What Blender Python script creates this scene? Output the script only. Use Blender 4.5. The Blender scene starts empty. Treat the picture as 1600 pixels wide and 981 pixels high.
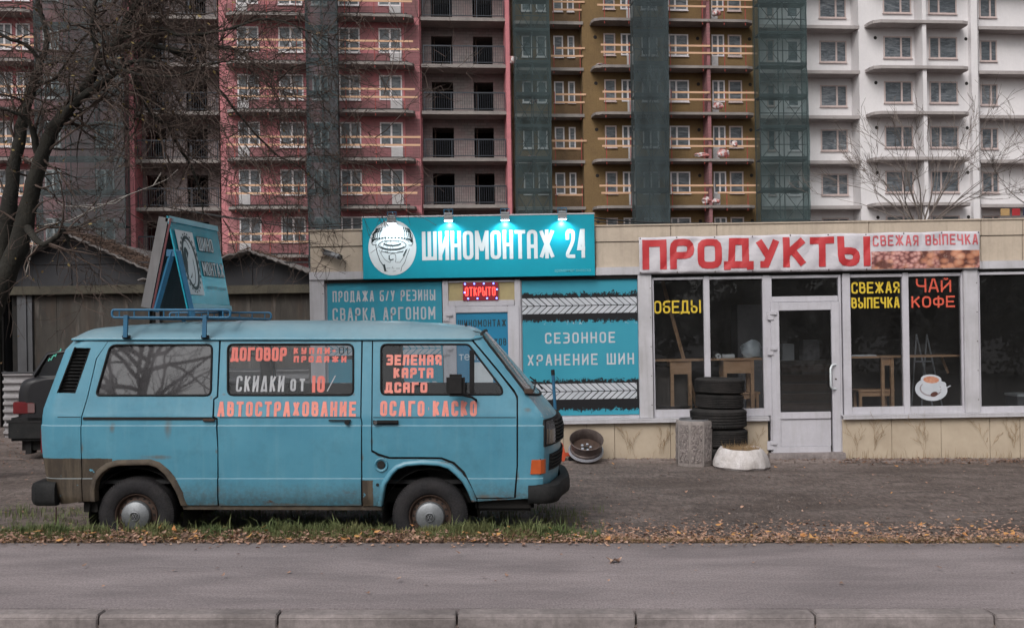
import bpy, bmesh, math, random
from mathutils import Vector, Matrix, noise
from mathutils.geometry import tessellate_polygon
R = math.radians
random.seed(7)
S = bpy.context.scene
COL = S.collection

# ------------------------------------------------------------------ camera
CAMZ, F, CX, HY = 1.72, 1555.0, 800.0, 515.0
cam_d = bpy.data.cameras.new('camera')
cam = bpy.data.objects.new('camera', cam_d); COL.objects.link(cam)
cam.location = (0, 0, CAMZ); cam.rotation_euler = (R(90), 0, 0)
cam_d.sensor_width = 36.0; cam_d.lens = F * 36 / 1600
cam_d.shift_y = (HY - 490.5) / 1600.0
cam_d.clip_start = 0.1; cam_d.clip_end = 2000
S.camera = cam
# ------------------------------------------------------------------ sky and sun (overcast autumn afternoon)
W = bpy.data.worlds.new('World'); S.world = W; W.use_nodes = True
nt = W.node_tree; nt.nodes.clear()
sky = nt.nodes.new('ShaderNodeTexSky'); sky.sky_type = 'NISHITA'; sky.sun_disc = False
SUN_EL, SUN_AZ = 44, 205      # azimuth measured clockwise from +Y
sky.sun_elevation = R(SUN_EL); sky.sun_rotation = R(SUN_AZ)
sky.air_density = 1.0; sky.dust_density = 6.0; sky.ozone_density = 1.0
hs = nt.nodes.new('ShaderNodeHueSaturation'); hs.inputs['Saturation'].default_value = 0.22
bg = nt.nodes.new('ShaderNodeBackground'); bg.inputs['Strength'].default_value = 0.10
wo = nt.nodes.new('ShaderNodeOutputWorld')
nt.links.new(sky.outputs[0], hs.inputs['Color']); nt.links.new(hs.outputs[0], bg.inputs[0]); nt.links.new(bg.outputs[0], wo.inputs[0])
sd = bpy.data.lights.new('sun', 'SUN'); sd.energy = 0.85; sd.angle = R(28); sd.color = (1.0, 0.95, 0.92)
so = bpy.data.objects.new('sun', sd); COL.objects.link(so)
az, el = R(SUN_AZ), R(SUN_EL)
sdir = Vector((math.sin(az) * math.cos(el), math.cos(az) * math.cos(el), math.sin(el)))
so.rotation_euler = sdir.to_track_quat('Z', 'Y').to_euler(); so.location = (0, -20, 30)
S.view_settings.view_transform = 'Standard'; S.view_settings.look = 'None'
S.view_settings.exposure = 0.40; S.view_settings.gamma = 1.0
S.cycles.max_bounces = 6; S.cycles.transparent_max_bounces = 16
S.cycles.caustics_reflective = False; S.cycles.caustics_refractive = False
S.cycles.sample_clamp_indirect = 4.0

# ------------------------------------------------------------------ materials
def newmat(name):
    m = bpy.data.materials.new(name); m.use_nodes = True
    return m, m.node_tree, m.node_tree.nodes['Principled BSDF']
def N(nt, t, **kw):
    n = nt.nodes.new(t)
    for k, v in kw.items(): setattr(n, k, v)
    return n
def L(nt, a, b): nt.links.new(a, b)
def mathn(nt, op, a, b=None, c=None, clamp=False):
    n = nt.nodes.new('ShaderNodeMath'); n.operation = op; n.use_clamp = clamp
    for i, v in enumerate((a, b, c)):
        if v is None: continue
        if isinstance(v, (int, float)): n.inputs[i].default_value = v
        else: nt.links.new(v, n.inputs[i])
    return n.outputs[0]
def mixc(nt, fac, a, b, mode='MIX'):
    n = nt.nodes.new('ShaderNodeMix'); n.data_type = 'RGBA'; n.blend_type = mode
    for i, v in ((0, fac), (6, a), (7, b)):
        if isinstance(v, (int, float)): n.inputs[i].default_value = v
        elif isinstance(v, tuple): n.inputs[i].default_value = (*v[:3], 1)
        else: nt.links.new(v, n.inputs[i])
    return n.outputs[2]
def ramp(nt, fac, stops):
    n = nt.nodes.new('ShaderNodeValToRGB'); L(nt, fac, n.inputs[0])
    e = n.color_ramp.elements
    while len(e) < len(stops): e.new(0.5)
    for el_, (p, c) in zip(e, stops):
        el_.position = p; el_.color = (c, c, c, 1) if isinstance(c, (int, float)) else (*c, 1)
    return n.outputs[0]
def coords(nt, scale=(1, 1, 1), loc=(0, 0, 0), world=False):
    tc = nt.nodes.new('ShaderNodeNewGeometry') if world else nt.nodes.new('ShaderNodeTexCoord')
    mp = nt.nodes.new('ShaderNodeMapping'); mp.inputs['Scale'].default_value = scale; mp.inputs['Location'].default_value = loc
    L(nt, tc.outputs['Position' if world else 'Object'], mp.inputs[0]); return mp.outputs[0]
def noisen(nt, vec, scale, detail=4, rough=0.6, dist=0.0):
    n = nt.nodes.new('ShaderNodeTexNoise'); n.inputs['Scale'].default_value = scale
    n.inputs['Detail'].default_value = detail; n.inputs['Roughness'].default_value = rough
    n.inputs['Distortion'].default_value = dist
    L(nt, vec, n.inputs['Vector']); return n.outputs['Fac']
def bumpn(nt, b, h, strength=0.3, dist=0.01):
    n = nt.nodes.new('ShaderNodeBump'); n.inputs['Strength'].default_value = strength; n.inputs['Distance'].default_value = dist
    L(nt, h, n.inputs['Height']); L(nt, n.outputs[0], b.inputs['Normal'])
def mat(name, c1, c2=None, rough=0.7, scale=6.0, stretch=(1, 1, 1), metal=0.0, bump=0.0, bscale=None, bdist=0.005,
        spec=0.5, streak=None, fine=0.0, lo=0.35, hi=0.65, world=False, emis=None, coat=0.0):
    m, nt, b = newmat(name)
    b.inputs['Roughness'].default_value = rough; b.inputs['Metallic'].default_value = metal
    b.inputs['Specular IOR Level'].default_value = spec
    if coat: b.inputs['Coat Weight'].default_value = coat; b.inputs['Coat Roughness'].default_value = 0.15
    if c2 is None: c2 = tuple(x * 0.8 for x in c1)
    v = coords(nt, stretch, world=world)
    f = noisen(nt, v, scale, 6, 0.62)
    col = mixc(nt, ramp(nt, f, [(lo, 0.0), (hi, 1.0)]), c1, c2)
    if streak:
        v2 = coords(nt, (9, 9, 0.7), world=world); s = noisen(nt, v2, 1.6, 5, 0.65)
        col = mixc(nt, ramp(nt, s, [(0.48, 0.0), (0.75, streak[1])]), col, streak[0])
    if fine:
        v3 = coords(nt, world=world); s = noisen(nt, v3, scale * 14, 3, 0.7)
        k = ramp(nt, s, [(0.3, 1 - fine), (0.7, 1 + fine)])
        col = mixc(nt, 1.0, col, k, 'MULTIPLY')
    L(nt, col, b.inputs['Base Color'])
    if bump:
        h = noisen(nt, coords(nt, world=world), bscale or scale * 5, 5, 0.6); bumpn(nt, b, h, bump, bdist)
    if emis: b.inputs['Emission Color'].default_value = (*emis[0], 1); b.inputs['Emission Strength'].default_value = emis[1]
    return m
M = {}
def glassmat(name, tint=(0.6, 0.65, 0.68), gloss=0.10, rough=0.02, dirt=0.0, dirtc=(0.3, 0.3, 0.3), bump=0.0):
    m, nt, b = newmat(name); nt.nodes.remove(b)
    out = nt.nodes['Material Output']
    tr = N(nt, 'ShaderNodeBsdfTransparent'); tr.inputs[0].default_value = (*tint, 1)
    gl = N(nt, 'ShaderNodeBsdfGlossy'); gl.inputs['Roughness'].default_value = rough; gl.inputs[0].default_value = (0.95, 0.97, 1, 1)
    lw = N(nt, 'ShaderNodeFresnel'); lw.inputs[0].default_value = 1.45
    fac = mathn(nt, 'ADD', lw.outputs[0], gloss, clamp=True)
    mx = N(nt, 'ShaderNodeMixShader'); L(nt, fac, mx.inputs[0]); L(nt, tr.outputs[0], mx.inputs[1]); L(nt, gl.outputs[0], mx.inputs[2])
    sh = mx.outputs[0]
    if dirt:
        df = N(nt, 'ShaderNodeBsdfDiffuse'); df.inputs[0].default_value = (*dirtc, 1)
        f = noisen(nt, coords(nt, (1, 1, 0.6)), 3.0, 6, 0.7)
        k = ramp(nt, f, [(0.35, dirt * 0.35), (0.75, dirt)])
        m2 = N(nt, 'ShaderNodeMixShader'); L(nt, k, m2.inputs[0]); L(nt, sh, m2.inputs[1]); L(nt, df.outputs[0], m2.inputs[2]); sh = m2.outputs[0]
    if bump:
        bm_ = N(nt, 'ShaderNodeBump'); bm_.inputs['Strength'].default_value = bump; bm_.inputs['Distance'].default_value = 0.01
        L(nt, noisen(nt, coords(nt), 2.0, 2, 0.5), bm_.inputs['Height']); L(nt, bm_.outputs[0], gl.inputs['Normal'])
    L(nt, sh, out.inputs[0]); return m

# ------------------------------------------------------------------ object helpers
def tag(o, label=None, cat=None, group=None, kind=None):
    if label: o['label'] = label
    if cat: o['category'] = cat
    if group: o['group'] = group
    if kind: o['kind'] = kind
    return o
def empty(name, M4=None, label=None, cat=None, group=None):
    o = bpy.data.objects.new(name, None); COL.objects.link(o); o.empty_display_size = 0.1
    if M4 is not None: o.matrix_world = M4
    return tag(o, label, cat, group)
def link(name, me, m=None, parent=None, M4=None):
    o = bpy.data.objects.new(name, me); COL.objects.link(o)
    if m is not None and not me.materials: me.materials.append(m)
    if parent is not None: o.parent = parent
    if M4 is not None: o.matrix_local = M4
    return o
def copy_tree(o, parent=None):
    c = o.copy(); COL.objects.link(c)
    if parent is not None: c.parent = parent
    for ch in o.children: copy_tree(ch, c)
    return c

class MB:
    def __init__(s): s.v = []; s.f = []
    def add(s, vs, fs):
        k = len(s.v); s.v += [tuple(v) for v in vs]; s.f += [tuple(i + k for i in f) for f in fs]; return s
    def box(s, x0, x1, y0, y1, z0, z1):
        if x0 > x1: x0, x1 = x1, x0
        if y0 > y1: y0, y1 = y1, y0
        if z0 > z1: z0, z1 = z1, z0
        return s.add([(x0,y0,z0),(x1,y0,z0),(x1,y1,z0),(x0,y1,z0),(x0,y0,z1),(x1,y0,z1),(x1,y1,z1),(x0,y1,z1)],
              [(3,2,1,0),(4,5,6,7),(0,1,5,4),(1,2,6,5),(2,3,7,6),(3,0,4,7)])
    def prism(s, poly, y0, y1):      # poly in x,z ; extruded along y
        n = len(poly); A = sum(poly[i][0]*poly[(i+1)%n][1]-poly[(i+1)%n][0]*poly[i][1] for i in range(n))
        if A < 0: poly = poly[::-1]
        vs = [(x, y0, z) for x, z in poly] + [(x, y1, z) for x, z in poly]
        tris = tessellate_polygon([[Vector((x, z, 0)) for x, z in poly]])
        fs = []
        for a, b, c in tris:
            pa, pb, pc = poly[a], poly[b], poly[c]
            if (pb[0]-pa[0])*(pc[1]-pa[1])-(pb[1]-pa[1])*(pc[0]-pa[0]) < 0: b, c = c, b
            fs.append((a, b, c)); fs.append((n+a, n+c, n+b))
        fs += [((i+1) % n, i, n+i, n+(i+1) % n) for i in range(n)]
        return s.add(vs, fs)
    def tube(s, pts, r, seg=8, cap=True):
        pts = [Vector(p) for p in pts]; n = len(pts)
        rr = r if isinstance(r, (list, tuple)) else [r] * n
        up = None; vs = []; fs = []
        for i, p in enumerate(pts):
            d = (pts[min(i+1, n-1)] - pts[max(i-1, 0)])
            if d.length < 1e-9: d = Vector((0, 0, 1))
            d.normalize()
            if up is None:
                up = Vector((0, 0, 1)) if abs(d.z) < 0.9 else Vector((1, 0, 0))
            a = d.cross(up)
            if a.length < 1e-6: a = d.orthogonal()
            a.normalize(); b = a.cross(d).normalized(); up = b
            for k in range(seg):
                t = 2*math.pi*k/seg; vs.append(p + (a*math.cos(t) + b*math.sin(t))*rr[i])
        for i in range(n-1):
            for k in range(seg):
                k2 = (k+1) % seg; fs.append((i*seg+k, i*seg+k2, (i+1)*seg+k2, (i+1)*seg+k))
        if cap:
            fs.append(tuple(range(seg))[::-1]); fs.append(tuple((n-1)*seg+k for k in range(seg)))
        return s.add(vs, fs)
    def lathe(s, prof, c, axis='Z', seg=32, closed=False):   # prof: (r, h)
        vs = []; fs = []; n = len(prof)
        for k in range(seg):
            t = 2*math.pi*k/seg; cx, sx = math.cos(t), math.sin(t)
            for r, h in prof:
                if axis == 'Z': p = (c[0]+r*cx, c[1]+r*sx, c[2]+h)
                elif axis == 'Y': p = (c[0]+r*cx, c[1]+h, c[2]+r*sx)
                else: p = (c[0]+h, c[1]+r*cx, c[2]+r*sx)
                vs.append(p)
        m = n if closed else n-1
        for k in range(seg):
            k2 = (k+1) % seg
            for i in range(m):
                j = (i+1) % n
                f = (k*n+i, k2*n+i, k2*n+j, k*n+j)
                fs.append(f if axis != 'Y' else f[::-1])
        return s.add(vs, fs)
    def grid(s, P, flip=False, closed_u=False):      # P[i][j]
        n, m = len(P), len(P[0]); vs = [p for row in P for p in row]; fs = []
        for i in range(n-1):
            for j in range(m-1):
                f = (i*m+j, i*m+j+1, (i+1)*m+j+1, (i+1)*m+j); fs.append(f[::-1] if flip else f)
        return s.add(vs, fs)
    def mesh(s, name, smooth=None, bevel=0):
        me = bpy.data.meshes.new(name); me.from_pydata(s.v, [], s.f)
        if bevel:
            bm = bmesh.new(); bm.from_mesh(me); bmesh.ops.remove_doubles(bm, verts=bm.verts, dist=1e-5)
            bmesh.ops.bevel(bm, geom=list(bm.edges), offset=bevel, segments=2, affect='EDGES', clamp_overlap=True)
            bm.to_mesh(me); bm.free()
        if smooth is not None:
            me.polygons.foreach_set('use_smooth', [True]*len(me.polygons)); me.set_sharp_from_angle(angle=R(smooth))
        me.update(); return me
    def build(s, name, m, parent=None, smooth=None, bevel=0, M4=None):
        me = s.mesh(name, smooth, bevel); return link(name, me, m, parent, M4)
def bx(name, m, parent, *a, bevel=0): return MB().box(*a).build(name, m, parent, bevel=bevel, smooth=35 if bevel else None)

# pixel -> plane helper: every traced outline lies on the real plane of its thing (local plane y = n of frame FR)
class Frame:
    def __init__(s, M4): s.M = M4; s.I = M4.inverted(); s.C = s.I @ Vector((0, 0, CAMZ)); s.R3 = s.I.to_3x3()
    def uv(s, px, py, n=0.0):
        d = s.R3 @ Vector(((px-CX)/F, 1, (HY-py)/F)); t = (n - s.C.y)/d.y; p = s.C + d*t
        return p.x, p.z
    def P(s, px, py, n=0.0):
        x, z = s.uv(px, py, n); return (x, n, z)
def frame(px, Y, z=0.0, yaw=0.0, roll=0.0):
    return Frame(Matrix.Translation(((px-CX)/F*Y, Y, z)) @ Matrix.Rotation(R(yaw), 4, 'Z') @ Matrix.Rotation(R(-roll), 4, 'Y'))
def sub(fr, px, py, n=0.0):          # frame for a thing standing on/at a facade frame, same orientation
    x, z = fr.uv(px, py, n); return Frame(fr.M @ Matrix.Translation((x, n, z)))

# ------------------------------------------------------------------ lettering
G = {
'А': [('s',[(0,0),(.40,1),(.60,1),(1,0)]),('b',[(.2,.28),(.8,.28)])],
'а': [('r',[(0,0),(0,1),(1,1),(1,0)]),('s',[(0,.42),(1,.42)])],
'Б': [('r',[(1,1),(0,1),(0,0),(1,0),(1,.54),(0,.54)])],
'В': [('r',[(0,.52),(.92,.52),(.92,1),(0,1)]),('r',[(0,1),(0,0),(1,0),(1,.52),(.7,.52)])],
'Г': [('s',[(0,0),(0,1),(1,1)])],
'Д': [('s',[(.14,0),(.2,1),(.84,1),(.84,0)]),('s',[(-.06,-.07),(-.06,0),(1.06,0),(1.06,-.07)])],
'Е': [('s',[(1,1),(0,1),(0,0),(1,0)]),('s',[(0,.5),(.85,.5)])],
'Ж': [('s',[(.5,0),(.5,1)]),('b',[(0,1.03),(.44,.5),(0,-.03)]),('b',[(1,1.03),(.56,.5),(1,-.03)]),('b',[(.4,.5),(.6,.5)])],
'З': [('r',[(0,1),(1,1),(1,.52),(.3,.52)]),('r',[(.7,.52),(1,.52),(1,0),(0,0)])],
'И': [('s',[(0,1),(0,0)]),('b',[(0,.12),(1,.88)]),('s',[(1,1),(1,0)])],
'К': [('s',[(0,0),(0,1)]),('b',[(1,1.03),(.1,.46)]),('b',[(.32,.62),(1,-.03)]),('b',[(0,.48),(.2,.48)])],
'Л': [('s',[(0,0),(.16,1),(1,1),(1,0)])],
'М': [('s',[(0,0),(0,1)]),('s',[(1,0),(1,1)]),('b',[(.03,1),(.5,.28)]),('b',[(.97,1),(.5,.28)]),('b',[(.44,.33),(.56,.33)])],
'Н': [('s',[(0,0),(0,1)]),('s',[(1,0),(1,1)]),('s',[(0,.5),(1,.5)])],
'О': [('c',[(0,0),(0,1),(1,1),(1,0)])],
'П': [('s',[(0,0),(0,1),(1,1),(1,0)])],
'Р': [('r',[(0,0),(0,1),(1,1),(1,.44),(0,.44)])],
'С': [('r',[(1,.80),(1,1),(0,1),(0,0),(1,0),(1,.20)])],
'Т': [('s',[(0,1),(1,1)]),('s',[(.5,1),(.5,0)])],
'У': [('b',[(0,1.03),(.55,.34)]),('b',[(1,1.03),(.42,0),(.08,0)])],
'у': [('r',[(0,1),(0,.48),(1,.48)]),('r',[(1,1),(1,0),(0,0)])],
'Х': [('b',[(0,1.04),(1,-.04)]),('b',[(0,-.04),(1,1.04)])],
'Ш': [('s',[(0,1),(0,0),(1,0),(1,1)]),('s',[(.5,1),(.5,0)])],
'Ы': [('r',[(0,1),(0,0),(.6,0),(.6,.52),(0,.52)]),('s',[(1,1),(1,0)])],
'Я': [('r',[(1,0),(1,1),(0,1),(0,.45),(1,.45)]),('b',[(.5,.45),(0,-.03)])],
'д': [('s',[(0,0),(.40,1),(.60,1),(1,0)]),('b',[(0,.04),(1,.04)])],
'Й': [('s',[(0,.84),(0,0)]),('b',[(0,.10),(1,.76)]),('s',[(1,.84),(1,0)]),('b',[(.25,1.06),(.5,.98),(.75,1.06)])],
'Ч': [('r',[(0,1),(0,.45),(1,.45)]),('s',[(1,1),(1,0)])],
'Ф': [('c',[(0,.2),(0,.82),(1,.82),(1,.2)]),('s',[(.5,-.02),(.5,1.02)])],
'т': [('s',[(0,.72),(1,.72)]),('s',[(.5,.72),(.5,0)])],
'о': [('c',[(0,0),(0,.7),(1,.7),(1,0)])],
'2': [('r',[(0,.72),(0,1),(1,1),(1,.6),(0,.12),(0,0),(1,0)])],
'4': [('s',[(.72,0),(.72,1)]),('b',[(.74,1),(.5,1),(.0,.3),(1.05,.3)])],
'1': [('b',[(0,.72),(.5,.98)]),('s',[(.5,1),(.5,0)])],
'0': [('c',[(0,0),(0,1),(1,1),(1,0)])],
'/': [('b',[(0,0),(1,1)])], '-': [('s',[(0,.5),(1,.5)])], '·': [('b',[(.1,.5),(.9,.5)])],
}
GW = {'Ф':1.25,'д':1.1,'Ш':1.4,'Ж':1.45,'М':1.3,'Ы':1.35,'Д':1.12,'1':.5,' ':.6,'/':.8,'·':.5,'-':.6,'т':.75,'о':.8,'К':.98,'Л':1.0}
def round_poly(pts, r, seg=3, closed=False):
    out = []; n = len(pts)
    for i, p in enumerate(pts):
        if not closed and i in (0, n-1): out.append(tuple(p)); continue
        p = Vector(p); a = Vector(pts[i-1]); b = Vector(pts[(i+1) % n])
        ra = r[i] if isinstance(r, (list, tuple)) else r
        ra = min(ra, (a-p).length*.49, (b-p).length*.49)
        if ra <= 1e-6: out.append(tuple(p)); continue
        q0 = p+(a-p).normalized()*ra; q1 = p+(b-p).normalized()*ra
        for k in range(seg+1):
            t = k/seg; out.append(tuple(q0*(1-t)**2 + p*2*t*(1-t) + q1*t*t))
    return out
def ribbon(mb, pts, w, put, closed=False, capr=False):
    """flat stroke of width w along 2-D pts, put(x, z) -> 3-D"""
    P = [Vector(p) for p in pts]; n = len(P); h = w/2; Lf = []; Rt = []
    for i, p in enumerate(P):
        if closed: a, b = P[i-1], P[(i+1) % n]
        else: a, b = P[max(i-1, 0)], P[min(i+1, n-1)]
        d1 = (p-a) if (p-a).length > 1e-9 else (b-p); d2 = (b-p) if (b-p).length > 1e-9 else (p-a)
        d1 = d1.normalized(); d2 = d2.normalized()
        n1 = Vector((-d1.y, d1.x)); n2 = Vector((-d2.y, d2.x)); m = n1+n2
        if m.length < 1e-4: m = n1
        m.normalize(); k = h/max(m.dot(n1), 0.45)
        Lf.append(p+m*k); Rt.append(p-m*k)
    vs = []
    for a, b in zip(Lf, Rt): vs += [put(a.x, a.y), put(b.x, b.y)]
    fs = [(2*i, 2*i+1, 2*i+3, 2*i+2) for i in range(n-1)]
    if closed: fs.append((2*n-2, 2*n-1, 1, 0))
    mb.add(vs, fs)
    if capr and not closed:
        for p in (P[0], P[-1]):
            c = [put(p.x+h*math.cos(t*math.pi/5), p.y+h*math.sin(t*math.pi/5)) for t in range(10)]
            mb.add([(x, y-0.0002, z) for x, y, z in c], [tuple(range(10))])
def stroke_text(s, x0, x1, zb, zt, w, put, rnd=0.35, gap=0.35, capr=False, slant=0.0, mb=None, rise=0.0):
    """letters as geometry, filling x0..x1, zb..zt; w = stroke width; put(x,z,k)"""
    mb = mb or MB()
    tot = sum(GW.get(c, 1.0) for c in s); ng = len(s)-1
    unit = (x1-x0)/(tot + gap*ng)       # letter box width unit
    x = x0; H = zt-zb; k = 0
    for c in s:
        wd = GW.get(c, 1.0)*unit
        if c != ' ':
            for kind, pts in G[c]:
                q = [(x + w/2 + px*(wd-w), zb + w/2 + pz*(H-w) + rise*(x-x0)) for px, pz in pts]
                if kind in 'sr':
                    a_, b_ = Vector(q[0]), Vector(q[1]); q[0] = tuple(a_+(a_-b_).normalized()*w/2)
                    a_, b_ = Vector(q[-1]), Vector(q[-2]); q[-1] = tuple(a_+(a_-b_).normalized()*w/2)
                if kind in 'rc': q = round_poly(q, rnd*min(wd, H), 3, closed=(kind == 'c'))
                off = 0.00012*(k % 5); k += 1
                ribbon(mb, q, w, lambda a, b, o=off: put(a+slant*(b-zb), b, o), closed=(kind == 'c'), capr=capr)
        x += wd + gap*unit
    return mb
def font_text(s, x0, x1, zb, zt, put, bold=0.0, mb=None, space=1.0):
    cu = bpy.data.curves.new('t', 'FONT'); cu.body = s; cu.resolution_u = 3; cu.space_character = space
    ob = bpy.data.objects.new('t', cu); COL.objects.link(ob)
    dg = bpy.context.evaluated_depsgraph_get(); me = bpy.data.meshes.new_from_object(ob.evaluated_get(dg))
    vs = [(v.co.x, v.co.y) for v in me.vertices]; fs = [tuple(p.vertices) for p in me.polygons]
    bpy.data.objects.remove(ob); bpy.data.curves.remove(cu); bpy.data.meshes.remove(me)
    ax = min(v[0] for v in vs); bxx = max(v[0] for v in vs); az_ = min(v[1] for v in vs); bz = max(v[1] for v in vs)
    mb = mb or MB(); b = bold*1.1; offs = [(0, 0)] if b == 0 else [(-b, 0), (b, 0), (0, b), (0, -b), (b*.7, b*.7), (-b*.7, -b*.7), (b*.7, -b*.7), (-b*.7, b*.7)]
    k = (zt-zb)/(bz-az_)
    for i, (dx, dz) in enumerate(offs):
        ip = .00012*i
        mb.add([put(x0+b*k+(v[0]-ax)/(bxx-ax)*(x1-x0-2*b*k)+dx*k, zb+b*k+(v[1]-az_)/(bz-az_)*(zt-zb-2*b*k)+dz*k, ip) for v in vs], fs)
    return mb
def interp(x, xs, ys):
    if x <= xs[0]: return ys[0]
    for i in range(len(xs)-1):
        if x <= xs[i+1]:
            t = (x-xs[i])/(xs[i+1]-xs[i]+1e-12); return ys[i]+(ys[i+1]-ys[i])*t
    return ys[-1]
# ------------------------------------------------------------------ material set
M['road'] = mat('road', (.10,.09,.09), (.07,.063,.063), .9, 1.5, bump=.3, bscale=90, fine=.2, world=True)
def m_sidewalk():
    m, nt, b = newmat('sidewalk_asphalt'); b.inputs['Roughness'].default_value = .82
    v = coords(nt, (.45, 1.5, 1), world=True)
    f = noisen(nt, v, 1.5, 7, .6, .4)
    col = mixc(nt, ramp(nt, f, [(.36, 0.0), (.66, 1.0)]), (.172,.147,.15), (.268,.229,.232))
    f2 = noisen(nt, coords(nt, (.8, 3.5, 1), (3, 1, 0), world=True), 2.2, 6, .7, .6)
    col = mixc(nt, ramp(nt, f2, [(.52, 0.0), (.75, .55)]), col, (.15,.125,.13))
    sp = noisen(nt, coords(nt, (1, .45, 1), world=True), 75, 5, .85)
    col = mixc(nt, 1.0, col, ramp(nt, sp, [(.32, .55), (.68, 1.45)]), 'MULTIPLY')
    sx = N(nt, 'ShaderNodeSeparateXYZ'); L(nt, coords(nt, world=True), sx.inputs[0])
    edge = mathn(nt, 'ADD', sx.outputs[1], mathn(nt, 'MULTIPLY', noisen(nt, coords(nt, world=True), 5, 5, .7), .5))
    col = mixc(nt, ramp(nt, mathn(nt, 'SUBTRACT', edge, 7.7), [(.3, 0.0), (.62, .5)]), col, (.10,.085,.08))
    vo = N(nt, 'ShaderNodeTexVoronoi'); vo.feature = 'DISTANCE_TO_EDGE'; vo.inputs['Scale'].default_value = .55
    wv = N(nt, 'ShaderNodeVectorMath'); wv.operation = 'ADD'; L(nt, coords(nt, world=True), wv.inputs[0])
    nn = N(nt, 'ShaderNodeTexNoise'); nn.inputs['Scale'].default_value = 2.5; nn.inputs['Detail'].default_value = 6; L(nt, coords(nt, world=True), nn.inputs['Vector'])
    L(nt, nn.outputs['Color'], wv.inputs[1]); L(nt, wv.outputs[0], vo.inputs['Vector'])
    msk = ramp(nt, noisen(nt, coords(nt, (1,1,1), (9,2,0), world=True), .9, 3, .5), [(.5, 0.0), (.6, .75)])
    col = mixc(nt, mathn(nt, 'MULTIPLY', ramp(nt, vo.outputs['Distance'], [(.0, .5), (.004, 0.0)]), mathn(nt, 'MULTIPLY', msk, .5)), col, (.06,.05,.05))
    L(nt, col, b.inputs['Base Color']); bumpn(nt, b, sp, .35, .004); return m
M['sidewalk'] = m_sidewalk()
M['kerb'] = mat('kerb_concrete', (.27,.235,.23), (.15,.13,.127), .85, 2.2, stretch=(1,1,3), bump=.3, bscale=60, fine=.18, world=True, streak=((.08,.07,.065), .35))
def m_lot():
    m, nt, b = newmat('dirt_lot'); b.inputs['Roughness'].default_value = .9
    f = noisen(nt, coords(nt, (.5, 1.3, 1), world=True), 1.1, 7, .62, .3)
    col = mixc(nt, ramp(nt, f, [(.35, 0.0), (.65, 1.0)]), (.075,.055,.047), (.165,.132,.12))
    f3 = noisen(nt, coords(nt, (1, 2.0, 1), (5, 0, 0), world=True), 3.5, 6, .7, .5)
    col = mixc(nt, ramp(nt, f3, [(.48, 0.0), (.64, .65)]), col, (.05,.037,.032))
    sp = noisen(nt, coords(nt, (1, .3, 1), world=True), 20, 6, .85)
    col = mixc(nt, 1.0, col, ramp(nt, sp, [(.32, .35), (.68, 1.65)]), 'MULTIPLY')
    vo = N(nt, 'ShaderNodeTexVoronoi'); vo.inputs['Scale'].default_value = 26; L(nt, coords(nt, world=True), vo.inputs['Vector'])
    st = mathn(nt, 'MULTIPLY', ramp(nt, vo.outputs['Distance'], [(.12, 1.0), (.2, 0.0)]), ramp(nt, noisen(nt, coords(nt, world=True), 2.0, 3, .6), [(.45, 0.0), (.6, .8)]))
    col = mixc(nt, st, col, (.22,.19,.17))
    L(nt, col, b.inputs['Base Color']); bumpn(nt, b, sp, .7, .02); return m
M['lot'] = m_lot()
M['soil'] = mat('verge_soil', (.07,.05,.04), (.10,.075,.05), .95, 5, bump=.6, bscale=40, world=True)
M['grass'] = mat('grass', (.07,.11,.035), (.15,.15,.06), .8, 3.0, world=True, lo=.3, hi=.7)
M['dry_grass'] = mat('dry_grass', (.30,.20,.10), (.20,.13,.07), .9, 6.0, world=True)
def m_leaf():
    m, nt, b = newmat('fallen_leaves'); b.inputs['Roughness'].default_value = .85
    f = noisen(nt, coords(nt, world=True), 23, 2, .5); f2 = noisen(nt, coords(nt, (1,1,1), (4,4,4), world=True), 31, 2, .5)
    col = mixc(nt, ramp(nt, f, [(.38, 0.0), (.62, 1.0)]), (.36,.205,.14), (.17,.105,.08))
    col = mixc(nt, ramp(nt, f2, [(.55, 0.0), (.66, 1.0)]), col, (.46,.32,.24)); L(nt, col, b.inputs['Base Color']); return m
M['leaf'] = m_leaf()
M['bark'] = mat('bark', (.020,.018,.013), (.011,.010,.008), .95, 4, stretch=(1,1,.4), bump=.8, bscale=25, bdist=.02, fine=.3)
M['twig'] = mat('twig', (.085,.058,.047), (.045,.032,.026), .95, 6)
M['pale_twig'] = mat('pale_twig', (.27,.25,.23), None, .8, 6)

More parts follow.
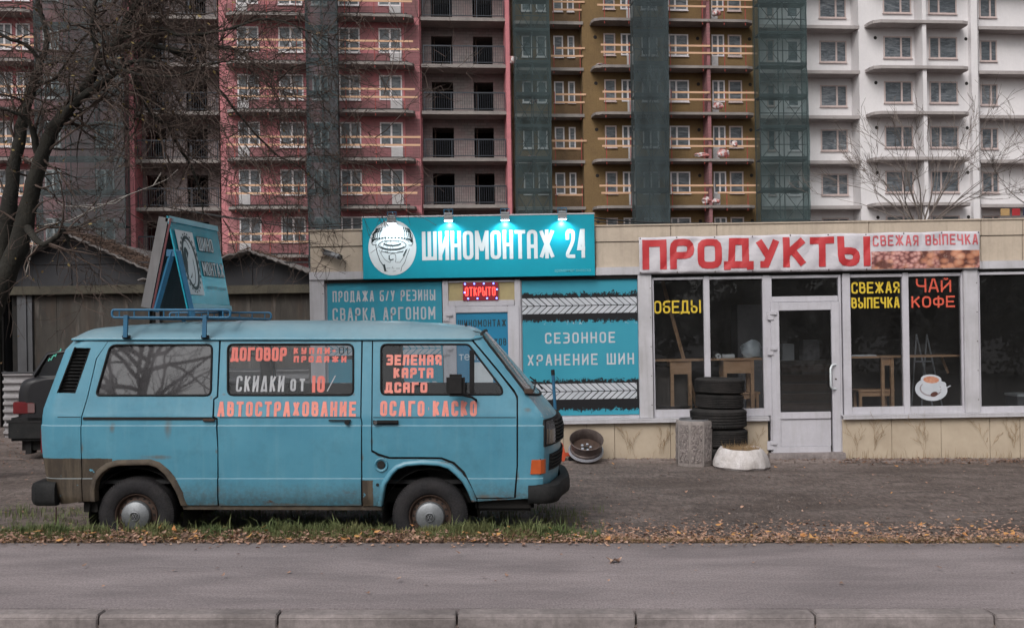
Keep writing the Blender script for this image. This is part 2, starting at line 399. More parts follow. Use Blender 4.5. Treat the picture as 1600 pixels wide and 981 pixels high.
def van_paint():
    m, nt, b = newmat('faded_blue_paint')
    b.inputs['Roughness'].default_value = .42; b.inputs['Specular IOR Level'].default_value = .4; b.inputs['Coat Weight'].default_value = .3; b.inputs['Coat Roughness'].default_value = .16
    v = coords(nt); f = noisen(nt, v, 1.6, 6, .6)
    col = mixc(nt, ramp(nt, f, [(.35, 0.0), (.65, 1.0)]), (.058,.212,.300), (.078,.252,.342))
    s = noisen(nt, coords(nt, (14, 14, 1.1)), 1.0, 5, .7)
    col = mixc(nt, ramp(nt, s, [(.52, 0.0), (.8, .35)]), col, (.15,.30,.36))
    d = noisen(nt, coords(nt, (1, 1, 1), (3, 1, 2)), 5.5, 7, .72)
    col = mixc(nt, ramp(nt, d, [(.48, 0.0), (.74, .45)]), col, (.045,.14,.185))
    sx = N(nt, 'ShaderNodeSeparateXYZ'); L(nt, v, sx.inputs[0]); X, Y, Z = sx.outputs
    nf = noisen(nt, v, 9, 7, .75); nf2 = noisen(nt, coords(nt, (1,1,1), (7,7,7)), 30, 5, .7)
    col = mixc(nt, ramp(nt, nf2, [(.70, 0.0), (.74, .5)]), col, (.10,.06,.035))          # chips
    # grime and rust above the sill: z + noise
    e = mathn(nt, 'ADD', Z, mathn(nt, 'MULTIPLY', nf, -.22))
    low = ramp(nt, mathn(nt, 'MULTIPLY', mathn(nt, 'SUBTRACT', e, .04), 3.4), [(.0, .95), (.6, .55), (1.0, 0.0)])
    col = mixc(nt, mathn(nt, 'MULTIPLY', low, ramp(nt, nf2, [(.3, .35), (.6, 1.0)])), col, (.055,.07,.07))
    rs = noisen(nt, coords(nt, (1,1,2.2), (1,5,2)), 3.2, 8, .8)
    rust = mathn(nt, 'MULTIPLY', ramp(nt, rs, [(.55, 0.0), (.63, 1.0)]), ramp(nt, Z, [(.27, 1.0), (.40, 0.0)]))
    col = mixc(nt, rust, col, (.09,.040,.018))
    # bare brown primer patch at the rear lower corner and one behind the fuel cap
    def box_mask(xa, xb, za, zb, amp):
        xn = mathn(nt, 'ADD', X, mathn(nt, 'MULTIPLY', mathn(nt, 'SUBTRACT', nf, .5), amp)); zn = mathn(nt, 'ADD', Z, mathn(nt, 'MULTIPLY', mathn(nt, 'SUBTRACT', nf, .5), amp))
        r = mathn(nt, 'MULTIPLY', mathn(nt, 'GREATER_THAN', xn, xa), mathn(nt, 'LESS_THAN', xn, xb))
        return mathn(nt, 'MULTIPLY', r, mathn(nt, 'MULTIPLY', mathn(nt, 'GREATER_THAN', zn, za), mathn(nt, 'LESS_THAN', zn, zb)))
    near = mathn(nt, 'LESS_THAN', Y, .5)
    brown = mixc(nt, ramp(nt, nf, [(.3, 0.0), (.7, 1.0)]), (.062,.049,.035), (.034,.026,.020))
    brown = mixc(nt, ramp(nt, s, [(.5, 0.0), (.75, .8)]), brown, (.13,.105,.075))
    m1 = box_mask(-3, PX('x', 176, 740), -.3, PX('z', 100, 716), .02)
    m2 = box_mask(PX('x', 566, 760), PX('x', 583, 760), -.3, PX('z', 570, 750), .03)
    mm = mathn(nt, 'MULTIPLY', mathn(nt, 'MAXIMUM', m1, m2), near)
    keep = ramp(nt, noisen(nt, coords(nt, (1,1,1), (2,2,9)), 14, 4, .6), [(.66, 1.0), (.68, 0.0)])
    col = mixc(nt, mathn(nt, 'MULTIPLY', mm, keep), col, brown)
    # rust stains: soft spots with vertical runs
    for (px, py, wx, hz) in ((262, 668, .05, .16), (175, 668, .04, .07), (333, 790, .22, .04), (560, 790, .2, .025), (330, 621, .02, .03), (153, 617, .03, .03), (338, 705, .015, .03), (341, 765, .03, .06), (566, 715, .02, .05), (581, 690, .02, .05), (809, 745, .02, .08), (760, 776, .16, .03), (700, 722, .12, .02), (128, 700, .02, .06), (350, 616, .03, .02), (553, 616, .02, .02), (600, 616, .03, .02), (452, 788, .3, .02), (245, 714, .2, .03), (825, 640, .05, .03)):
        cx, cz = PX('x', px, py), PX('z', px, py)
        dx = mathn(nt, 'DIVIDE', mathn(nt, 'SUBTRACT', X, cx), wx); dz = mathn(nt, 'DIVIDE', mathn(nt, 'SUBTRACT', Z, cz), hz)
        q = mathn(nt, 'SQRT', mathn(nt, 'ADD', mathn(nt, 'MULTIPLY', dx, dx), mathn(nt, 'MULTIPLY', dz, dz)))
        q = mathn(nt, 'ADD', q, mathn(nt, 'MULTIPLY', mathn(nt, 'ADD', s, nf), .9))
        col = mixc(nt, mathn(nt, 'MULTIPLY', ramp(nt, mathn(nt, 'MULTIPLY', q, .5), [(.42, .75), (.85, 0.0)]), near), col, (.12,.085,.055))
    # dusty chalky roof and upward faces
    g = N(nt, 'ShaderNodeNewGeometry'); s3 = N(nt, 'ShaderNodeSeparateXYZ'); L(nt, g.outputs['Normal'], s3.inputs[0])
    top = mathn(nt, 'MULTIPLY', ramp(nt, s3.outputs[2], [(.35, 0.0), (.9, .55)]), ramp(nt, f, [(.3, .6), (.6, 1.0)]))
    col = mixc(nt, top, col, (.30,.36,.38))
    flake = mathn(nt, 'MULTIPLY', ramp(nt, noisen(nt, coords(nt, (1,1,1), (8,3,3)), 12, 6, .75), [(.57, 0.0), (.60, 1.0)]), mathn(nt, 'MULTIPLY', mathn(nt, 'GREATER_THAN', X, PX('x', 835, 630)), mathn(nt, 'GREATER_THAN', Z, .97)))
    col = mixc(nt, flake, col, (.40,.42,.42))
    L(nt, col, b.inputs['Base Color'])
    L(nt, ramp(nt, nf, [(.2, .26), (.8, .55)]), b.inputs['Roughness'])
    bumpn(nt, b, noisen(nt, v, 1.7, 3, .5), .35, .018); return m
M['black_rubber'] = mat('black_rubber', (.010,.010,.011), (.018,.017,.017), .75, 8, spec=.25, bump=.3, bscale=60)
M['tyre'] = mat('tyre_rubber', (.017,.017,.019), (.030,.028,.029), .85, 5, spec=.15, bump=.5, bscale=80, fine=.3)
M['worn_tyre'] = mat('worn_tyre_rubber', (.018,.018,.018), (.034,.031,.030), .85, 5, spec=.15, bump=.6, bscale=50, fine=.3)
M['bumper'] = mat('bumper_plastic', (.010,.011,.012), (.022,.022,.022), .7, 6, spec=.2, bump=.2, fine=.2)
M['dark'] = mat('dark_underbody', (.008,.008,.008), (.014,.012,.011), .95)
M['interior'] = mat('interior_trim', (.012,.012,.013), (.02,.02,.021), .9)
M['rust_steel'] = mat('rusty_steel', (.045,.027,.02), (.08,.05,.038), .75, 12, metal=.3, bump=.3)
M['hubcap'] = mat('dull_chrome', (.27,.285,.30), (.18,.19,.20), .5, 6, metal=.75, bump=.1, fine=.15)
M['chrome'] = mat('chrome', (.6,.6,.6), None, .2, metal=1)
M['rust_paint'] = mat('rusty_arch_paint', (.085,.066,.046), (.042,.032,.024), .8, 7, bump=.5, bscale=30, lo=.4, hi=.6)
M['red_letter'] = mat('red_letter_paint', (.62,.155,.125), (.52,.12,.10), .6, 4, fine=.08)
M['pink_letter'] = mat('salmon_letter_paint', (.72,.25,.20), (.62,.20,.165), .6, 4, fine=.1)
M['white_letter'] = mat('white_letter_paint', (.42,.43,.45), (.30,.31,.33), .7, 9, fine=.1)
M['van_glass'] = glassmat('van_glass', (.78,.81,.83), .0, .02, dirt=.07, dirtc=(.22,.23,.25))
M['screen_glass'] = glassmat('dusty_windscreen_glass', (.6,.62,.62), .10, .08, dirt=.55, dirtc=(.42,.40,.39))
M['rear_glass'] = glassmat('tinted_rear_glass', (.12,.13,.14), .05, .02, dirt=.42, dirtc=(.20,.195,.205), bump=.05)
M['shop_glass'] = glassmat('shop_glass', (.93,.94,.95), .0, .01, dirt=.04, dirtc=(.3,.3,.3))
M['lens_dark'] = mat('smoked_lens', (.03,.03,.035), None, .15, spec=.8)
M['orange_lens'] = mat('orange_lens', (.55,.11,.03), (.42,.08,.02), .3)
M['red_lens'] = mat('red_lens', (.15,.010,.014), (.10,.008,.010), .3)
M['clear_lens'] = mat('clear_lens', (.17,.10,.10), None, .3)
M['lamp_lens'] = mat('headlamp_glass', (.06,.06,.065), (.09,.09,.095), .15, 20, spec=.8)
M['rack_blue'] = mat('rack_blue_paint', (.02,.125,.235), (.02,.09,.17), .5, 6)

# ------------------------------------------------------------------ ground
GZ = -.15
def ground_z(x, y):
    if y < 6.0: return -.17
    if y < 7.98: return -.06
    n = noise.noise(Vector((x*.9, y*1.3, 0)))*.02 + noise.noise(Vector((x*3, y*4, 3)))*.008
    w = max(0.0, min(1.0, (1.0-x)/.9))          # raised turf edge beside the van, fading out to the right
    berm = interp(y, [8.0, 8.06, 8.2, 8.30, 8.46, 8.7, 11.0, 11.5], [-.004, .0, .035, .040, -.07, -.10, GZ, GZ])
    flat = interp(y, [8.0, 8.1, 8.5, 9.3, 10.5], [-.004, -.004, -.05, -.11, GZ])
    base = berm*w + flat*(1-w)
    k = max(0, min(1, (13.6-y)/1.0)) if y > 12.6 else min(1, max(.25, (y-8.0)/1.0))
    return base + n*k
def build_ground():
    xs = [-900, -200, -60, -25] + [-14+i*.14 for i in range(200)] + [25, 60, 200, 900]
    ys = [-300, -40, 5.98, 6.0, 7.98, 7.99, 8.05] + [8.05+i*.07 for i in range(1, 20)] + [9.45+i*.16 for i in range(1, 34)] + [18, 25, 60, 150, 400, 1500]
    P = [[(x, y, ground_z(x, y)) for x in xs] for y in ys]
    o = MB().grid(P, flip=True).build('ground', M['lot'], smooth=60); tag(o, kind='structure')
    r = MB().add([(-900,-300,-.152),(900,-300,-.152),(900,6.0,-.152),(-900,6.0,-.152)], [(0,1,2,3)]).build('road', M['road']); tag(r, kind='structure')
    s = MB().box(-60, 60, 6.15, 8.02, -.2, 0).build('sidewalk', M['sidewalk']); tag(s, kind='structure')
    ks = tag(empty('kerb', Matrix.Translation((0, 6.04, 0))), kind='structure')
    x0 = (-1.08*20) + (437-800)/1555*6.05
    base = None
    for i in range(44):
        if base is None:
            prof = [(-.055, -.25), (-.050, -.016), (-.034, .004), (.085, .004), (.085, -.25)]
            mb = MB(); n = len(prof)
            vs = [(0.007, a, b) for a, b in prof] + [(1.073, a, b) for a, b in prof]
            fs = [(k, (k+1) % n, n+(k+1) % n, n+k) for k in range(n)] + [tuple(range(n))[::-1], tuple(range(n, 2*n))]
            me = mb.add(vs, fs).mesh('kerb_stone', 30, bevel=.006); base = me; me.materials.append(M['kerb'])
        link('kerb_stone', base, None, ks, Matrix.Translation((x0+i*1.08, random.uniform(-.006, .006), random.uniform(-.005, .003))))
build_ground()

# ------------------------------------------------------------------ VAN
VF = frame(468, 8.42, 0.0)
VW = 1.84
LZ = [-.2, .22, .30, .458, .464, .70, .903, .913, .95, .985, 1.02, 1.66, 2.0]
LV = [.06, .03, .008, .000, .010, .000, .004, .018, .020, .022, .03, .135, .2]
def lat(z): return interp(z, LZ, LV)
def px2(px, py):
    n = .02
    for _ in range(4): x, z = VF.uv(px, py, n); n = lat(z)
    return x, z
def PX(w, px, py): x, z = px2(px, py); return x if w == 'x' else z
M['van'] = van_paint()
def mir(pts): return pts
REAR = [(112,529.6),(97,546),(83,583),(62,639),(58,666),(59.5,700),(61,714),(66,745),(70,760),(88,789)]
CORN = [(750,519),(760,533),(790,572),(822,614),(837,634),(848,648),(851,658),(851,700),(849.5,740),(847,776)]
SIL = [(759,516),(802,565),(844,613),(861.5,633),(873,648.5),(876,660),(875,700),(870,745),(864,776)]
rz = [px2(*p) for p in REAR][::-1]; cz = [px2(*p) for p in CORN][::-1]; sz = [VF.uv(px, py, VW/2) for px, py in SIL][::-1]
def xrear(z): return interp(z, [p[1] for p in rz], [p[0] for p in rz])
def xcorn(z): return interp(z, [p[1] for p in cz], [p[0] for p in cz])
SZ0 = [p[1] for p in sz]; CZ0 = [p[1] for p in cz]
def xsil(z):  # centre line, matched by relative position of z between the landmarks of corner line
    return interp(z, SZ0, [p[0] for p in sz])
def side_y(x, z):
    y = lat(z)
    d = x - xrear(z)
    if d < .14: y += .07*(1-max(d, 0)/.14)**2
    c = xcorn(z) - x
    if c < .07: y += .03*(1-max(c, 0)/.07)**2
    return y
def side_panel(name, outer, holes, m, parent, off=0.0, thick=.022, far=False, raw=False, sx=.07):
    o2 = [px2(*p) for p in outer] if not raw else outer; h2 = [[px2(*p) for p in h] for h in holes] if not raw else holes
    loops = [[Vector((x, z, 0)) for x, z in l] for l in [o2]+h2]
    flat = [p for l in [o2]+h2 for p in l]
    bm = bmesh.new(); vs = [bm.verts.new((x, 0, z)) for x, z in flat]
    for t in tessellate_polygon(loops):
        a, b, c = [flat[i] for i in t]
        if (b[0]-a[0])*(c[1]-a[1])-(b[1]-a[1])*(c[0]-a[0]) < 0: t = (t[0], t[2], t[1])
        try: bm.faces.new([vs[i] for i in t])
        except ValueError: pass
    x0, x1 = min(p[0] for p in o2), max(p[0] for p in o2); z0, z1 = min(p[1] for p in o2), max(p[1] for p in o2)
    cuts = [((0,0,z), (0,0,1)) for z in [.25,.28,.31,.35,.40,.458,.464,.52,.6,.7,.8,.903,.913,.95,.985,1.02,1.15,1.3,1.45,1.6] if z0 < z < z1]
    k = x0+sx
    while k < x1: cuts.append(((k,0,0), (1,0,0))); k += sx
    for co, no in cuts: bmesh.ops.bisect_plane(bm, geom=bm.verts[:]+bm.edges[:]+bm.faces[:], plane_co=co, plane_no=no, dist=1e-4)
    for v in bm.verts: v.co.y = side_y(v.co.x, v.co.z)+off
    be = [e for e in bm.edges if e.is_boundary]
    r = bmesh.ops.extrude_edge_only(bm, edges=be)
    for v in [g for g in r['geom'] if isinstance(g, bmesh.types.BMVert)]: v.co.y += thick
    if far:
        for v in bm.verts: v.co.y = VW - v.co.y
        bmesh.ops.reverse_faces(bm, faces=bm.faces)
    me = bpy.data.meshes.new(name); bm.to_mesh(me); bm.free()
    me.polygons.foreach_set('use_smooth', [True]*len(me.polygons)); me.set_sharp_from_angle(angle=R(28))
    return link(name, me, m, parent)
def rr(x0, y0, x1, y1, r, seg=4): return round_poly([(x0,y0),(x1,y0),(x1,y1),(x0,y1)], r, seg, True)
def seal(name, loop, r, parent, m=None, off=-.004, far=False):
    pts = [px2(*p) for p in loop]; pts.append(pts[0])
    q = [(x, (lat(z)+off) if not far else VW-lat(z)-off, z) for x, z in pts]
    return MB().tube(q, r, 6, cap=False).build(name, m or M['black_rubber'], parent, smooth=60)

def front_pt(z, t, off=0.0, zc=None):
    """surface of the front at height z; t 0 = near corner, 1 = centre line, 2 = far corner"""
    tt = t if t <= 1 else 2-t
    y0 = lat(z)+.03; y = y0 + (VW/2-y0)*tt
    x0, x1 = xcorn(z), xsil(z)
    x = x0 + (x1-x0)*(1-(1-tt)**2.4) + off
    y = y - off*.5*(1-tt)
    return Vector((x, y if t <= 1 else VW-y, z))

def letters_on_van(spec, name, m, parent, off):
    for (s, pxa, pxb, pt, pb, w, kw) in spec:
        mb = MB()
        xa, zt = px2(pxa, pt); xb, zb = px2(pxb, pb)
        stroke_text(s, xa, xb, zb, zt, w/185.0, lambda a, b, o=0: (a, lat(b)+off-o, b), mb=mb, **kw)
        mb.build(name, m, parent)

def build_van():
    x0, _ = px2(112, 700)
    root = empty('van', VF.M @ Matrix.Translation((0, 0, 0)), 'faded blue delivery van with red lettering parked on the grass verge', 'van')
    blue = M['van']
    sv = [(112.5,529.8),(118,523)]
    # rear corner panel
    side_panel('rear_corner_panel', [(113,530.5),(343,530.5),(343,531),(170,531),(150,560),(136,620),(126.5,651),(126.5,715),(128.5,783),(90,789),(70,760),(66,745),(61,714),(59.5,700),(58,666),(62,639),(83,583),(97,546)],
               [[(116,543),(141,544),(117,613.7),(89,613.7)]], blue, root, sx=.04)
    # rear quarter
    arch_r = [(150,783),(149,765),(152,750),(160,739),(171,731),(186,727),(232,726),(245,730),(257,740),(268,755),(277,772),(283,789)]
    q_out = [(170,532),(342.3,532),(341,560),(338.5,619),(333,623),(331.5,650),(331.5,655),(337.5,656),(339.5,700),(340,789)] + arch_r[::-1] + [(130,783),(128,715),(128,652),(137.5,620),(151.5,560)]
    win_r = round_poly([(172.5,539),(331.5,538.5),(329.5,617.5),(150,617.5)], [10,8,9,7], 4, True)
    side_panel('rear_quarter_panel', q_out, [win_r], blue, root)
    # sliding door
    win_m = rr(356, 538, 552, 617, 9)
    side_panel('sliding_door', [(345.2,531.5),(564.5,531.5),(563.5,600),(562.7,651),(564.5,660),(564.5,789.5),(342.5,789.5),(341.3,700),(340.2,653),(334.5,650),(335.2,624),(341,620.5),(343.3,570)], [win_m], blue, root)
    # pillar and front arch panel
    arch_f = [(597.5,790),(600,770),(603,757),(613.6,741),(622,733),(635,728),(660,726),(685,727.5),(700,732),(711,741),(722,752),(731,768),(737,783)]
    side_panel('front_wing_panel', [(567,531.5),(581,531.5),(580.3,640),(580,705.5),(590.5,712.5),(607,717),(660,717.2),(689,717.5),(707,725),(722,739),(731.5,757),(741,780)] + arch_f[::-1][0:] + [(567,790),(566.3,660),(564.8,651),(565.5,600)], [], blue, root)
    # front door
    win_f = round_poly([(595.5,538),(732,538),(784.5,607),(784.5,616),(595.5,616)], [9,5,5,4,8], 4, True)
    dr = [(583,531.5),(736,531.5),(749,546.5),(780,584),(800,610)] + round_poly([(800,610),(807,620),(807,700)], 9, 3)[1:-1] + [(807,700),(807,728),(803,776.5),(745,777.5),(735,755),(726,736.5),(710,721.5),(690,714),(660,713.5),(609,713.5),(593,708.5),(582,703),(582,640)]
    side_panel('front_door', dr, [win_f], blue, root)
    # nose side
    nose = [(739,530.5),(754,548),(783,583),(804,609),(809.5,619),(809.7,700),(809.5,728),(806,778.5),(746,779.5),(746,783),(847,777),(849.5,740),(851,700),(851,658),(848,648),(837,634),(822,614),(790,572),(760,533),(752,524),(742,524)]
    side_panel('nose_side_panel', nose, [], blue, root, sx=.03)
    side_panel('sill', [(284,790),(596,791),(596,797),(286,796)], [], M['rust_paint'], root, off=.012, sx=.3)
    # dark inner lining just behind the panels, seen in the gaps
    inner = [(116,533),(740,533),(750,546),(781,584),(803,612),(845,650),(846,770),(742,781)] + arch_f[::-1] + [(567,788),(286,788)] + arch_r[::-1] + [(90,780),(64,700),(62,668),(87,583)]
    def grow(loop, k):
        cx = sum(p[0] for p in loop)/len(loop); cy = sum(p[1] for p in loop)/len(loop); return [(cx+(p[0]-cx)*k, cy+(p[1]-cy)*k) for p in loop]
    holes = [grow(win_r, 1.02), grow(win_m, 1.02), grow(win_f, 1.02)]
    side_panel('inner_lining', inner, holes, M['interior'], root, off=.03, thick=.01, sx=.2)
    farp = [(113,531),(738,531),(748,524),(760,533),(790,572),(822,614),(837,634),(848,648),(851,658),(851,700),(847,777),(738,783)] + arch_f[::-1] + [(567,790),(286,790)] + arch_r[::-1] + [(128,785),(90,789),(66,745),(59.5,700),(58,666),(62,639),(83,583),(97,546)]
    side_panel('far_side_panel', farp, [win_r, win_m, win_f], blue, root, far=True)
    side_panel('inner_lining', inner, holes, M['interior'], root, off=.03, thick=.01, far=True, sx=.2)
    # glass and seals
    for far in (False, True):
        for loop, gm in ((win_r, 'rear_glass' if not far else 'van_glass'), (win_m, 'van_glass'), (win_f, 'van_glass')):
            g = side_panel('window_glass', loop, [], M[gm], root, off=.008, thick=.002, far=far, sx=.5)
            seal('rubber_seal', loop, .010, g, off=.0, far=far)
    fr = [px2(735, 543), px2(737, 616)]
    MB().box(fr[0][0]-.005, fr[0][0]+.035, lat(1.3)-.02, lat(1.3)+.03, fr[1][1], fr[0][1]-.02).build('quarter_light_bar', M['black_rubber'], root)
    # tilt the divider with the tumblehome
    o = root.children[-1]; me = o.data
    for v in me.vertices: v.co.y += lat(v.co.z)-lat(1.3)
    # vent louvres
    vt = MB(); 
    for i in range(13):
        f = (i+.5)/13; xa, z = px2(116-27*f+1, 544+69*f); xb, _ = px2(141-24.5*f-1, 544+69*f)
        ya = side_y(xa, z); yb = side_y(xb, z)
        vt.add([(xa, ya+.002, z+.008), (xb, yb+.002, z+.008), (xb, yb+.028, z-.012), (xa, ya+.028, z-.012), (xa, ya+.006, z+.004), (xb, yb+.006, z+.004)], [(0,1,2,3), (4,5,1,0)])
    vn = vt.build('vent_louvres', M['bumper'], root)
    side_panel('vent_back', [(115,542),(142,543),(118,615),(88,615)], [], M['dark'], vn, off=.035, thick=.01, sx=.1)
    side_pts = [(116,543),(141,544),(117,613.7),(89,613.7)]
    q = [px2(*p) for p in side_pts]; q.append(q[0]); MB().tube([(x, side_y(x, z)+.002, z) for x, z in q], .006, 6).build('vent_frame', M['black_rubber'], vn)
    # slide rail groove
    xa, z = px2(130, 653.5); xb, _ = px2(331, 653.5)
    MB().box(xa, xb, .0125, .05, z-.011, z+.011).build('slide_rail', M['dark'], root)
    xa, z = px2(318, 655.5); xb, _ = px2(336, 655.5)
    MB().box(xa, xb, -.004, .02, z-.012, z+.01).build('rail_bracket', M['rust_steel'], root, bevel=.003)
    xa, z = px2(583, 652); xb, _ = px2(806, 652)
    MB().box(xa, xb, lat(z)-.001, lat(z)+.004, z-.004, z+.003).build('door_crease_strip', M['dark'], root)
    xa, _ = px2(343, 652); xb, _ = px2(563, 652)
    MB().box(xa, xb, lat(z)-.001, lat(z)+.004, z-.004, z+.003).build('door_crease_strip', M['dark'], root)
    # horizontal seam of the rear corner
    xa, z = px2(64, 651.5); xb, _ = px2(126, 651.5)
    MB().box(xa+.14, xb, lat(z)-.001, lat(z)+.004, z-.003, z+.003).build('corner_seam', M['dark'], root)
    # arches
    def arch(loop, width, m):
        pts = [px2(*p) for p in loop]; pts = [p for p in pts]
        cx = sum(p[0] for p in pts)/len(pts); czz = min(p[1] for p in pts)
        rows = []
        for x, z in pts:
            d = Vector((x-cx, z-czz+.0)); d = d.normalized() if d.length > 0 else Vector((0, 1))
            r = []
            for k, o in ((width, .003), (width*.75, -.012), (.3*width, -.02), (0.004, -.016), (-.003, .004), (-.004, .06)):
                r.append((x+d.x*k, side_y(x, z+d.y*k)+o, z+d.y*k))
            rows.append(r)
        return MB().grid(rows, flip=True).build('wheel_arch', m, root, smooth=50)
    arch(arch_r, .055, M['rust_paint']); arch(arch_f, .045, blue)
    for o in root.children[-2:]: pass
    # wheel wells
    for hx, hz in ((212.5, 805.5), (672, 806.5)):
        cx, cz_ = VF.uv(hx, hz, 0.05); prof = []
        rows = []
        for k in range(15):
            a = math.pi*(k/14)*1.16-math.pi*.08
            r = .415; rows.append([(cx+r*math.cos(a)*.98, .055, cz_+r*.97*math.sin(a)), (cx+r*math.cos(a), .55, cz_+r*math.sin(a)), (cx, .56, cz_)])
        MB().grid(rows).build('wheel_well', M['dark'], root)
    # roof
    zd = px2(400, 529.5)[1]
    top = [(113,527),(122,520),(150,513),(200,508),(280,503.5),(400,501),(600,501),(690,504.5),(730,509),(757,516)]
    tc = [VF.uv(px, py, VW*.36) for px, py in top]; tx = [p[0] for p in tc]; tz = [p[1] for p in tc]
    xr0 = px2(112.5, 529)[0]; xe = px2(748, 519)[0]; xec = xsil(SZ0[-1])
    def roof(x, s, xs, xe_):
        zc = interp(x, tx, tz); zc = max(zc, zd+.01)
        k = 1-abs(s)**4.2
        rib = 0
        for a, b in ((206, 300), (345, 372), (395, 510), (548, 562), (598, 640)):
            A, B = PX('x', a, 520), PX('x', b, 520)
            w = max(0, min((x-A)/.014, (B-x)/.014, 1)); rib = max(rib, w)
        endk = max(0, min(1, (x-xs)/.25))
        return zd + (zc-zd)*k + .005*rib*min(1, k*2.2)*endk
    ss = [-1, -.985, -.96, -.93, -.89, -.84, -.78, -.7, -.6, -.45, -.3, -.15, 0]; ss = ss + [-s for s in ss[:-1]][::-1]
    taus = sorted(set([i/260 for i in range(261)] + [.002, .006, .994, .998]))
    P = []; hw = VW/2-lat(zd)+.012
    for tau in taus:
        row = []
        for s in ss:
            xs = xr0 - .05*(1-s*s); xe_ = xe + (xec-xe)*(1-abs(s)**2.4)
            x = xs+(xe_-xs)*tau; z = roof(x, s, xs, xe_)
            e = min(tau/.03, (1-tau)/.03, 1); 
            row.append((x, VW/2+s*hw, zd+(z-zd)*(1-(1-e)**2*.6)))
        P.append(row)
    rf = MB().grid(P, flip=True).build('roof', blue, root, smooth=50)
    # gutter
    MB().tube([(xr0, lat(zd)-.004, zd-.004), (xr0+.3, lat(zd)-.012, zd-.003), (px2(735,529)[0], lat(zd)-.012, zd-.003), (px2(750,524)[0], lat(zd)+.0, zd+.012), (xe+.03, lat(zd)+.03, zd+.02)], .010, 6).build('rain_gutter', blue, rf, smooth=60)
    MB().box(xr0+.02, px2(738,530)[0], lat(zd)-.003, lat(zd)+.02, zd-.019, zd-.011).build('gutter_shadow_gap', M['dark'], rf)
    MB().lathe([(0,.03),(.008,.03),(.012,0),(0,0)], (px2(726,510)[0], .45, interp(px2(726,510)[0], tx, tz)-.005), seg=10).build('washer_nozzle', M['black_rubber'], rf)
    MB().tube([(xe-.06, .35, zd+.07), (xe+.02, .30, zd+.05)], .004).build('antenna_stub', M['black_rubber'], rf)
    # rear face with tail gate
    zs = [z for z in [.27+.07*i for i in range(20)] if z < zd] + [zd]
    P = [[(xrear(z)-.05*(1-(1-2*j/12)**2), side_y(xrear(z), z)+(VW-2*side_y(xrear(z), z))*j/12, z) for j in range(13)] for z in zs]
    MB().grid(P).build('tailgate', blue, root, smooth=40)
    for s in (.08, VW-.26):
        xx = xrear(.8)+.005; MB().box(xx-.03, xx+.02, s+.02, s+.18, .66, .88).build('tail_light', M['red_lens'], root, bevel=.01)
    # front: windscreen and nose
    zb0, zt0 = px2(822, 616)[1], px2(750, 522)[1]
    def loft(zlist, tl): return [[tuple(front_pt(z, t)) for t in tl] for z in zlist]
    tl = [0, .02, .05, .09, .14, .2, .3, .45, .6, .8, 1.0]; tl = tl + [2-t for t in tl[:-1]][::-1]
    zl = [px2(847, 776)[1]]; z_ = zl[0]
    while z_ < zb0-.05: z_ += .04; zl.append(min(z_, zb0))
    zl[-1] = zb0
    MB().grid(loft(zl, tl), flip=False).build('nose_panel', blue, root, smooth=50)
    def scr(f, t):   # windscreen: corner line to centre line at same fraction
        zc_ = zb0+(zt0-zb0)*f; zs_ = SZ0[-3]+(SZ0[-1]-SZ0[-3])*f
        tt = t if t <= 1 else 2-t; g = 1-(1-tt)**2.4; z = zc_+(zs_-zc_)*g
        x = xcorn(zc_)+(interp(zs_, SZ0, [p[0] for p in sz])-xcorn(zc_))*g
        y0 = lat(zc_)+.03; y = y0+(VW/2-y0)*tt
        return (x, y if t <= 1 else VW-y, z)
    fl = [0, .05, .15, .3, .5, .7, .85, .95, 1]
    MB().grid([[scr(f, t) for t in tl] for f in fl]).build('windscreen', M['screen_glass'], root, smooth=50)
    ws = root.children[-1]
    loop = [scr(f, .0) for f in fl] + [scr(1, t) for t in tl[1:]] + [scr(f, 2) for f in fl[::-1][1:]] + [scr(0, t) for t in tl[::-1][1:]]
    MB().tube(loop, .014, 6, cap=False).build('rubber_seal', M['bumper'], ws, smooth=60)
    P = [[tuple(Vector(scr(0, t))*(1-k)+front_pt(zb0, t)*k) for t in tl] for k in (0, 1)]
    MB().grid(P).build('scuttle', blue, root)
    for t0, t1 in ((.12, .75), (1.05, 1.6)):
        a = Vector(scr(.02, t0)); b_ = Vector(scr(.16, t1)); off = Vector((.03, -.01, .02))
        MB().tube([a+off, (a+b_)/2+off*1.3, b_+off], .007, 6).build('wiper', M['black_rubber'], root)
    MB().box(*[k for k in (px2(820,611)[0]-.005, px2(833,611)[0], .04, .1, px2(820,616)[1]+.005, px2(820,611)[1]+.02)]).build('wiper_cowl', M['rust_steel'], root, bevel=.005)
    # headlights, grille
    def fpatch(name, m, za, zb, ta, tb, off, par=root, th=.02, n=6):
        A = [[tuple(front_pt(za+(zb-za)*i/3, ta+(tb-ta)*j/n, off)) for j in range(n+1)] for i in range(4)]
        o = MB().grid(A); bm_ = o.mesh(name)
        ob = link(name, bm_, m, par); md = ob.modifiers.new('solid', 'SOLIDIFY'); md.thickness = th; md.offset = -1; return ob
    zA, zB = px2(860, 697)[1], px2(860, 657)[1]
    hl = fpatch('grille_surround', M['black_rubber'], zA-.008, zB+.008, -.01, 2.01, .006, n=30)
    for ta, tb in ((.02, .26), (1.74, 1.98)):
        h = fpatch('headlight', M['lens_dark'], zA+.008, zB-.008, ta, tb, .012); fpatch('headlight_glass', M['lamp_lens'], zA+.02, zB-.03, ta+.05, tb-.03, .016, h)
    for i in range(7):
        z = zA+.015+(zB-zA-.03)*i/6
        fpatch('grille_bar', M['bumper'], z-.007, z+.007, .28, 1.72, .026, hl, n=24)
    zA2, zB2 = px2(862, 738)[1], px2(862, 712)[1]
    g2 = fpatch('lower_grille', M['black_rubber'], zA2, zB2, .12, 1.88, .004, n=30)
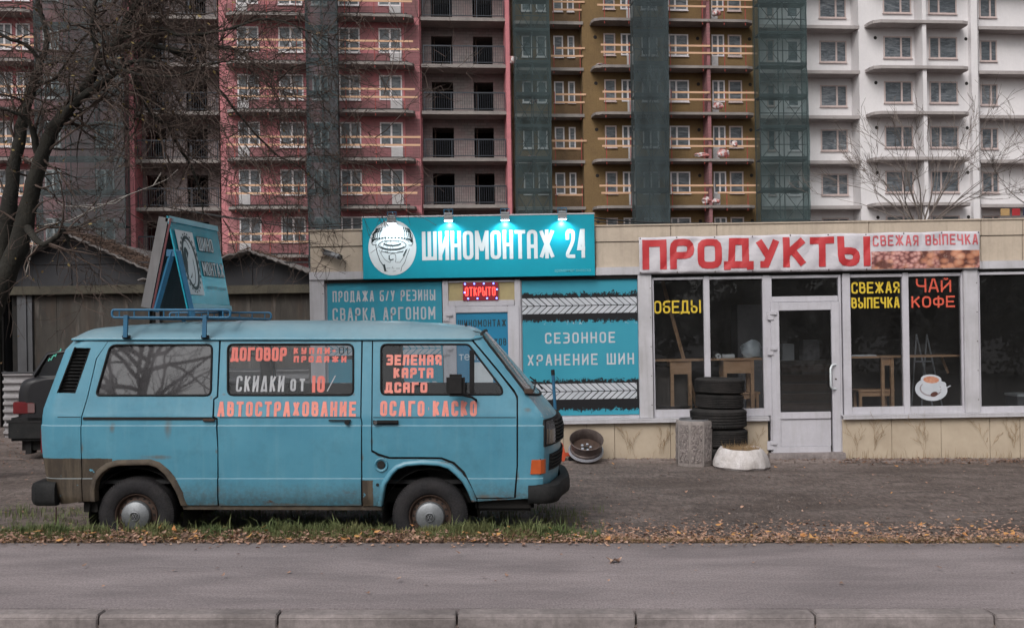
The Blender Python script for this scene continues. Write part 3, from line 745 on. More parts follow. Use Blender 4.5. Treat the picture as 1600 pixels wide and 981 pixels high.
    for i in range(5):
        z = zA2+.012+(zB2-zA2-.024)*i/4; fpatch('grille_bar', M['bumper'], z-.006, z+.006, .14, 1.86, .02, g2, n=24)
    # indicator on the near front corner, wraps from the side
    (xa, za), (xb, zb) = px2(828.5, 740), px2(850, 718)
    for far in (0, 1):
        mb = MB(); pl = []
        for z in (za, zb): pl.append([(xa + (.012 if z == zb else 0), side_y(xa, z)-.006, z), (xb-.03, side_y(xb-.03, z)-.008, z), (xb-.004, side_y(xb, z)+.0, z), (xb+.01, side_y(xb, z)+.03, z)])
        if far: pl = [[(x, VW-y, z) for x, y, z in r] for r in pl]
        ob = mb.grid(pl).build('indicator', M['orange_lens'], root); md = ob.modifiers.new('s', 'SOLIDIFY'); md.thickness = .014; md.offset = 0
        MB().grid([[(x+.0, y+.007*(1 if not far else -1), z+(.008 if i else -.008)) for x, y, z in r] for i, r in enumerate(pl)]).build('indicator_frame', M['black_rubber'], ob)
    # front bumper: swept section
    zt_, zb_ = px2(830, 757)[1], px2(830, 786)[1]
    xs0 = px2(825, 770)[0]; xc_ = px2(871, 770)[0]; xm = VF.uv(889, 750, VW/2)[0]
    path = [(xs0, -.02), (xs0+.1, -.03), (xs0+.17, -.02), (xc_-.02, .02), (xc_+.03, .1), (xc_+.06, .3), (xm-.01, .6), (xm, .92)]
    path = path + [(x, VW-y) for x, y in path[:-1]][::-1]
    def sweep(path, zb, zt, th, name, m):
        rows = []
        n = len(path)
        for i, p in enumerate(path):
            a = Vector(path[max(0, i-1)]); b = Vector(path[min(n-1, i+1)]); d = (b-a).normalized(); nr = Vector((-d.y, d.x))
            P = Vector(p); rows.append([(P.x+nr.x*k, P.y+nr.y*k, z) for k, z in ((th, zb), (.03, zb), (.012, zb+.015), (0, zb+.05), (0, zt-.045), (.012, zt-.012), (.035, zt), (th, zt))] )
        mb = MB().grid(rows, flip=False)
        k = len(rows[0]); mb.f.append(tuple(range(k))); mb.f.append(tuple(range((n-1)*k, n*k))[::-1])
        return mb.build(name, m, root, smooth=35)
    sweep(path, zb_, zt_, .09, 'front_bumper', M['bumper'])
    zt2, zb2 = px2(70, 753)[1], px2(70, 789)[1]; xr_ = px2(46, 770)[0]
    path = [(px2(88, 770)[0], -.03), (xr_+.06, -.03), (xr_+.01, .02), (xr_, .1), (xr_-.03, .5), (xr_-.04, .92)]; path = path + [(x, VW-y) for x, y in path[:-1]][::-1]
    sweep(path[::-1], zb2, zt2, .10, 'rear_bumper', M['bumper'])
    # mirror
    mr = MB().box(px2(699.6, 600)[0], px2(728, 600)[0], -.14, -.07, px2(700, 617)[1], px2(700, 583)[1]).build('wing_mirror', M['black_rubber'], root, bevel=.026)
    MB().tube([(px2(718, 612)[0], -.09, px2(718, 614)[1]+.0), (px2(738, 617)[0], -.06, px2(738, 619)[1]), (px2(744, 622)[0], .0, px2(744, 624)[1]), (px2(744, 622)[0], lat(1)+.02, px2(744, 626)[1])], .010, 8).build('mirror_arm', M['black_rubber'], mr, smooth=60)
    # door handles
    xa, z = px2(584, 659); xb, _ = px2(622, 659)
    h = MB().box(xa, xb, -.028, -.008, z-.010, z+.010).build('door_handle', M['black_rubber'], root, bevel=.006)
    MB().lathe([(0,0),(.016,0),(.018,.03),(0,.03)], (xa+.02, -.03, z), 'Y', 16).build('lock', M['chrome'], h, smooth=40)
    MB().box(xa-.004, xb+.004, .003, .01, z-.02, z+.016).build('handle_recess', M['dark'], h)
    xa, z = px2(514, 656); xb, _ = px2(549, 656)
    h = MB().box(xa, xb, .002, .008, z-.008, z+.004).build('door_handle', M['dark'], root)
    MB().lathe([(0,-.035),(.02,-.035),(.022,0),(0,.0)], (px2(543, 659)[0], .01, px2(543, 659)[1]), 'Y', 18).build('lock', M['black_rubber'], h, smooth=40)
    # fuel cap and little plug
    x, z = px2(595.5, 726); 
    fc = MB().lathe([(0,.006),(.040,.004),(.046,-.008),(.054,-.010),(.060,.002),(.060,.02)], (x, lat(z)-.004, z), 'Y', 28).build('fuel_cap', blue, root, smooth=40)
    MB().lathe([(0,-.004),(.030,-.006),(.036,.0),(.036,.006)], (x, lat(z)-.003, z), 'Y', 24).build('cap_centre', M['bumper'], fc, smooth=40)
    x, z = px2(590, 757); MB().lathe([(0,-.008),(.01,-.008),(.016,.003)], (x, lat(z), z), 'Y', 16).build('jacking_plug', M['bumper'], root, smooth=40)
    x, z = px2(600, 672); 
    # underbody
    bz = px2(400, 797)[1]
    MB().box(xr0+.0, xe+.35, .25, VW-.25, bz+.03, bz+.16).build('underbody', M['dark'], root)
    MB().box(px2(292,790)[0], px2(594,790)[0], .06, VW-.06, bz-.0, bz+.16).build('underbody', M['dark'], root)
    MB().box(px2(92,780)[0], px2(146,780)[0], .08, VW-.08, px2(100,786)[1], .45).build('engine_bay_cover', M['dark'], root, bevel=.03)
    MB().box(px2(124,780)[0], px2(146,780)[0], .10, .2, px2(100,802)[1], .35).build('mud_flap', M['dark'], root)
    MB().box(px2(742,780)[0], px2(835,780)[0], .08, VW-.08, bz-.02, bz+.16).build('front_valance', M['dark'], root, bevel=.03)
    MB().tube([(px2(88,786)[0], .02, bz+.03), (px2(88,786)[0], .02, bz-.12)], .006).build('earth_strap', M['rust_steel'], root)
    x, z = px2(842, 784); MB().tube([(x, .15, z+.03), (x, .13, z-.04)], .012).build('towing_eye', M['rust_steel'], root)
    MB().box(px2(64,700)[0]+.04, px2(800,700)[0], .12, VW-.12, .40, .43).build('cabin_floor', M['interior'], root)
    # seats, steering wheel, dashboard
    for yy in (.22, 1.05):
        st = MB().box(px2(655,700)[0], px2(710,700)[0], yy, yy+.52, .43, .78).build('seat', M['interior'], root, bevel=.05)
        xx = px2(640,700)[0]; MB().prism([(xx,.76),(xx+.12,.76),(xx+.0,1.18),(xx-.12,1.18)], yy+.02, yy+.50).build('backrest', M['interior'], st)
    MB().box(px2(232,700)[0], px2(300,700)[0], .25, VW-.25, .43, .85).build('bench_seat', M['interior'], root, bevel=.04)
    MB().box(px2(775,640)[0], px2(815,640)[0], .12, VW-.12, .8, px2(800,614)[1]).build('dashboard', M['interior'], root, bevel=.03)
    c = Vector((px2(752,610)[0], .50, 1.02)); ax = Vector((.5, 0, 1)).normalized(); e1 = Vector((0,1,0)); e2 = ax.cross(e1)
    MB().tube([c+(e1*math.cos(t*math.pi/12)+e2*math.sin(t*math.pi/12))*.2 for t in range(25)], .013, 8, cap=False).build('steering_wheel', M['black_rubber'], root, smooth=60)
    # wheels
    def wheel(hx, hz, far=False):
        x, z = VF.uv(hx, hz, .05); sgn = -1 if far else 1; y = .045 if not far else VW-.045
        prof = [(.178,.03),(.186,.010),(.20,.0),(.235,-.014),(.275,-.012),(.300,.004),(.308,.012)]
        mb = MB()
        pr = prof + [(.318,.025),(.322,.05),(.323,.16),(.31,.19),(.27,.2),(.19,.19),(.178,.17)]
        mb.lathe([(r, h*sgn) for r, h in pr], (x, y, z), 'Y', 72)
        wl = empty('wheel'); wl.parent = root
        t = mb.build('tyre', M['tyre'], wl, smooth=40)
        # shoulder tread blocks
        tb = MB()
        for k in range(96):
            a = 2*math.pi*k/96; ca, sa = math.cos(a), math.sin(a); tx_, tz_ = -sa, ca
            for r0, r1, ya, yb, w in ((.300,.3265,.004,.045,.0062),):
                vs = []
                for rr_, yy_ in ((r0, ya), (r1-.006, ya+.006), (r1, yb)):
                    for sg in (-1, 1): vs.append((x+ca*rr_+tx_*w*sg, y+yy_*sgn, z+sa*rr_+tz_*w*sg))
                tb.add(vs, [(0,1,3,2), (2,3,5,4)])
        tb.build('tread_blocks', M['tyre'], wl)
        rim = MB().lathe([(r, h*sgn) for r, h in [(.183,.02),(.180,.006),(.172,.012),(.168,.03),(.160,.05),(.150,.045),(.120,.035),(.06,.03),(0,.03)]], (x, y, z), 'Y', 48).build('rim', M['rust_steel'], wl, smooth=40)
        hs_ = MB()
        for k in range(16):
            a = 2*math.pi*k/16; cx_, cz2 = x+math.cos(a)*.142, z+math.sin(a)*.142
            hs_.add([(cx_+.011*math.cos(u*math.pi/4), y+.040*sgn, cz2+.011*math.sin(u*math.pi/4)) for u in range(8)], [tuple(range(8))])
        hs_.build('rim_holes', M['dark'], wl)
        hc = MB().lathe([(r, h*sgn) for r, h in [(.126,.02),(.124,.004),(.115,-.010),(.085,-.022),(.045,-.028),(.042,-.036),(.036,-.038),(.033,-.031),(0,-.031)]], (x, y, z), 'Y', 48).build('hubcap', M['hubcap'], wl, smooth=30)
        em = MB()
        def pe(a, b, o=0): return (x+a, y-(.0335)*sgn, z+b)
        circ = [(.029*math.cos(u*math.pi/12), .029*math.sin(u*math.pi/12)) for u in range(24)]
        ribbon(em, circ, .004, pe, closed=True)
        ribbon(em, [(-.013,.022),(0,.002),(.013,.022)], .005, pe); ribbon(em, [(-.024,.014),(-.011,-.022),(0,-.002),(.011,-.022),(.024,.014)], .005, pe)
        em.build('emblem', M['bumper'], hc)
        return wl
    wheel(212.5, 805); wheel(672, 806.5); wheel(212.5, 805, True); wheel(672, 806.5, True)
    # lettering
    K = dict(rnd=.28, gap=.36)
    letters_on_van([('АВТОСТРАХОВАНИЕ', 341, 556, 627, 650.5, 4.4, K), ('ОСАГО·КАСКО', 594.5, 745, 626, 650, 4.6, K)], 'lettering', M['pink_letter'], root, -.003)
    KB = dict(rnd=.18, gap=.16); KC = dict(rnd=.12, gap=.24)
    letters_on_van([('ДОГОВОР', 361, 447.5, 542.5, 564, 4.4, KB), ('Кулли-', 459, 524, 543, 553, 3, KB) if 0 else ('КуПЛИ-', 459, 524, 543, 553, 3.0, dict(rnd=.1, gap=.55)),
                    ('ПРОДаЖИ', 459, 541, 556, 566, 3.0, dict(rnd=.1, gap=.45)), ('10', 487.5, 507, 587, 613, 5.0, dict(rnd=.3, gap=.2))], 'window_lettering', M['red_letter'], root, .004)
    letters_on_van([('ЗЕЛЕНаЯ', 604, 690, 554, 570.5, 3.9, KC), ('КаРТа', 615, 677, 574.5, 590.5, 4.1, KC), ('ДСаГО', 601.5, 667.5, 597, 613.5, 4.1, KC)], 'window_lettering', M['pink_letter'], root, .004)
    letters_on_van([('СКИдКИ', 369, 443, 587, 612, 3.3, dict(rnd=.3, gap=.4, slant=.04)), ('от', 454, 476, 585, 611, 3.6, dict(rnd=.3, gap=.5)), ('/', 511, 524, 586, 612, 1.6, {})], 'window_lettering', M['white_letter'], root, .004)
    letters_on_van([('0', 530, 537, 542, 553, 1.2, dict(rnd=.2)), ('1', 540, 546, 542, 553, 1.2, dict(rnd=.1))], 'window_lettering', M['bumper'], root, .004)
    return root
van = build_van()
# ------------------------------------------------------------------ SHOP
M['pvc'] = mat('white_pvc', (.50,.49,.53), (.43,.42,.455), .45, 2.5, streak=((.30,.285,.28), .35), fine=.03)
M['metal_trim'] = mat('white_metal_trim', (.50,.49,.52), (.40,.39,.41), .5, 2.5, streak=((.26,.25,.24), .45))
M['dark_red'] = mat('dark_red_paint', (.10,.02,.025), None, .7)
M['panel_beige'] = mat('beige_cladding', (.50,.42,.335), (.42,.35,.28), .7, 1.8, streak=((.27,.22,.17), .4), fine=.05, bump=.1)
def m_plinth():
    m, nt, b = newmat('plinth_cladding'); b.inputs['Roughness'].default_value = .8
    v = coords(nt); f = noisen(nt, v, 2.2, 6, .65)
    col = mixc(nt, ramp(nt, f, [(.35, 0.0), (.65, 1.0)]), (.46,.385,.295), (.39,.32,.24))
    sx = N(nt, 'ShaderNodeSeparateXYZ'); L(nt, v, sx.inputs[0])
    nf = noisen(nt, coords(nt, (1, 1, .5)), 7, 7, .8)
    dz = mathn(nt, 'ADD', mathn(nt, 'MULTIPLY', sx.outputs[2], 2.2), mathn(nt, 'MULTIPLY', mathn(nt, 'SUBTRACT', nf, .5), 2.0))
    sp = noisen(nt, coords(nt, (3, 3, 1)), 9, 6, .8)
    col = mixc(nt, ramp(nt, sp, [(.60, 0.0), (.78, .5)]), col, (.18,.14,.105)); L(nt, col, b.inputs['Base Color'])
    bumpn(nt, b, nf, .2, .01); return m
M['plinth'] = m_plinth()
M['sign_cyan'] = mat('cyan_sign_print', (.006,.29,.385), (.008,.26,.35), .38, 1.2, spec=.2, fine=.02, bump=.06, bscale=3, bdist=.02)
M['panel_cyan'] = mat('cyan_window_film', (.035,.29,.40), (.028,.245,.345), .45, .8, spec=.25, streak=((.07,.22,.28), .4), fine=.02)
M['door_cyan'] = mat('deep_blue_door_film', (.01,.20,.36), (.012,.17,.31), .4, 1)
M['sign_white'] = mat('sign_white_print', (.62,.66,.68), (.56,.60,.62), .45, 2)
M['sign_black'] = mat('sign_black_print', (.012,.03,.035), None, .5)
M['film_white'] = mat('white_film_print', (.50,.52,.56), (.42,.45,.49), .5, 5)
M['film_black'] = mat('black_film_print', (.012,.012,.014), (.018,.017,.019), .6, 5, spec=.2)
M['banner_white'] = mat('banner_vinyl', (.56,.54,.57), (.47,.45,.49), .5, 3, stretch=(1,1,2.5), bump=.5, bscale=4, bdist=.03)
M['banner_red'] = mat('banner_red_print', (.50,.035,.04), (.43,.03,.035), .5, 3, bump=.4, bscale=4, bdist=.03)
M['banner_pink'] = mat('banner_crimson_print', (.46,.06,.08), (.55,.14,.15), .5, 9)
M['yellow_film'] = mat('yellow_film_letter', (.62,.44,.035), (.56,.40,.03), .5, 3)
M['orange_film'] = mat('orange_red_film_letter', (.62,.10,.055), (.56,.085,.05), .5, 3)
M['wood'] = mat('pale_pine', (.58,.36,.21), (.48,.29,.165), .6, 3, stretch=(1,1,6))
M['shop_wall'] = mat('shop_inner_wall', (.085,.072,.062), (.11,.095,.08), .9, 2)
M['shop_floor'] = mat('shop_floor', (.12,.10,.085), (.09,.075,.065), .6, 2)
M['fridge'] = mat('grey_cabinet', (.16,.16,.17), None, .5)
M['bag'] = mat('pale_plastic_bag', (.5,.55,.58), (.4,.46,.5), .4, 8, bump=.7, bscale=12, bdist=.02)
M['roof_felt'] = mat('roof_felt', (.06,.058,.058), (.09,.085,.085), .95, 2)
SF = frame(486, 14.4, GZ, 0, .95)
def sbox(mb, xa, ya, xb, yb, n0, n1):     # pixels; both y at the left end xa
    x0, zt = SF.uv(xa, ya, n0); _, zb = SF.uv(xa, yb, n0); x1, _ = SF.uv(xb, ya, n0)
    return mb.box(x0, x1, n0, n1, zb, zt)
def sb(name, m, parent, xa, ya, xb, yb, n0, n1, bevel=0):
    return sbox(MB(), xa, ya, xb, yb, n0, n1).build(name, m, parent, bevel=bevel, smooth=35 if bevel else None)
def stext(s, xa, ya, xb, yb, n, m, parent, bold=0.0, name='lettering', fr=None, space=1.0):
    fr = fr or SF; x0, zt = fr.uv(xa, ya, n); _, zb = fr.uv(xa, yb, n); x1, _ = fr.uv(xb, ya, n)
    if all(c in G or c == ' ' for c in s):
        wpx = {0.0: 1.4, .008: 2.1, .01: 2.1, .010: 2.5, .012: 2.5, .020: 2.8, .022: 2.8}.get(bold, 2.2)
        big = wpx > 2.7
        return stroke_text(s, x0, x1, zb, zt, wpx*14.4/F, lambda a, b, o=0: (a, n-o, b), rnd=.42 if big else .34, gap=.2 if big else .42).build(name, m, parent)
    return font_text(s, x0, x1, zb, zt, lambda a, b, o: (a, n-o, b), bold, space=space).build(name, m, parent)
def m_splatter():
    m, nt, b = newmat('tyre_track_print'); b.inputs['Roughness'].default_value = .5
    v = coords(nt); sx = N(nt, 'ShaderNodeSeparateXYZ'); L(nt, v, sx.inputs[0]); Z = sx.outputs[2]
    f = noisen(nt, coords(nt, (1, 1, 1)), 1.0, 3, .6)
    base = mixc(nt, ramp(nt, f, [(.3, 0.0), (.7, 1.0)]), (.045,.30,.40), (.035,.25,.345))
    def px_z(py, px=905): return SF.uv(px, py, 0)[1]
    n1 = noisen(nt, coords(nt, (2.2, 1, 1)), 3.5, 9, .82); n2 = noisen(nt, coords(nt, (1, 1, 1), (5, 0, 3)), 30, 3, .8)
    nn = mathn(nt, 'ADD', mathn(nt, 'MULTIPLY', mathn(nt, 'SUBTRACT', n1, .5), .26), mathn(nt, 'MULTIPLY', mathn(nt, 'SUBTRACT', n2, .5), .20))
    blk = None
    for (yt, yb) in ((458, 502), (593, 641)):
        c = (px_z(yt)+px_z(yb))/2; h = (px_z(yt)-px_z(yb))/2
        d = mathn(nt, 'SUBTRACT', h, mathn(nt, 'ABSOLUTE', mathn(nt, 'SUBTRACT', Z, c)))
        k = mathn(nt, 'GREATER_THAN', mathn(nt, 'ADD', d, nn), 0)
        blk = k if blk is None else mathn(nt, 'MAXIMUM', blk, k)
    n3 = noisen(nt, coords(nt, (1, 1, 1), (15, 0, 3)), 16, 4, .8); n4 = noisen(nt, coords(nt, (1, 1, 1), (2, 0, 9)), 1.5, 2, .5)
    pale = mathn(nt, 'MULTIPLY', mathn(nt, 'GREATER_THAN', n3, .60), mathn(nt, 'GREATER_THAN', n4, .52))
    near_edge = None
    for (yt, yb) in ((497, 505), (634, 643)):
        k = mathn(nt, 'LESS_THAN', mathn(nt, 'ABSOLUTE', mathn(nt, 'SUBTRACT', Z, (px_z(yt)+px_z(yb))/2)), .05); near_edge = k if near_edge is None else mathn(nt, 'MAXIMUM', near_edge, k)
    base = mixc(nt, mathn(nt, 'MULTIPLY', pale, near_edge), base, (.42,.45,.49))
    col = mixc(nt, blk, base, (.012,.012,.014)); L(nt, col, b.inputs['Base Color']); b.inputs['Specular IOR Level'].default_value = .25; return m
M['splatter'] = m_splatter()
def tread_rows(mb, xa, xb, yt, yb, n, parent_n=0):
    """rows of arrow-shaped tread blocks, pointing right"""
    x0, zt = SF.uv(xa, yt, n); _, zb = SF.uv(xa, yb, n); x1, _ = SF.uv(xb, yt, n)
    zm = (zt+zb)/2; p = .093; g = .012; sl = (zt-zm)*1.05; x = x0-sl; rnd = random.Random(int(yt))
    while x < x1:
        for up in (0, 1):
            za, zc = (zm+.006, zt) if up else (zb, zm-.006)
            xa0, xa1 = (x+sl, x) if up else (x, x+sl)
            w = p-g*(1+rnd.random()*.8)
            q = [(xa0, za), (xa0+w, za), (xa1+w, zc), (xa1, zc)]
            for lim, sg in ((x0, 1), (x1, -1)):
                o_ = []
                for i in range(len(q)):
                    a, b = q[i], q[(i+1) % len(q)]; ia, ib = (a[0]-lim)*sg >= 0, (b[0]-lim)*sg >= 0
                    if ia: o_.append(a)
                    if ia != ib: t = (lim-a[0])/(b[0]-a[0]); o_.append((lim, a[1]+(b[1]-a[1])*t))
                q = o_
            if len(q) > 2: mb.add([(a, n, b) for a, b in q], [tuple(range(len(q)))])
        x += p
def shop():
    cx0, cz1 = SF.uv(484, 362); xL = cx0; xR = SF.uv(1600, 350)[0] + 3.2
    root = empty('shop_building', SF.M, 'low beige shop pavilion with white window frames, tyre workshop left and grocery right', 'shop')
    H = cz1; B = -.35
    zc = lambda px, py, n=0: SF.uv(px, py, n)[1]
    zcor_b = zc(525, 437.5); zcor_t = zc(525, 425); zled = zc(875, 656)
    P = lambda name, m, *a, **k: bx(name, m, root, *a, **k)
    # envelope: back, sides, roof, floor
    P('side_wall', M['panel_beige'], xL, xL+.10, .06, 6.0, B, H-.02)
    P('side_wall', M['panel_beige'], xR-.10, xR, .06, 6.0, B, H-.02)
    P('back_wall', M['shop_wall'], xL+.1, xR-.1, 5.9, 6.0, B, H-.02)
    P('flat_roof', M['roof_felt'], xL+.10, xR-.10, .10, 5.9, zcor_t+.15, zcor_t+.25)
    P('floor', M['shop_floor'], xL+.1, xR-.1, .12, 5.9, B, .02)
    xd = SF.uv(1005, 500)[0]
    P('partition_wall', M['shop_wall'], xd, xd+.08, .15, 5.9, .02, zcor_t+.15)
    P('ceiling', M['shop_wall'], xd+.08, xR-.1, .12, 5.9, zcor_t+.05, zcor_t+.145)
    # parapet cladding panels with recessed joints; the backing wall sits behind
    P('parapet_backing', M['roof_felt'], xL+.1, xR-.1, .012, .10, zcor_t, H-.06)
    zj = zc(525, 385.5)
    for (a, b) in ((484.5, 567), (567, 640), (640, 930), (930, 1048), (1048, 1120), (1120, 1357), (1357, 1532), (1532, 1597), (1597, 1760), (1760, 1930)):
        x0, x1 = SF.uv(a, 390)[0]+.004, SF.uv(b, 390)[0]-.004
        P('cladding_panel', M['panel_beige'], x0, x1, -.028, .011, zj+.004, H, bevel=.004)
        P('cladding_panel', M['panel_beige'], x0, x1, -.012, .011, zcor_t, zj-.004, bevel=.004)
    P('parapet_cap', M['panel_beige'], xL-.02, xR+.02, -.045, .12, H, H+.022, bevel=.004)
    # fascia channel
    for a, b in ((484, 930), (930, 1532), (1532, 1930)):
        P('fascia_trim', M['metal_trim'], SF.uv(a, 430)[0]+.002, SF.uv(b, 430)[0]-.002, -.055, .03, zcor_b, zcor_t, bevel=.006)
    P('fascia_groove', M['dark'], xL+.05, xR-.05, -.02, .03, zcor_b-.045, zcor_b-.001)
    # corner and bay pilasters
    zp0 = .0
    for (a, b, n) in ((485, 508, -.03), (997, 1018, -.06), (1503.5, 1526, -.06)):
        x0, x1 = SF.uv(a, 500)[0], SF.uv(b, 500)[0]
        p = P('pilaster', M['metal_trim'], x0, x1, n, .10, zled+.012, zcor_b-.002, bevel=.005)
        for k in range(5):
            z = zled+.2+k*.42; MB().lathe([(0,-.003),(.006,-.003),(.008,.0)], (x1-.02, n-.001, z), 'Y', 8).build('rivet', M['rust_steel'], p)
    # workshop section: blue side panel, frame mullions
    P('wall_infill', M['pvc'], SF.uv(508, 500)[0], SF.uv(690, 500)[0], .035, .10, zled+.012, zcor_b-.046)
    P('wall_infill', M['pvc'], SF.uv(812, 500)[0], SF.uv(997, 500)[0], .035, .10, zled+.012, zcor_b-.046)
    # window ledge & plinth
    xdl0, xdl1 = SF.uv(697, 700)[0], SF.uv(812, 700)[0]; xdr0, xdr1 = SF.uv(1200.5, 700)[0], SF.uv(1314, 700)[0]
    for a, b in ((xL, xdl0), (xdl1, xdr0), (xdr1, xR)):
        P('window_ledge', M['metal_trim'], a+.002, b-.002, -.11, .05, zled-.012, zled+.010, bevel=.004)
        P('ledge_lip', M['metal_trim'], a+.003, b-.003, -.112, -.104, zled-.05, zled-.012)
        P('plinth_backing', M['dark'], a+.002, b-.002, .013, .10, B, zled-.05)
    cuts = [485, 560, 640, 697]
    for cs in (cuts, [812, 880, 917, 960, 1047, 1120, 1199.5], [1315, 1392, 1469, 1545, 1592, 1665, 1740, 1815, 1925]):
        for a, b in zip(cs[:-1], cs[1:]):
            P('plinth_panel', M['plinth'], SF.uv(a, 680)[0]+.003, SF.uv(b, 680)[0]-.003, -.035, .012, B, zled-.054, bevel=.003)
    # windows
    def win(a, b, yt, yb, splits, name='window', panes=True):
        """outer frame in px (y at left end), glass openings list"""
        x0, zt = SF.uv(a, yt); _, zb = SF.uv(a, yb); x1, _ = SF.uv(b, yt)
        w = empty(name); w.parent = root
        fr_ = MB()
        op = []
        for (oa, ob, ot, obm) in splits:
            ax, at = SF.uv(oa, ot); _, ab = SF.uv(oa, obm); bx_, _ = SF.uv(ob, ot); op.append((ax, bx_, ab, at))
        zz0, zz1 = op[0][2], op[0][3]
        xs = [x0]+[v for o_ in op for v in o_[:2]]+[x1]
        for i in range(0, len(xs), 2): MB().box(xs[i], xs[i+1], -.022, .06, zb, zt).build('frame', M['pvc'], w, bevel=.007, smooth=35)
        for o_ in op:
            MB().box(o_[0]-.001, o_[1]+.001, -.020, .058, zb, o_[2]).build('frame', M['pvc'], w, bevel=.006, smooth=35)
            MB().box(o_[0]-.001, o_[1]+.001, -.020, .058, o_[3], zt).build('frame', M['pvc'], w, bevel=.006, smooth=35)
            MB().box(o_[0]+.003, o_[1]-.003, .014, .020, o_[2]+.003, o_[3]-.003).build('pane', M['shop_glass'], w)
        return w
    w1 = win(1018.5, 1202, 432.5, 652.5, [(1021, 1098.5, 438, 640), (1108, 1190.5, 437, 639)])
    w2 = win(1315, 1503, 427, 648, [(1327.5, 1408.5, 434, 636), (1418.5, 1500, 432.5, 635)])
    w3 = win(1526.5, 1702, 423.5, 645, [(1529.5, 1612, 430, 635), (1622, 1690, 428, 634)])
    w4 = win(1704, 1900, 420.5, 642, [(1716, 1800, 427, 632), (1812, 1890, 426, 631)])
    # right door
    def door(a, b, yt, yb, transom, glass, cyan=False):
        d = empty('door'); d.parent = root
        def f(name, m, xa, ya, xb, yb_, n0, n1, bevel=.006): return sb(name, m, d, xa, ya, xb, yb_, n0, n1, bevel)
        ta, tb, tt, tbm = transom; ga, gb, gt, gb2 = glass
        f('frame', M['pvc'], a, yt, ta, yb, -.02, .06); f('frame', M['pvc'], tb, yt-.017*(tb-a), b, yb-.017*(tb-a), -.02, .06)
        f('frame', M['pvc'], ta+.1, yt, tb-.1, tt, -.018, .058); f('frame', M['pvc'], ta+.1, tbm, tb-.1, tbm+9, -.018, .058)
        lf = [a+3.5, b-2.5]                     # leaf
        lt = tbm+9; lb = yb
        f('leaf_stile', M['pvc'], lf[0], lt, ga, lb-1, -.045, .02); f('leaf_stile', M['pvc'], gb, lt-.017*(gb-ga), lf[1], lb-1-.017*(gb-ga), -.045, .02)
        f('leaf_rail', M['pvc'], ga, lt, gb, gt, -.043, .018); f('leaf_rail', M['pvc'], ga, gb2, gb, gb2+11, -.043, .018); f('leaf_rail', M['pvc'], ga, lb-12, gb, lb-1, -.043, .018)
        f('kick_panel', M['pvc'], ga, gb2+11, gb, lb-12, -.020, .01)
        f('glazing_bead', M['dark'], ga, gb2-1.2, gb, gb2, -.036, -.01, 0)
        return d, f
    d, f = door(1200.5, 1313.5, 430, 710, (1205.5, 1309.5, 435.5, 463.5), (1217, 1298.5, 485.5, 644))
    f('pane', M['shop_glass'], 1205, 436, 1310, 464, .01, .016, 0); f('pane', M['shop_glass'], 1217, 486, 1298.5, 645, -.02, -.014, 0)
    for y in (486, 541, 689): 
        f('hinge', M['pvc'], 1199, y, 1209, y+14, -.06, -.043, .004); f('hinge', M['pvc'], 1204, y+1, 1214, y+6, -.075, -.055, .004)
    hx, hz = SF.uv(1295, 572, -.05); 
    pts = [(hx+.10, -.04, hz+.02), (hx+.03, -.10, hz+.015), (hx, -.125, hz-.03), (hx, -.125, hz-.28), (hx+.03, -.10, hz-.325), (hx+.10, -.04, hz-.33)]
    MB().tube(pts, .014, 10).build('pull_handle', M['sign_white'], d, smooth=60)
    kx, kz = SF.uv(1306, 592, -.045); MB().lathe([(0,-.01),(.011,-.01),(.013,.0)], (kx, -.046, kz), 'Y', 12).build('keyhole', M['rust_steel'], d)
    # left workshop door
    d, f = door(691, 813, 437, 712, (700, 803.5, 442, 470), (712, 793, 489, 644))
    f('transom_panel', mat('yellowed_plastic', (.40,.33,.16), (.34,.28,.15), .6), 700, 442, 804, 470.5, .008, .02, 0)
    f('pane', M['door_cyan'], 711.5, 489, 793.5, 644, -.02, -.014, 0)
    for y in (488, 541): f('hinge', M['pvc'], 692, y, 702, y+14, -.06, -.043, .004); f('hinge', M['pvc'], 697, y+1, 707, y+6, -.075, -.055, .004)
    stext('ШИНОМОНТАЖ', 716, 500, 791, 511, -.0215, M['sign_black'], d, .0); stext('ДИСКОВ', 752, 529, 791, 540, -.0215, M['sign_black'], d, .0); stext('тел. 9', 717, 551, 760, 563, -.0215, M['sign_white'], d, .0)
    f('notice', M['sign_white'], 738, 566, 770, 608, -.024, -.021, 0); f('notice', M['panel_beige'], 700, 640, 701, 641, -.047, -.046, 0)
    # blue film panels
    pl = sb('film_panel', M['panel_cyan'], root, 511, 442, 690, 648, .02, .033)
    stext('ПРОДАЖА Б/У РЕЗИНЫ', 519.5, 455, 680, 472, .0185, M['film_white'], pl, .008, space=1.05); stext('СВАРКА АРГОНОМ', 519.5, 481.5, 680, 501.5, .0185, M['film_white'], pl, .012, space=1.1)
    stext('РЕМОНТ ПОРЕЗОВ', 520, 598, 684, 611, .0185, M['film_white'], pl, .01, space=1.05)
    for ya, yb in ((527, 536), (556, 562)): sb('print_band', M['film_black'], pl, 512, ya, 689, yb, .0187, .0195)
    mb = MB(); tread_rows(mb, 512, 689, 537, 556, .0185); tag(mb.build('tread_print', M['film_white'], pl), kind='stuff')
    pr = sb('film_panel', M['splatter'], root, 815, 438.5, 995.5, 650, .02, .033)
    for (ya, yb) in ((466.5, 491), (600.5, 625)):
        mb = MB(); tread_rows(mb, 815.5, 995, ya, yb, .0185); tag(mb.build('tread_print', M['film_white'], pr), kind='stuff')
    stext('СЕЗОННОЕ', 851.5, 520, 961, 537, .0185, M['film_white'], pr, .010, space=1.15); stext('ХРАНЕНИЕ ШИН', 824, 554, 990.5, 571.5, .0185, M['film_white'], pr, .010, space=1.12)
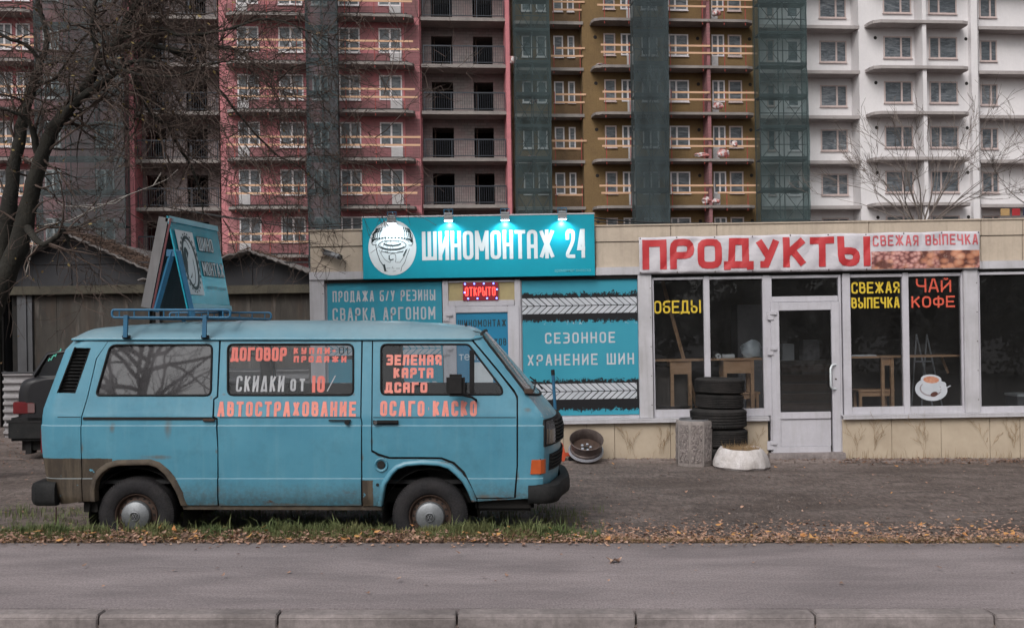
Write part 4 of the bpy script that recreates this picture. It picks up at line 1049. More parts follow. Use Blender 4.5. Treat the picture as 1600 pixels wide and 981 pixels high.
    # window lettering
    stext('ОБЕДЫ', 1021.5, 470, 1095, 490, .010, M['yellow_film'], w1, .022, 'window_lettering')
    stext('СВЕЖАЯ', 1330, 441, 1405.5, 459, .010, M['yellow_film'], w2, .020, 'window_lettering'); stext('ВЫПЕЧКА', 1330, 465, 1405.5, 482, .010, M['yellow_film'], w2, .020, 'window_lettering')
    stext('ЧАЙ', 1431, 435.5, 1486, 457, .010, M['orange_film'], w2, .020, 'window_lettering', space=1.25); stext('КОФЕ', 1424, 463, 1492, 481, .010, M['orange_film'], w2, .020, 'window_lettering', space=1.2)
    # tea-cup sticker: flat print on the glass, in layered discs
    sx, sz = SF.uv(1455, 605, .010)
    cup = empty('cup_sticker'); cup.parent = w2
    def disc(name, m, cx, cz, rx, rz_, dn, rot=0, seg=28):
        vs = []
        for k in range(seg):
            t = 2*math.pi*k/seg; a, b = rx*math.cos(t), rz_*math.sin(t); vs.append((sx+cx+a*math.cos(rot)-b*math.sin(rot), .010-dn, sz+cz+a*math.sin(rot)+b*math.cos(rot)))
        MB().add(vs, [tuple(range(seg))]).build(name, m, cup)
    tea = mat('tea_print', (.40,.15,.09), (.55,.30,.2), .4, 60)
    disc('saucer', M['film_white'], -.0, -.03, .235, .165, 0, -.12); disc('saucer_shadow', mat('saucer_grey_print', (.30,.26,.28), None, .5), -.01, -.025, .16, .105, .0006, -.12)
    disc('saucer_middle', M['film_white'], -.01, -.02, .14, .09, .0009, -.12)
    MB().add([(sx+a, .010-.0012, sz+b) for a, b in ((-.135,.13),(.135,.10),(.125,-.0),(.06,-.09),(-.04,-.1),(-.11,-.03))], [(0,5,4,3,2,1)]).build('cup_body', M['film_white'], cup)
    mb = MB(); ribbon(mb, round_poly([(sx+.12,sz+.08),(sx+.21,sz+.06),(sx+.2,sz-.01),(sx+.11,sz-.02)], .05), .022, lambda a, b: (a, .0085, b)); mb.build('cup_handle', M['film_white'], cup)
    disc('cup_rim', M['film_white'], 0, .115, .15, .072, .0016, -.08); disc('tea', tea, 0, .11, .115, .05, .002, -.08)
    mb = MB(); ribbon(mb, [(sx+.04,sz-.1),(sx+.28,sz+.02)], .016, lambda a, b: (a, .0076, b)); mb.build('spoon', M['film_white'], cup); disc('spoon_bowl', mat('coffee_print', (.10,.04,.03), None, .5), .04, -.1, .055, .035, .0028, .3)
    return root, xd, xR
shop_root, XD, XR = shop()
zc = lambda px, py, n=0: SF.uv(px, py, n)[1]

for (a, b) in ((1198, 1316), (694, 815)):
    MB().box(SF.uv(a, 700)[0], SF.uv(b, 700)[0], -.16, .11, -.3, zc(a, 709, -.16)).build('door_step', M['kerb'], shop_root, bevel=.008)
# --- things on and around the shop ---------------------------------
def on_shop(name, px, py, n, label, cat, group=None):
    fr = sub(SF, px, py, n); o = empty(name, fr.M, label, cat, group); return o, fr
def fbox(fr, name, m, parent, xa, ya, xb, yb, n0, n1, bevel=0):
    x0, zt = fr.uv(xa, ya, n0); _, zb = fr.uv(xa, yb, n0); x1, _ = fr.uv(xb, ya, n0)
    return MB().box(x0, x1, n0, n1, zb, zt).build(name, m, parent, bevel=bevel, smooth=35 if bevel else None)
# main sign
sg, gf = on_shop('shop_sign', 748, 434, -.10, 'long cyan signboard ШИНОМОНТАЖ 24 with a round tyre emblem above the workshop', 'sign')
fbox(gf, 'board', M['sign_cyan'], sg, 565.8, 340.5, 928.5, 436.5, 0, .06, .004)
fbox(gf, 'top_frame', M['metal_trim'], sg, 565, 338.5, 929, 340.6, -.006, .07); 
def gput(n):
    return lambda a, b, o=0: (a, n-o, b)
a0, zt = gf.uv(659, 362, -.002); _, zb = gf.uv(659, 407, -.002); a1, _ = gf.uv(866, 358, -.002); b0, _ = gf.uv(883.5, 358, -.002); b1, _ = gf.uv(916, 358, -.002)
stroke_text('ШИНОМОНТаЖ', a0, a1, zb, zt, .052, gput(-.002), rnd=.5, gap=.16, mb=(q := MB())); q.build('lettering', M['sign_white'], sg)
stroke_text('24', b0, b1, zb, zt, .050, gput(-.002), rnd=.5, gap=.22, mb=(q := MB())); q.build('lettering', M['sign_white'], sg)
x0, zt = gf.uv(867, 421, -.002); x1, _ = gf.uv(923, 421, -.002); _, zb = gf.uv(867, 426.5, -.002)
font_text('временная вывеска', x0, x1, zb, zt, gput(-.002)).build('small_lettering', mat('faint_sign_print', (.12,.42,.48), None, .5), sg)
def emblem():
    em = empty('emblem'); em.parent = sg
    cx, cz = gf.uv(612.5, 392, 0); u = lambda px: (px-400)/1600*200; s_ = 14.4/F
    # crop coordinates (8x zoom, origin 560,330) -> local
    def c(X_, Y_): return gf.uv(560+X_/8, 330+Y_/8, -.003)
    def poly(pts, m, name, n): 
        q = [c(*p) for p in pts]; mb = MB(); tr = tessellate_polygon([[Vector((a, b, 0)) for a, b in q]]); fs = []
        for t in tr:
            p0, p1, p2 = [q[i] for i in t]
            if (p1[0]-p0[0])*(p2[1]-p0[1])-(p1[1]-p0[1])*(p2[0]-p0[0]) < 0: t = (t[0], t[2], t[1])
            fs.append(t)
        mb.add([(a, n, b) for a, b in q], fs); return mb.build(name, m, em)
    def ell(X_, Y_, rx, ry, seg=40): return [(X_+rx*math.cos(2*math.pi*k/seg), Y_+ry*math.sin(2*math.pi*k/seg)) for k in range(seg)]
    poly(ell(424, 458, 300, 344), M['sign_white'], 'white_disc', -.002)
    K, Wt = M['sign_black'], M['sign_white']
    mb = MB(); cnt = [0]
    def line(pts, w, closed=False):
        cnt[0] += 1; off = .0001*(cnt[0] % 4)
        ribbon(mb, [c(*p) for p in pts], w/8*s_, lambda a, b: (a, -.0032-off, b), closed=closed)
    # tyre crown: tread teeth on a dome
    for k in range(19):
        t = k/18; ang = math.pi*(1-t); X0 = 424+245*math.cos(ang); Y0 = 330-8*math.sin(ang)+ (40*abs(2*t-1)**2); X1 = 424+205*math.cos(ang); Y1 = 215-20*math.sin(ang)
        Xm = 424+232*math.cos(ang); Ym = 262-12*math.sin(ang)+20*abs(2*t-1)
        if abs(2*t-1) > .34:
            line([(X1+6, Y1-8+20*abs(2*t-1)), (Xm, Ym)], 13); line([(Xm-4, Ym+4), (X0, Y0-10)], 9); line([(Xm+8, Ym), (X1+16, Y1+30)], 5)
        line([(X0, Y0-4), (X0-8, Y0+20)], 22)
    arc = lambda X_, Y_, rx, ry, a, b, n=16: [(X_+rx*math.cos(math.radians(a+(b-a)*k/n)), Y_+ry*math.sin(math.radians(a+(b-a)*k/n))) for k in range(n+1)]
    line(arc(424, 330, 255, 150, 180, 232), 6); line(arc(424, 330, 255, 150, 308, 360), 6); line([(172,330),(165,400),(185,425),(225,420)], 7); line([(676,330),(680,400),(665,430),(625,425)], 7)
    line(arc(424, 400, 215, 70, 190, 350), 6); line(arc(424, 425, 172, 62, 0, 360, 30), 9); line(arc(424, 430, 150, 45, 10, 170), 10)
    line(arc(424, 400, 105, 30, 0, 180), 20); line(arc(424, 395, 95, 18, 200, 340), 7); line(arc(424, 450, 120, 38, 25, 75), 9); line(arc(424, 450, 120, 38, 105, 155), 9)
    line(arc(424, 480, 150, 42, 20, 160), 7); line([(330,510),(370,515)], 14); line([(485,515),(560,505)], 12)
    # arms, head, torso outlines
    line([(215,425),(235,520),(270,620),(318,690),(330,752)], 9); line([(318,665),(338,752)], 26); line([(255,480),(300,560),(335,610),(395,645)], 5)
    line([(612,470),(575,560),(520,640),(470,640)], 5); line([(640,470),(605,560),(580,640),(545,690),(530,752)], 6); line([(560,560),(600,480)], 14)
    line([(345,752),(370,750)], 4); line([(385,550),(385,600),(410,610),(440,600)], 14); line([(395,545),(430,528),(465,545),(470,600),(460,640)], 6); line([(400,640),(395,610)], 6)
    line([(350,715),(400,712)], 4); line([(430,690),(420,710),(450,718)], 4); line([(470,715),(520,715)], 4); line([(430,752),(470,748)], 4)
    mb.build('figure_drawing', K, em)
emblem()
# floodlights
M['lamp_grey'] = mat('grey_lamp_casing', (.30,.31,.33), (.22,.23,.24), .5)
M['lamp_glow'] = mat('lit_lamp_lens', (.8,.9,1), None, .3, emis=((.75, .93, 1.0), 14))
for i, (px, py, lb) in enumerate([(612, 338, 'grey floodlight above the round tyre emblem on the cyan sign'), (700.5, 334, 'grey floodlight above the third letter of the cyan sign'), (789, 333, 'grey floodlight above the middle letters ОНТ of the cyan sign'), (878.5, 331.5, 'grey floodlight nearest the number 24 on the cyan sign')]):
    o, ff = on_shop('floodlight', px, py, -.30, lb, 'floodlight', 'floodlights along the top of the cyan sign')
    c = MB().prism([(-.062,-.10),(.062,-.10),(.055,.01),(-.055,.01)], -.06, .06).build('casing', M['lamp_grey'], o)
    for k in range(4): MB().box(-.058, .058, -.066+.0, .064, -.012-.024*k-.004, -.012-.024*k+.004).build('cooling_fin', M['chrome'] if k == 1 else M['lamp_grey'], c)
    MB().box(-.055, .055, -.05, .05, -.106, -.101).build('lens', M['lamp_glow'], c)
    MB().tube([(-.06, 0, -.02), (-.062, .02, .06), (.062, .02, .06), (.06, 0, -.02)], .007, 6).build('bracket', M['rack_blue'], o)
    MB().tube([(0, .02, .06), (0, .1, .07), (0, .25, .03)], .010, 6).build('arm', M['lamp_grey'], o)
    ld = bpy.data.lights.new('lamp_light', 'SPOT'); ld.energy = 14; ld.color = (.78, .94, 1.0); ld.spot_size = R(150); ld.spot_blend = .9; ld.shadow_soft_size = .03
    lo_ = bpy.data.objects.new('lamp_light', ld); COL.objects.link(lo_); lo_.parent = o; lo_.location = (0, .105, -.115); lo_.rotation_euler = (R(22), 0, 0)
# LED sign
lg, lf = on_shop('led_sign', 750.5, 469, -.005, 'small lit red LED sign ОТКРЫТО above the workshop door', 'sign')
fbox(lf, 'housing', mat('led_housing', (.05,.004,.01), None, .5, emis=((.5, .01, .03), .25)), lg, 723, 442, 778, 469.5, -.03, .0)
x0, zt = lf.uv(726.5, 449, -.032); _, zb = lf.uv(726.5, 462.5, -.032); x1, _ = lf.uv(774, 449, -.032)
stroke_text('ОТКРЫТО', x0, x1, zb, zt, 1.6*14.4/F, lambda a, b, o=0: (a, -.033-o, b), rnd=.3, gap=.3).build('lettering', mat('lit_red_led', (.6,.02,.02), None, .5, emis=((1.0, .05, .035), 2.6)), lg)
blue_led = mat('lit_blue_led', (.05,.1,.8), None, .5, emis=((.12, .2, 1.0), 5))
for (px, py) in ((726.5, 443.8), (741, 443.3), (756, 443), (771, 442.8), (731.5, 466.5), (746, 466.3), (761, 466), (776, 465.8), (726, 457), (776.5, 452)):
    x, z = lf.uv(px, py, -.034); MB().lathe([(0,-.006),(.009,-.004),(.012,0)], (x, -.032, z), 'Y', 10).build('led', blue_led, lg)
# banner
def banner():
    bn, bf = on_shop('banner', 1265, 424, -.09, 'white vinyl banner ПРОДУКТЫ in big red letters above the grocery windows', 'banner')
    TL, TR, BL, BR = (998, 371), (1530, 361), (999, 428), (1531, 420)
    def q(s, t, n=0.0):   # s 0..1 along, t 0..1 down
        wav = .010*math.sin(s*34+t*2)*(.4+.6*abs(math.sin(s*9)))+.008*math.sin(s*71+t*5)+.01*math.sin(t*3.1)
        px = (TL[0]*(1-s)+TR[0]*s)*(1-t)+(BL[0]*(1-s)+BR[0]*s)*t
        py = (TL[1]*(1-s)+TR[1]*s)*(1-t)+(BL[1]*(1-s)+BR[1]*s)*t + .5*math.sin(s*40)*(1-t)
        x, z = bf.uv(px, py, 0); return (x, -abs(wav)+n, z)
    o = MB().grid([[q(i/220, j/14) for i in range(221)] for j in range(15)], flip=False).build('vinyl_sheet', M['banner_white'], bn, smooth=60)
    md = o.modifiers.new('s', 'SOLIDIFY'); md.thickness = .002; md.offset = -1
    mb = MB()
    def inv(x, z):   # approx local->(s,t)
        x0, zt0 = bf.uv(*TL); x1, zt1 = bf.uv(*TR); _, zb0 = bf.uv(*BL); _, zb1 = bf.uv(*BR)
        s = (x-x0)/(x1-x0); t = ((zt0+(zt1-zt0)*s)-z)/((zt0+(zt1-zt0)*s)-(zb0+(zb1-zb0)*s)); return s, t
    def put(a, b, o=0): s, t = inv(a, b); return q(s, t, -.009-o)
    # subdivide strokes so that they follow the waves
    def fine(spec, xa, ya, xb, yb, w, gap, m, rise, rnd=.25):
        x0, zt = bf.uv(xa, ya); _, zb = bf.uv(xa, yb); x1, _ = bf.uv(xb, ya)
        mb = MB(); stroke_text(spec, x0, x1, zb, zt, w, lambda a, b, o=0: (a, o, b), rnd=rnd, gap=gap, mb=mb, rise=rise)
        me = mb.mesh('t'); bm = bmesh.new(); bm.from_mesh(me); bpy.data.meshes.remove(me)
        k = x0
        while k < x1: bmesh.ops.bisect_plane(bm, geom=bm.verts[:]+bm.edges[:]+bm.faces[:], plane_co=(k,0,0), plane_no=(1,0,0)); k += .03
        k = zb-.1
        while k < zt+.1: bmesh.ops.bisect_plane(bm, geom=bm.verts[:]+bm.edges[:]+bm.faces[:], plane_co=(0,0,k), plane_no=(0,0,1)); k += .04
        for v in bm.verts: v.co = Vector(put(v.co.x, v.co.z, v.co.y))
        me = bpy.data.meshes.new('lettering'); bm.to_mesh(me); bm.free(); link('lettering', me, m, bn)
    fine('ПРОДУКТЫ', 1003, 375, 1359, 421.5, .098, .13, M['banner_red'], -.004+.0205-.0165)
    fine('СВЕЖаЯ ВЫПЕЧКа'.replace('а', 'А').replace('Ч', 'Ч'), 1363, 368.5, 1527, 385, .022, .3, M['banner_pink'], .003)
    # printed picture of bread
    m, nt, b = newmat('bread_picture_print'); b.inputs['Roughness'].default_value = .5
    vo = N(nt, 'ShaderNodeTexVoronoi'); vo.inputs['Scale'].default_value = 7.5; L(nt, coords(nt, (1, 1, 1.5)), vo.inputs['Vector'])
    v2 = N(nt, 'ShaderNodeTexVoronoi'); v2.inputs['Scale'].default_value = 16; L(nt, coords(nt, (1, 1, 1.3)), v2.inputs['Vector'])
    c1 = ramp(nt, vo.outputs['Distance'], [(.1, (.66,.37,.24)), (.5, (.46,.19,.11)), (.72, (.12,.04,.03))])
    c2 = ramp(nt, v2.outputs['Distance'], [(.15, (.60,.35,.31)), (.5, (.42,.18,.16)), (.72, (.16,.06,.06))])
    col = mixc(nt, ramp(nt, noisen(nt, coords(nt), 2.3, 2, .5), [(.47, 0.0), (.53, 1.0)]), c1, c2)
    col = mixc(nt, ramp(nt, noisen(nt, coords(nt, (1,1,1),(3,3,3)), 18, 4, .7), [(.55, 0.0), (.75, .5)]), col, (.55,.42,.36))
    L(nt, col, b.inputs['Base Color'])
    MB().grid([[q(.681+i/70*.318, .50+j/8*.47, -.006) for i in range(71)] for j in range(9)], flip=False).build('picture_print', m, bn, smooth=60)
    for s in [i/9 for i in range(10)]:
        for t in (.03, .97):
            p = q(min(max(s, .004), .996), t, -.006); MB().lathe([(0,-.004),(.008,-.004),(.010,.004)], p, 'Y', 8).build('eyelet', M['rust_steel'], bn)
banner()
# security camera
cm, cf = on_shop('security_camera', 505, 397, -.03, 'small white bullet security camera on the beige wall by the cyan sign', 'camera')
MB().box(-.045, .045, -.045, 0, -.045, .075).build('mount_box', M['panel_beige'], cm, bevel=.008)
a = Vector((.04, -.06, .03)); b = Vector((.27, -.16, -.06)); MB().tube([(0, -.03, .02), (.03, -.08, .0), tuple(a*.5+b*.5-Vector((0,0,.03)))], .014, 8).build('bracket', M['lamp_grey'], cm, smooth=60)
MB().tube([a, b], [.034, .038], 16).build('body', M['lamp_grey'], cm, smooth=50)
MB().tube([b-(b-a)*.08, b+(b-a)*.06], .038, 16).build('lens', M['lens_dark'], cm, smooth=50)
MB().prism([(-.02,-.01),(.30,-.13),(.30,-.125),(-.02,-.002)], -.15, -.03).build('sun_shield', M['lamp_grey'], cm); cm.children[-1].location = (.0, 0, .09)
# blue post in front of the tyre-track panel
bp, bf_ = on_shop('metal_post', 868, 640, -.75, 'thin blue metal post with a black tip before the tyre-track panel', 'post')
x, z = bf_.uv(864, 578, 0); x2, z2 = bf_.uv(870, 700, 0)
MB().tube([(x2+.015, 0, z2-.1), (x, 0, z-.07)], .022, 12).build('pole', M['rack_blue'], bp, smooth=60); MB().tube([(x, 0, z-.069), (x-.003, 0, z+.005)], .026, 12).build('tip', M['black_rubber'], bp, smooth=60)
# interior furniture, all standing on the shop floor
def inside(name, px, n, label, cat, group=None):
    x, _ = SF.uv(px, 600, n); o = empty(name, SF.M @ Matrix.Translation((x, n, .021)), label, cat, group); return o, x
FL = .021
def counter(pa, pb, py, n, label, tone='wood'):
    o, x = inside('counter', pa, n, label, 'counter'); x0, zt = SF.uv(pa, py, n); x1, _ = SF.uv(pb, py, n)
    MB().box(0, x1-x0, 0, .38, zt-FL-.028, zt-FL).build('top_board', M[tone], o, bevel=.004)
    return o, x0, zt-FL
o, x0, zt = counter(1020, 1192, 562, .22, 'pale wooden window counter behind the left grocery window with white rolls on it')
def legframe(o, x0, pa, pb, zt, n0, n1, low=None, drawer=True):
    a, b = SF.uv(pa, 600, .22)[0]-x0, SF.uv(pb, 600, .22)[0]-x0
    for xa in (a, b-.05): MB().box(xa, xa+.05, n0, n0+.05, 0, zt-.03).build('leg', M['wood'], o)
    for xa in (a, b-.05): MB().box(xa, xa+.05, n1, n1+.05, 0, zt-.03).build('leg', M['wood'], o)
    if drawer: MB().box(a+.05, b-.05, n0+.01, n0+.03, zt-.22, zt-.03).build('apron', M['wood'], o)
    MB().box(a+.05, b-.05, n0+.01, n0+.04, .22, .26).build('rail', M['wood'], o)
legframe(o, x0, 1049, 1082, zt, .03, .30); legframe(o, x0, 1132, 1180, zt, .03, .30)
o, x0, zt = counter(1328, 1503, 557, .22, 'pale wooden window counter behind the right grocery window')
a = SF.uv(1380, 600, .22)[0]-x0; b = SF.uv(1400, 600, .22)[0]-x0
for xa in (a, b-.05): MB().box(xa, xa+.045, .04, .09, 0, zt-.03).build('leg', M['wood'], o)
MB().box(a+.045, b-.05, .05, .08, zt-.14, zt-.03).build('apron', M['wood'], o)
MB().tube([(SF.uv(1486, 600, .22)[0]-x0, .3, zt-.03), (SF.uv(1498, 600, .22)[0]-x0, .34, zt-.28)], .02, 6).build('brace', M['wood'], o)
MB().box(.02, SF.uv(1380,600,.22)[0]-x0-.08, .02, .3, zt+.001, zt+.02).build('top_board', M['sign_white'], o)
def stool(pa, pb, py, n, label):
    o, x = inside('stool', pa, n, label, 'stool', 'wooden stools at the window counters'); x0, zt = SF.uv(pa, py, n); x1, _ = SF.uv(pb, py, n); zt -= FL; w = x1-x0
    MB().box(0, w, 0, .32, zt-.03, zt).build('seat', M['wood'], o, bevel=.004)
    for xa in (.02, w-.06):
        for ya in (.02, .26): MB().box(xa, xa+.04, ya, ya+.04, 0, zt-.03).build('leg', M['wood'], o)
    MB().box(.06, w-.06, .03, .05, zt-.1, zt-.03).build('apron', M['wood'], o)
stool(1341, 1398, 609, .30, 'low pale wooden stool behind the window lettered СВЕЖАЯ ВЫПЕЧКА'); stool(1151, 1188, 613, .34, 'low pale wooden stool under the counter beside the door')
# leaning plank, rolls, bag, ladder, cabinets, shelving
o, x = inside('plank', 1100, .5, 'long wooden plank leaning inside the window lettered ОБЕДЫ', 'plank')
p0 = SF.uv(1104, 605, .55); p1 = SF.uv(1036, 440, .9); MB().tube([(p0[0]-x, .05, 0.02), (p1[0]-x, .45, p1[1]-FL)], .028, 4).build('board', M['wood'], o)
o, x = inside('paper_roll', 1122, .36, 'white paper rolls lying on the counter beside the plastic bag', 'paper roll'); z = SF.uv(1122, 561, .36)[1]-FL
o.location = o.matrix_world @ Vector((0, 0, z)); o.location = (SF.M @ Vector((x, .36, z+FL)))
MB().lathe([(.012,-.05),(.042,-.05),(.042,.05),(.012,.05)], (0, 0, .043), 'Y', 20, closed=True).build('roll', M['sign_white'], o, smooth=40); MB().lathe([(.012,-.09),(.035,-.09),(.035,.09),(.012,.09)], (.16, .02, .036), 'X', 20, closed=True).build('roll', M['sign_white'], o, smooth=40)
def blob(name, m, M4, label, cat, sx, sy, sz, seed, group=None, amp=.35, parent=None):
    bm = bmesh.new(); bmesh.ops.create_icosphere(bm, subdivisions=3, radius=1)
    for v in bm.verts:
        n = noise.noise(v.co*1.6+Vector((seed, 0, 0)))*amp + noise.noise(v.co*5+Vector((0, seed, 0)))*amp*.35
        v.co *= (1+n); v.co = Vector((v.co.x*sx, v.co.y*sy, max(v.co.z, -.75)*sz + .75*sz))
    me = bpy.data.meshes.new(name); bm.to_mesh(me); bm.free(); me.polygons.foreach_set('use_smooth', [True]*len(me.polygons)); me.set_sharp_from_angle(angle=R(30))
    o = link(name, me, m, parent); o.matrix_world = M4; return tag(o, label, cat, group)
x, z = SF.uv(1174, 559.5, .38); blob('plastic_bag', M['bag'], SF.M @ Matrix.Translation((x, .38, z+.004)), 'pale crumpled plastic bag on the counter beside the door', 'bag', .17, .12, .15, 3)
o, x = inside('cabinet', 1170, 1.6, 'tall grey cabinet standing behind the bag on the counter', 'cabinet'); x0, zt = SF.uv(1152, 476, 1.6); x1 = SF.uv(1198, 476, 1.6)[0]
MB().box(x0-x, x1-x, 0, .5, 0, zt-FL).build('body', M['fridge'], o, bevel=.01); MB().box(x0-x+.02, x0-x+.04, -.03, 0, 1.0, 1.3).build('handle', M['chrome'], o)
o, x = inside('shelf_unit', 1240, 2.4, 'dark slatted crate shelving seen through the glazed grocery door', 'shelf')
for k in range(7): MB().box(-.2, 1.0, 0, .03, .05+k*.16, .16+k*.16).build('slat', mat('dim_wood', (.11,.08,.06), None, .8) if k == 0 else bpy.data.materials['dim_wood'], o)
MB().box(-.25, 1.05, .03, .5, 0, 1.2).build('carcass', M['shop_wall'], o)
for k, (xa, w, c) in enumerate(((-.1, .22, 'fridge'), (.2, .2, 'sign_white'), (.55, .28, 'fridge'))): MB().box(xa-.35, xa+w-.35, .1, .35, 1.2, 1.42+.06*k).build('appliance', M[c], o, bevel=.01)
o, x = inside('stepladder', 1440, .9, 'thin folding metal frame behind the window with the cup sticker', 'ladder')
for (pa, pb, n) in ((1432, 1420, .9), (1432, 1468, .9), (1448, 1436, 1.2), (1448, 1482, 1.2)):
    a, za = SF.uv(pa, 522, n); b, _ = SF.uv(pb, 640, n); MB().tube([(a-x, n-.9, za-FL), (b-x, n-.9, 0)], .012, 6).build('leg', M['lamp_grey'], o)
MB().tube([(SF.uv(1428,560,.9)[0]-x, 0, SF.uv(1428,565,.9)[1]-FL), (SF.uv(1455,565,.9)[0]-x, 0, SF.uv(1428,565,.9)[1]-FL)], .01, 6).build('rung', M['lamp_grey'], o)
# pizza-like tray low in the left window
o, x = inside('tray', 1055, .25, 'grey rimmed tray of red food low behind the window lettered ОБЕДЫ', 'tray'); x0, z = SF.uv(1055, 634, .35)
MB().box(-.28, .28, .05, .35, 0, z-FL-.03).build('stand', M['shop_wall'], o); MB().lathe([(0,0),(.26,0),(.31,.03),(.32,.028),(.27,-.01),(0,-.01)], (0, .2, z-FL-.02), seg=32).build('rim', M['fridge'], o, smooth=40)
blob('food', mat('red_food', (.35,.09,.06), (.45,.25,.18), .6, 20), Matrix(), None, None, .24, .16, .035, 5, parent=o); o.children[-1].matrix_local = Matrix.Translation((0, .2, z-FL-.02))
o, x = inside('storage_box', 1575, 1.2, 'pale box stacked inside the rightmost grocery window', 'box'); MB().box(.15, .6, 0, .4, 0, .62).build('body', M['fridge'], o, bevel=.01); MB().box(.14, .61, -.01, .41, .62, .66).build('lid', M['sign_white'], o, bevel=.005)

# --- objects on the ground in front ---------------------------------
def gpos(px, py): Y = F*(CAMZ-GZ)/(py-HY); return ((px-CX)/F*Y, Y, GZ)
def tyre_thing(c, rr_, h, tilt, label, seed):
    o = empty('tyre', Matrix.Translation(c) @ Matrix.Rotation(R(tilt), 4, 'Y') @ Matrix.Rotation(seed, 4, 'Z'), label, 'tyre', 'worn tyres stacked by the grocery window')
    prof = [(rr_*.60, .02), (rr_*.63, 0), (rr_*.80, -.004), (rr_*.90, .006), (rr_*.96, h*.09), (rr_*.99, h*.15)]
    nb = 5 if seed % 2 < 1 else 6
    for k in range(nb):
        za, zb = h*(.15+.70*k/nb), h*(.15+.70*(k+1)/nb); prof += [(rr_, za+h*.012), (rr_, zb-h*.03), (rr_*.95, zb-h*.028), (rr_*.95, zb+h*.012)]
    prof += [(rr_*.99, h*.86), (rr_*.96, h*.91), (rr_*.90, h-.006), (rr_*.80, h+.004), (rr_*.63, h), (rr_*.60, h-.02), (rr_*.63, h*.8), (rr_*.9, h*.7), (rr_*.93, h*.5), (rr_*.9, h*.3), (rr_*.63, h*.2)]
    MB().lathe(prof, (0, 0, 0), 'Z', 56, closed=True).build('tread', M['worn_tyre'], o, smooth=35)
    tb = MB()
    for k in range(64):
        a = math.tau*k/64
        for (z0_, z1_) in ((h*.10, h*.24), (h*.76, h*.90)):
            ca, sa = math.cos(a), math.sin(a); w_ = .009; r1 = rr_*1.008
            tb.add([(ca*r1-sa*w_*s_, sa*r1+ca*w_*s_, z_) for z_ in (z0_, z1_) for s_ in (-1, 1)], [(0,1,3,2)])
    tag(tb.build('shoulder_blocks', M['worn_tyre'], o), kind='stuff')
    rb = MB().lathe([(rr_*.70, h+.003), (rr_*.71, h+.006), (rr_*.73, h+.006), (rr_*.74, h+.002)], (0, 0, 0), 'Z', 40).build('sidewall_rib', M['worn_tyre'], o, smooth=40)
Yt = 14.03; sc = F/Yt
defs = [(1122, 661, 688, 88, 'worn black tyre second from the bottom of the stack')]
zs = [715, 689.5, 660.5, 630, 606.8, 583]
names = ['worn black tyre at the very bottom of the stack behind the planter', 'wide worn tyre second from the bottom of the stack', 'widest worn tyre in the middle of the stack', 'narrower worn tyre second from the top of the stack', 'worn black tyre on the very top of the stack']
for k in range(5):
    px, w = ((1122, 80), (1126, 82), (1122.3, 87), (1124, 74), (1124, 77))[k]
    r_ = w/2/sc; zb = GZ+ (715-zs[k])/sc + (0 if k == 0 else 0); h = (zs[k]-zs[k+1])/sc-.004
    tyre_thing(((px-CX)/F*Yt, Yt, zb), r_, h, (0, .3, -.5, .6, .9)[k], names[k], k*1.3)
# pebble-dash litter bin
c = gpos(1084, 726); Yb = c[1]; sc = F/Yb
M['pebble'] = mat('pebble_dash', (.30,.26,.245), (.14,.12,.115), .9, 30, bump=1.0, bscale=45, bdist=.03, fine=.35)
M['old_concrete'] = mat('old_concrete', (.30,.265,.25), (.21,.185,.175), .9, 4, bump=.4, bscale=40, streak=((.13,.11,.10), .5), fine=.12)
M['whitewash'] = mat('flaking_whitewash', (.58,.55,.55), (.42,.385,.37), .85, 5, bump=.7, bscale=16, bdist=.02, streak=((.22,.19,.17), .6), fine=.1)
bn = empty('litter_bin', Matrix.Translation(c) @ Matrix.Rotation(R(22.5), 4, 'Z'), 'octagonal grey concrete litter bin with pebble-dash faces beside the tyre stack', 'litter bin')
r0 = 27/sc/math.cos(R(22.5))*.98; Hb = (727-657)/sc
MB().lathe([(r0*.96,0),(r0*.99,.03),(r0,Hb-.03),(r0*.97,Hb),(r0*.84,Hb),(r0*.82,Hb-.3),(0,Hb-.3)], (0,0,0), 'Z', 8).build('shell', M['old_concrete'], bn, bevel=.006, smooth=25)
for k in range(8):
    a0 = math.pi/4*(k+.5); rc = r0*math.cos(math.pi/8)+.006; hw = r0*math.sin(math.pi/8)*.80
    e = Vector((-math.sin(a0), math.cos(a0), 0)); nrm = Vector((math.cos(a0), math.sin(a0), 0)); rows = []
    for j in range(15):
        rows.append([tuple(nrm*(rc*.985+.012*random.random()*(0 if i in (0, 9) or j in (0, 14) else 1))+e*(hw*(i/4.5-1))+Vector((0, 0, .05+(Hb-.1)*j/14))) for i in range(10)])
    MB().grid(rows).build('pebble_panel', M['pebble'], bn)
MB().lathe([(r0*.83,-.05),(r0*.80,.02),(r0*.77,.02),(r0*.78,-.05)], (0,0,Hb), 'Z', 24).build('inner_rim', M['fridge'], bn, smooth=40)
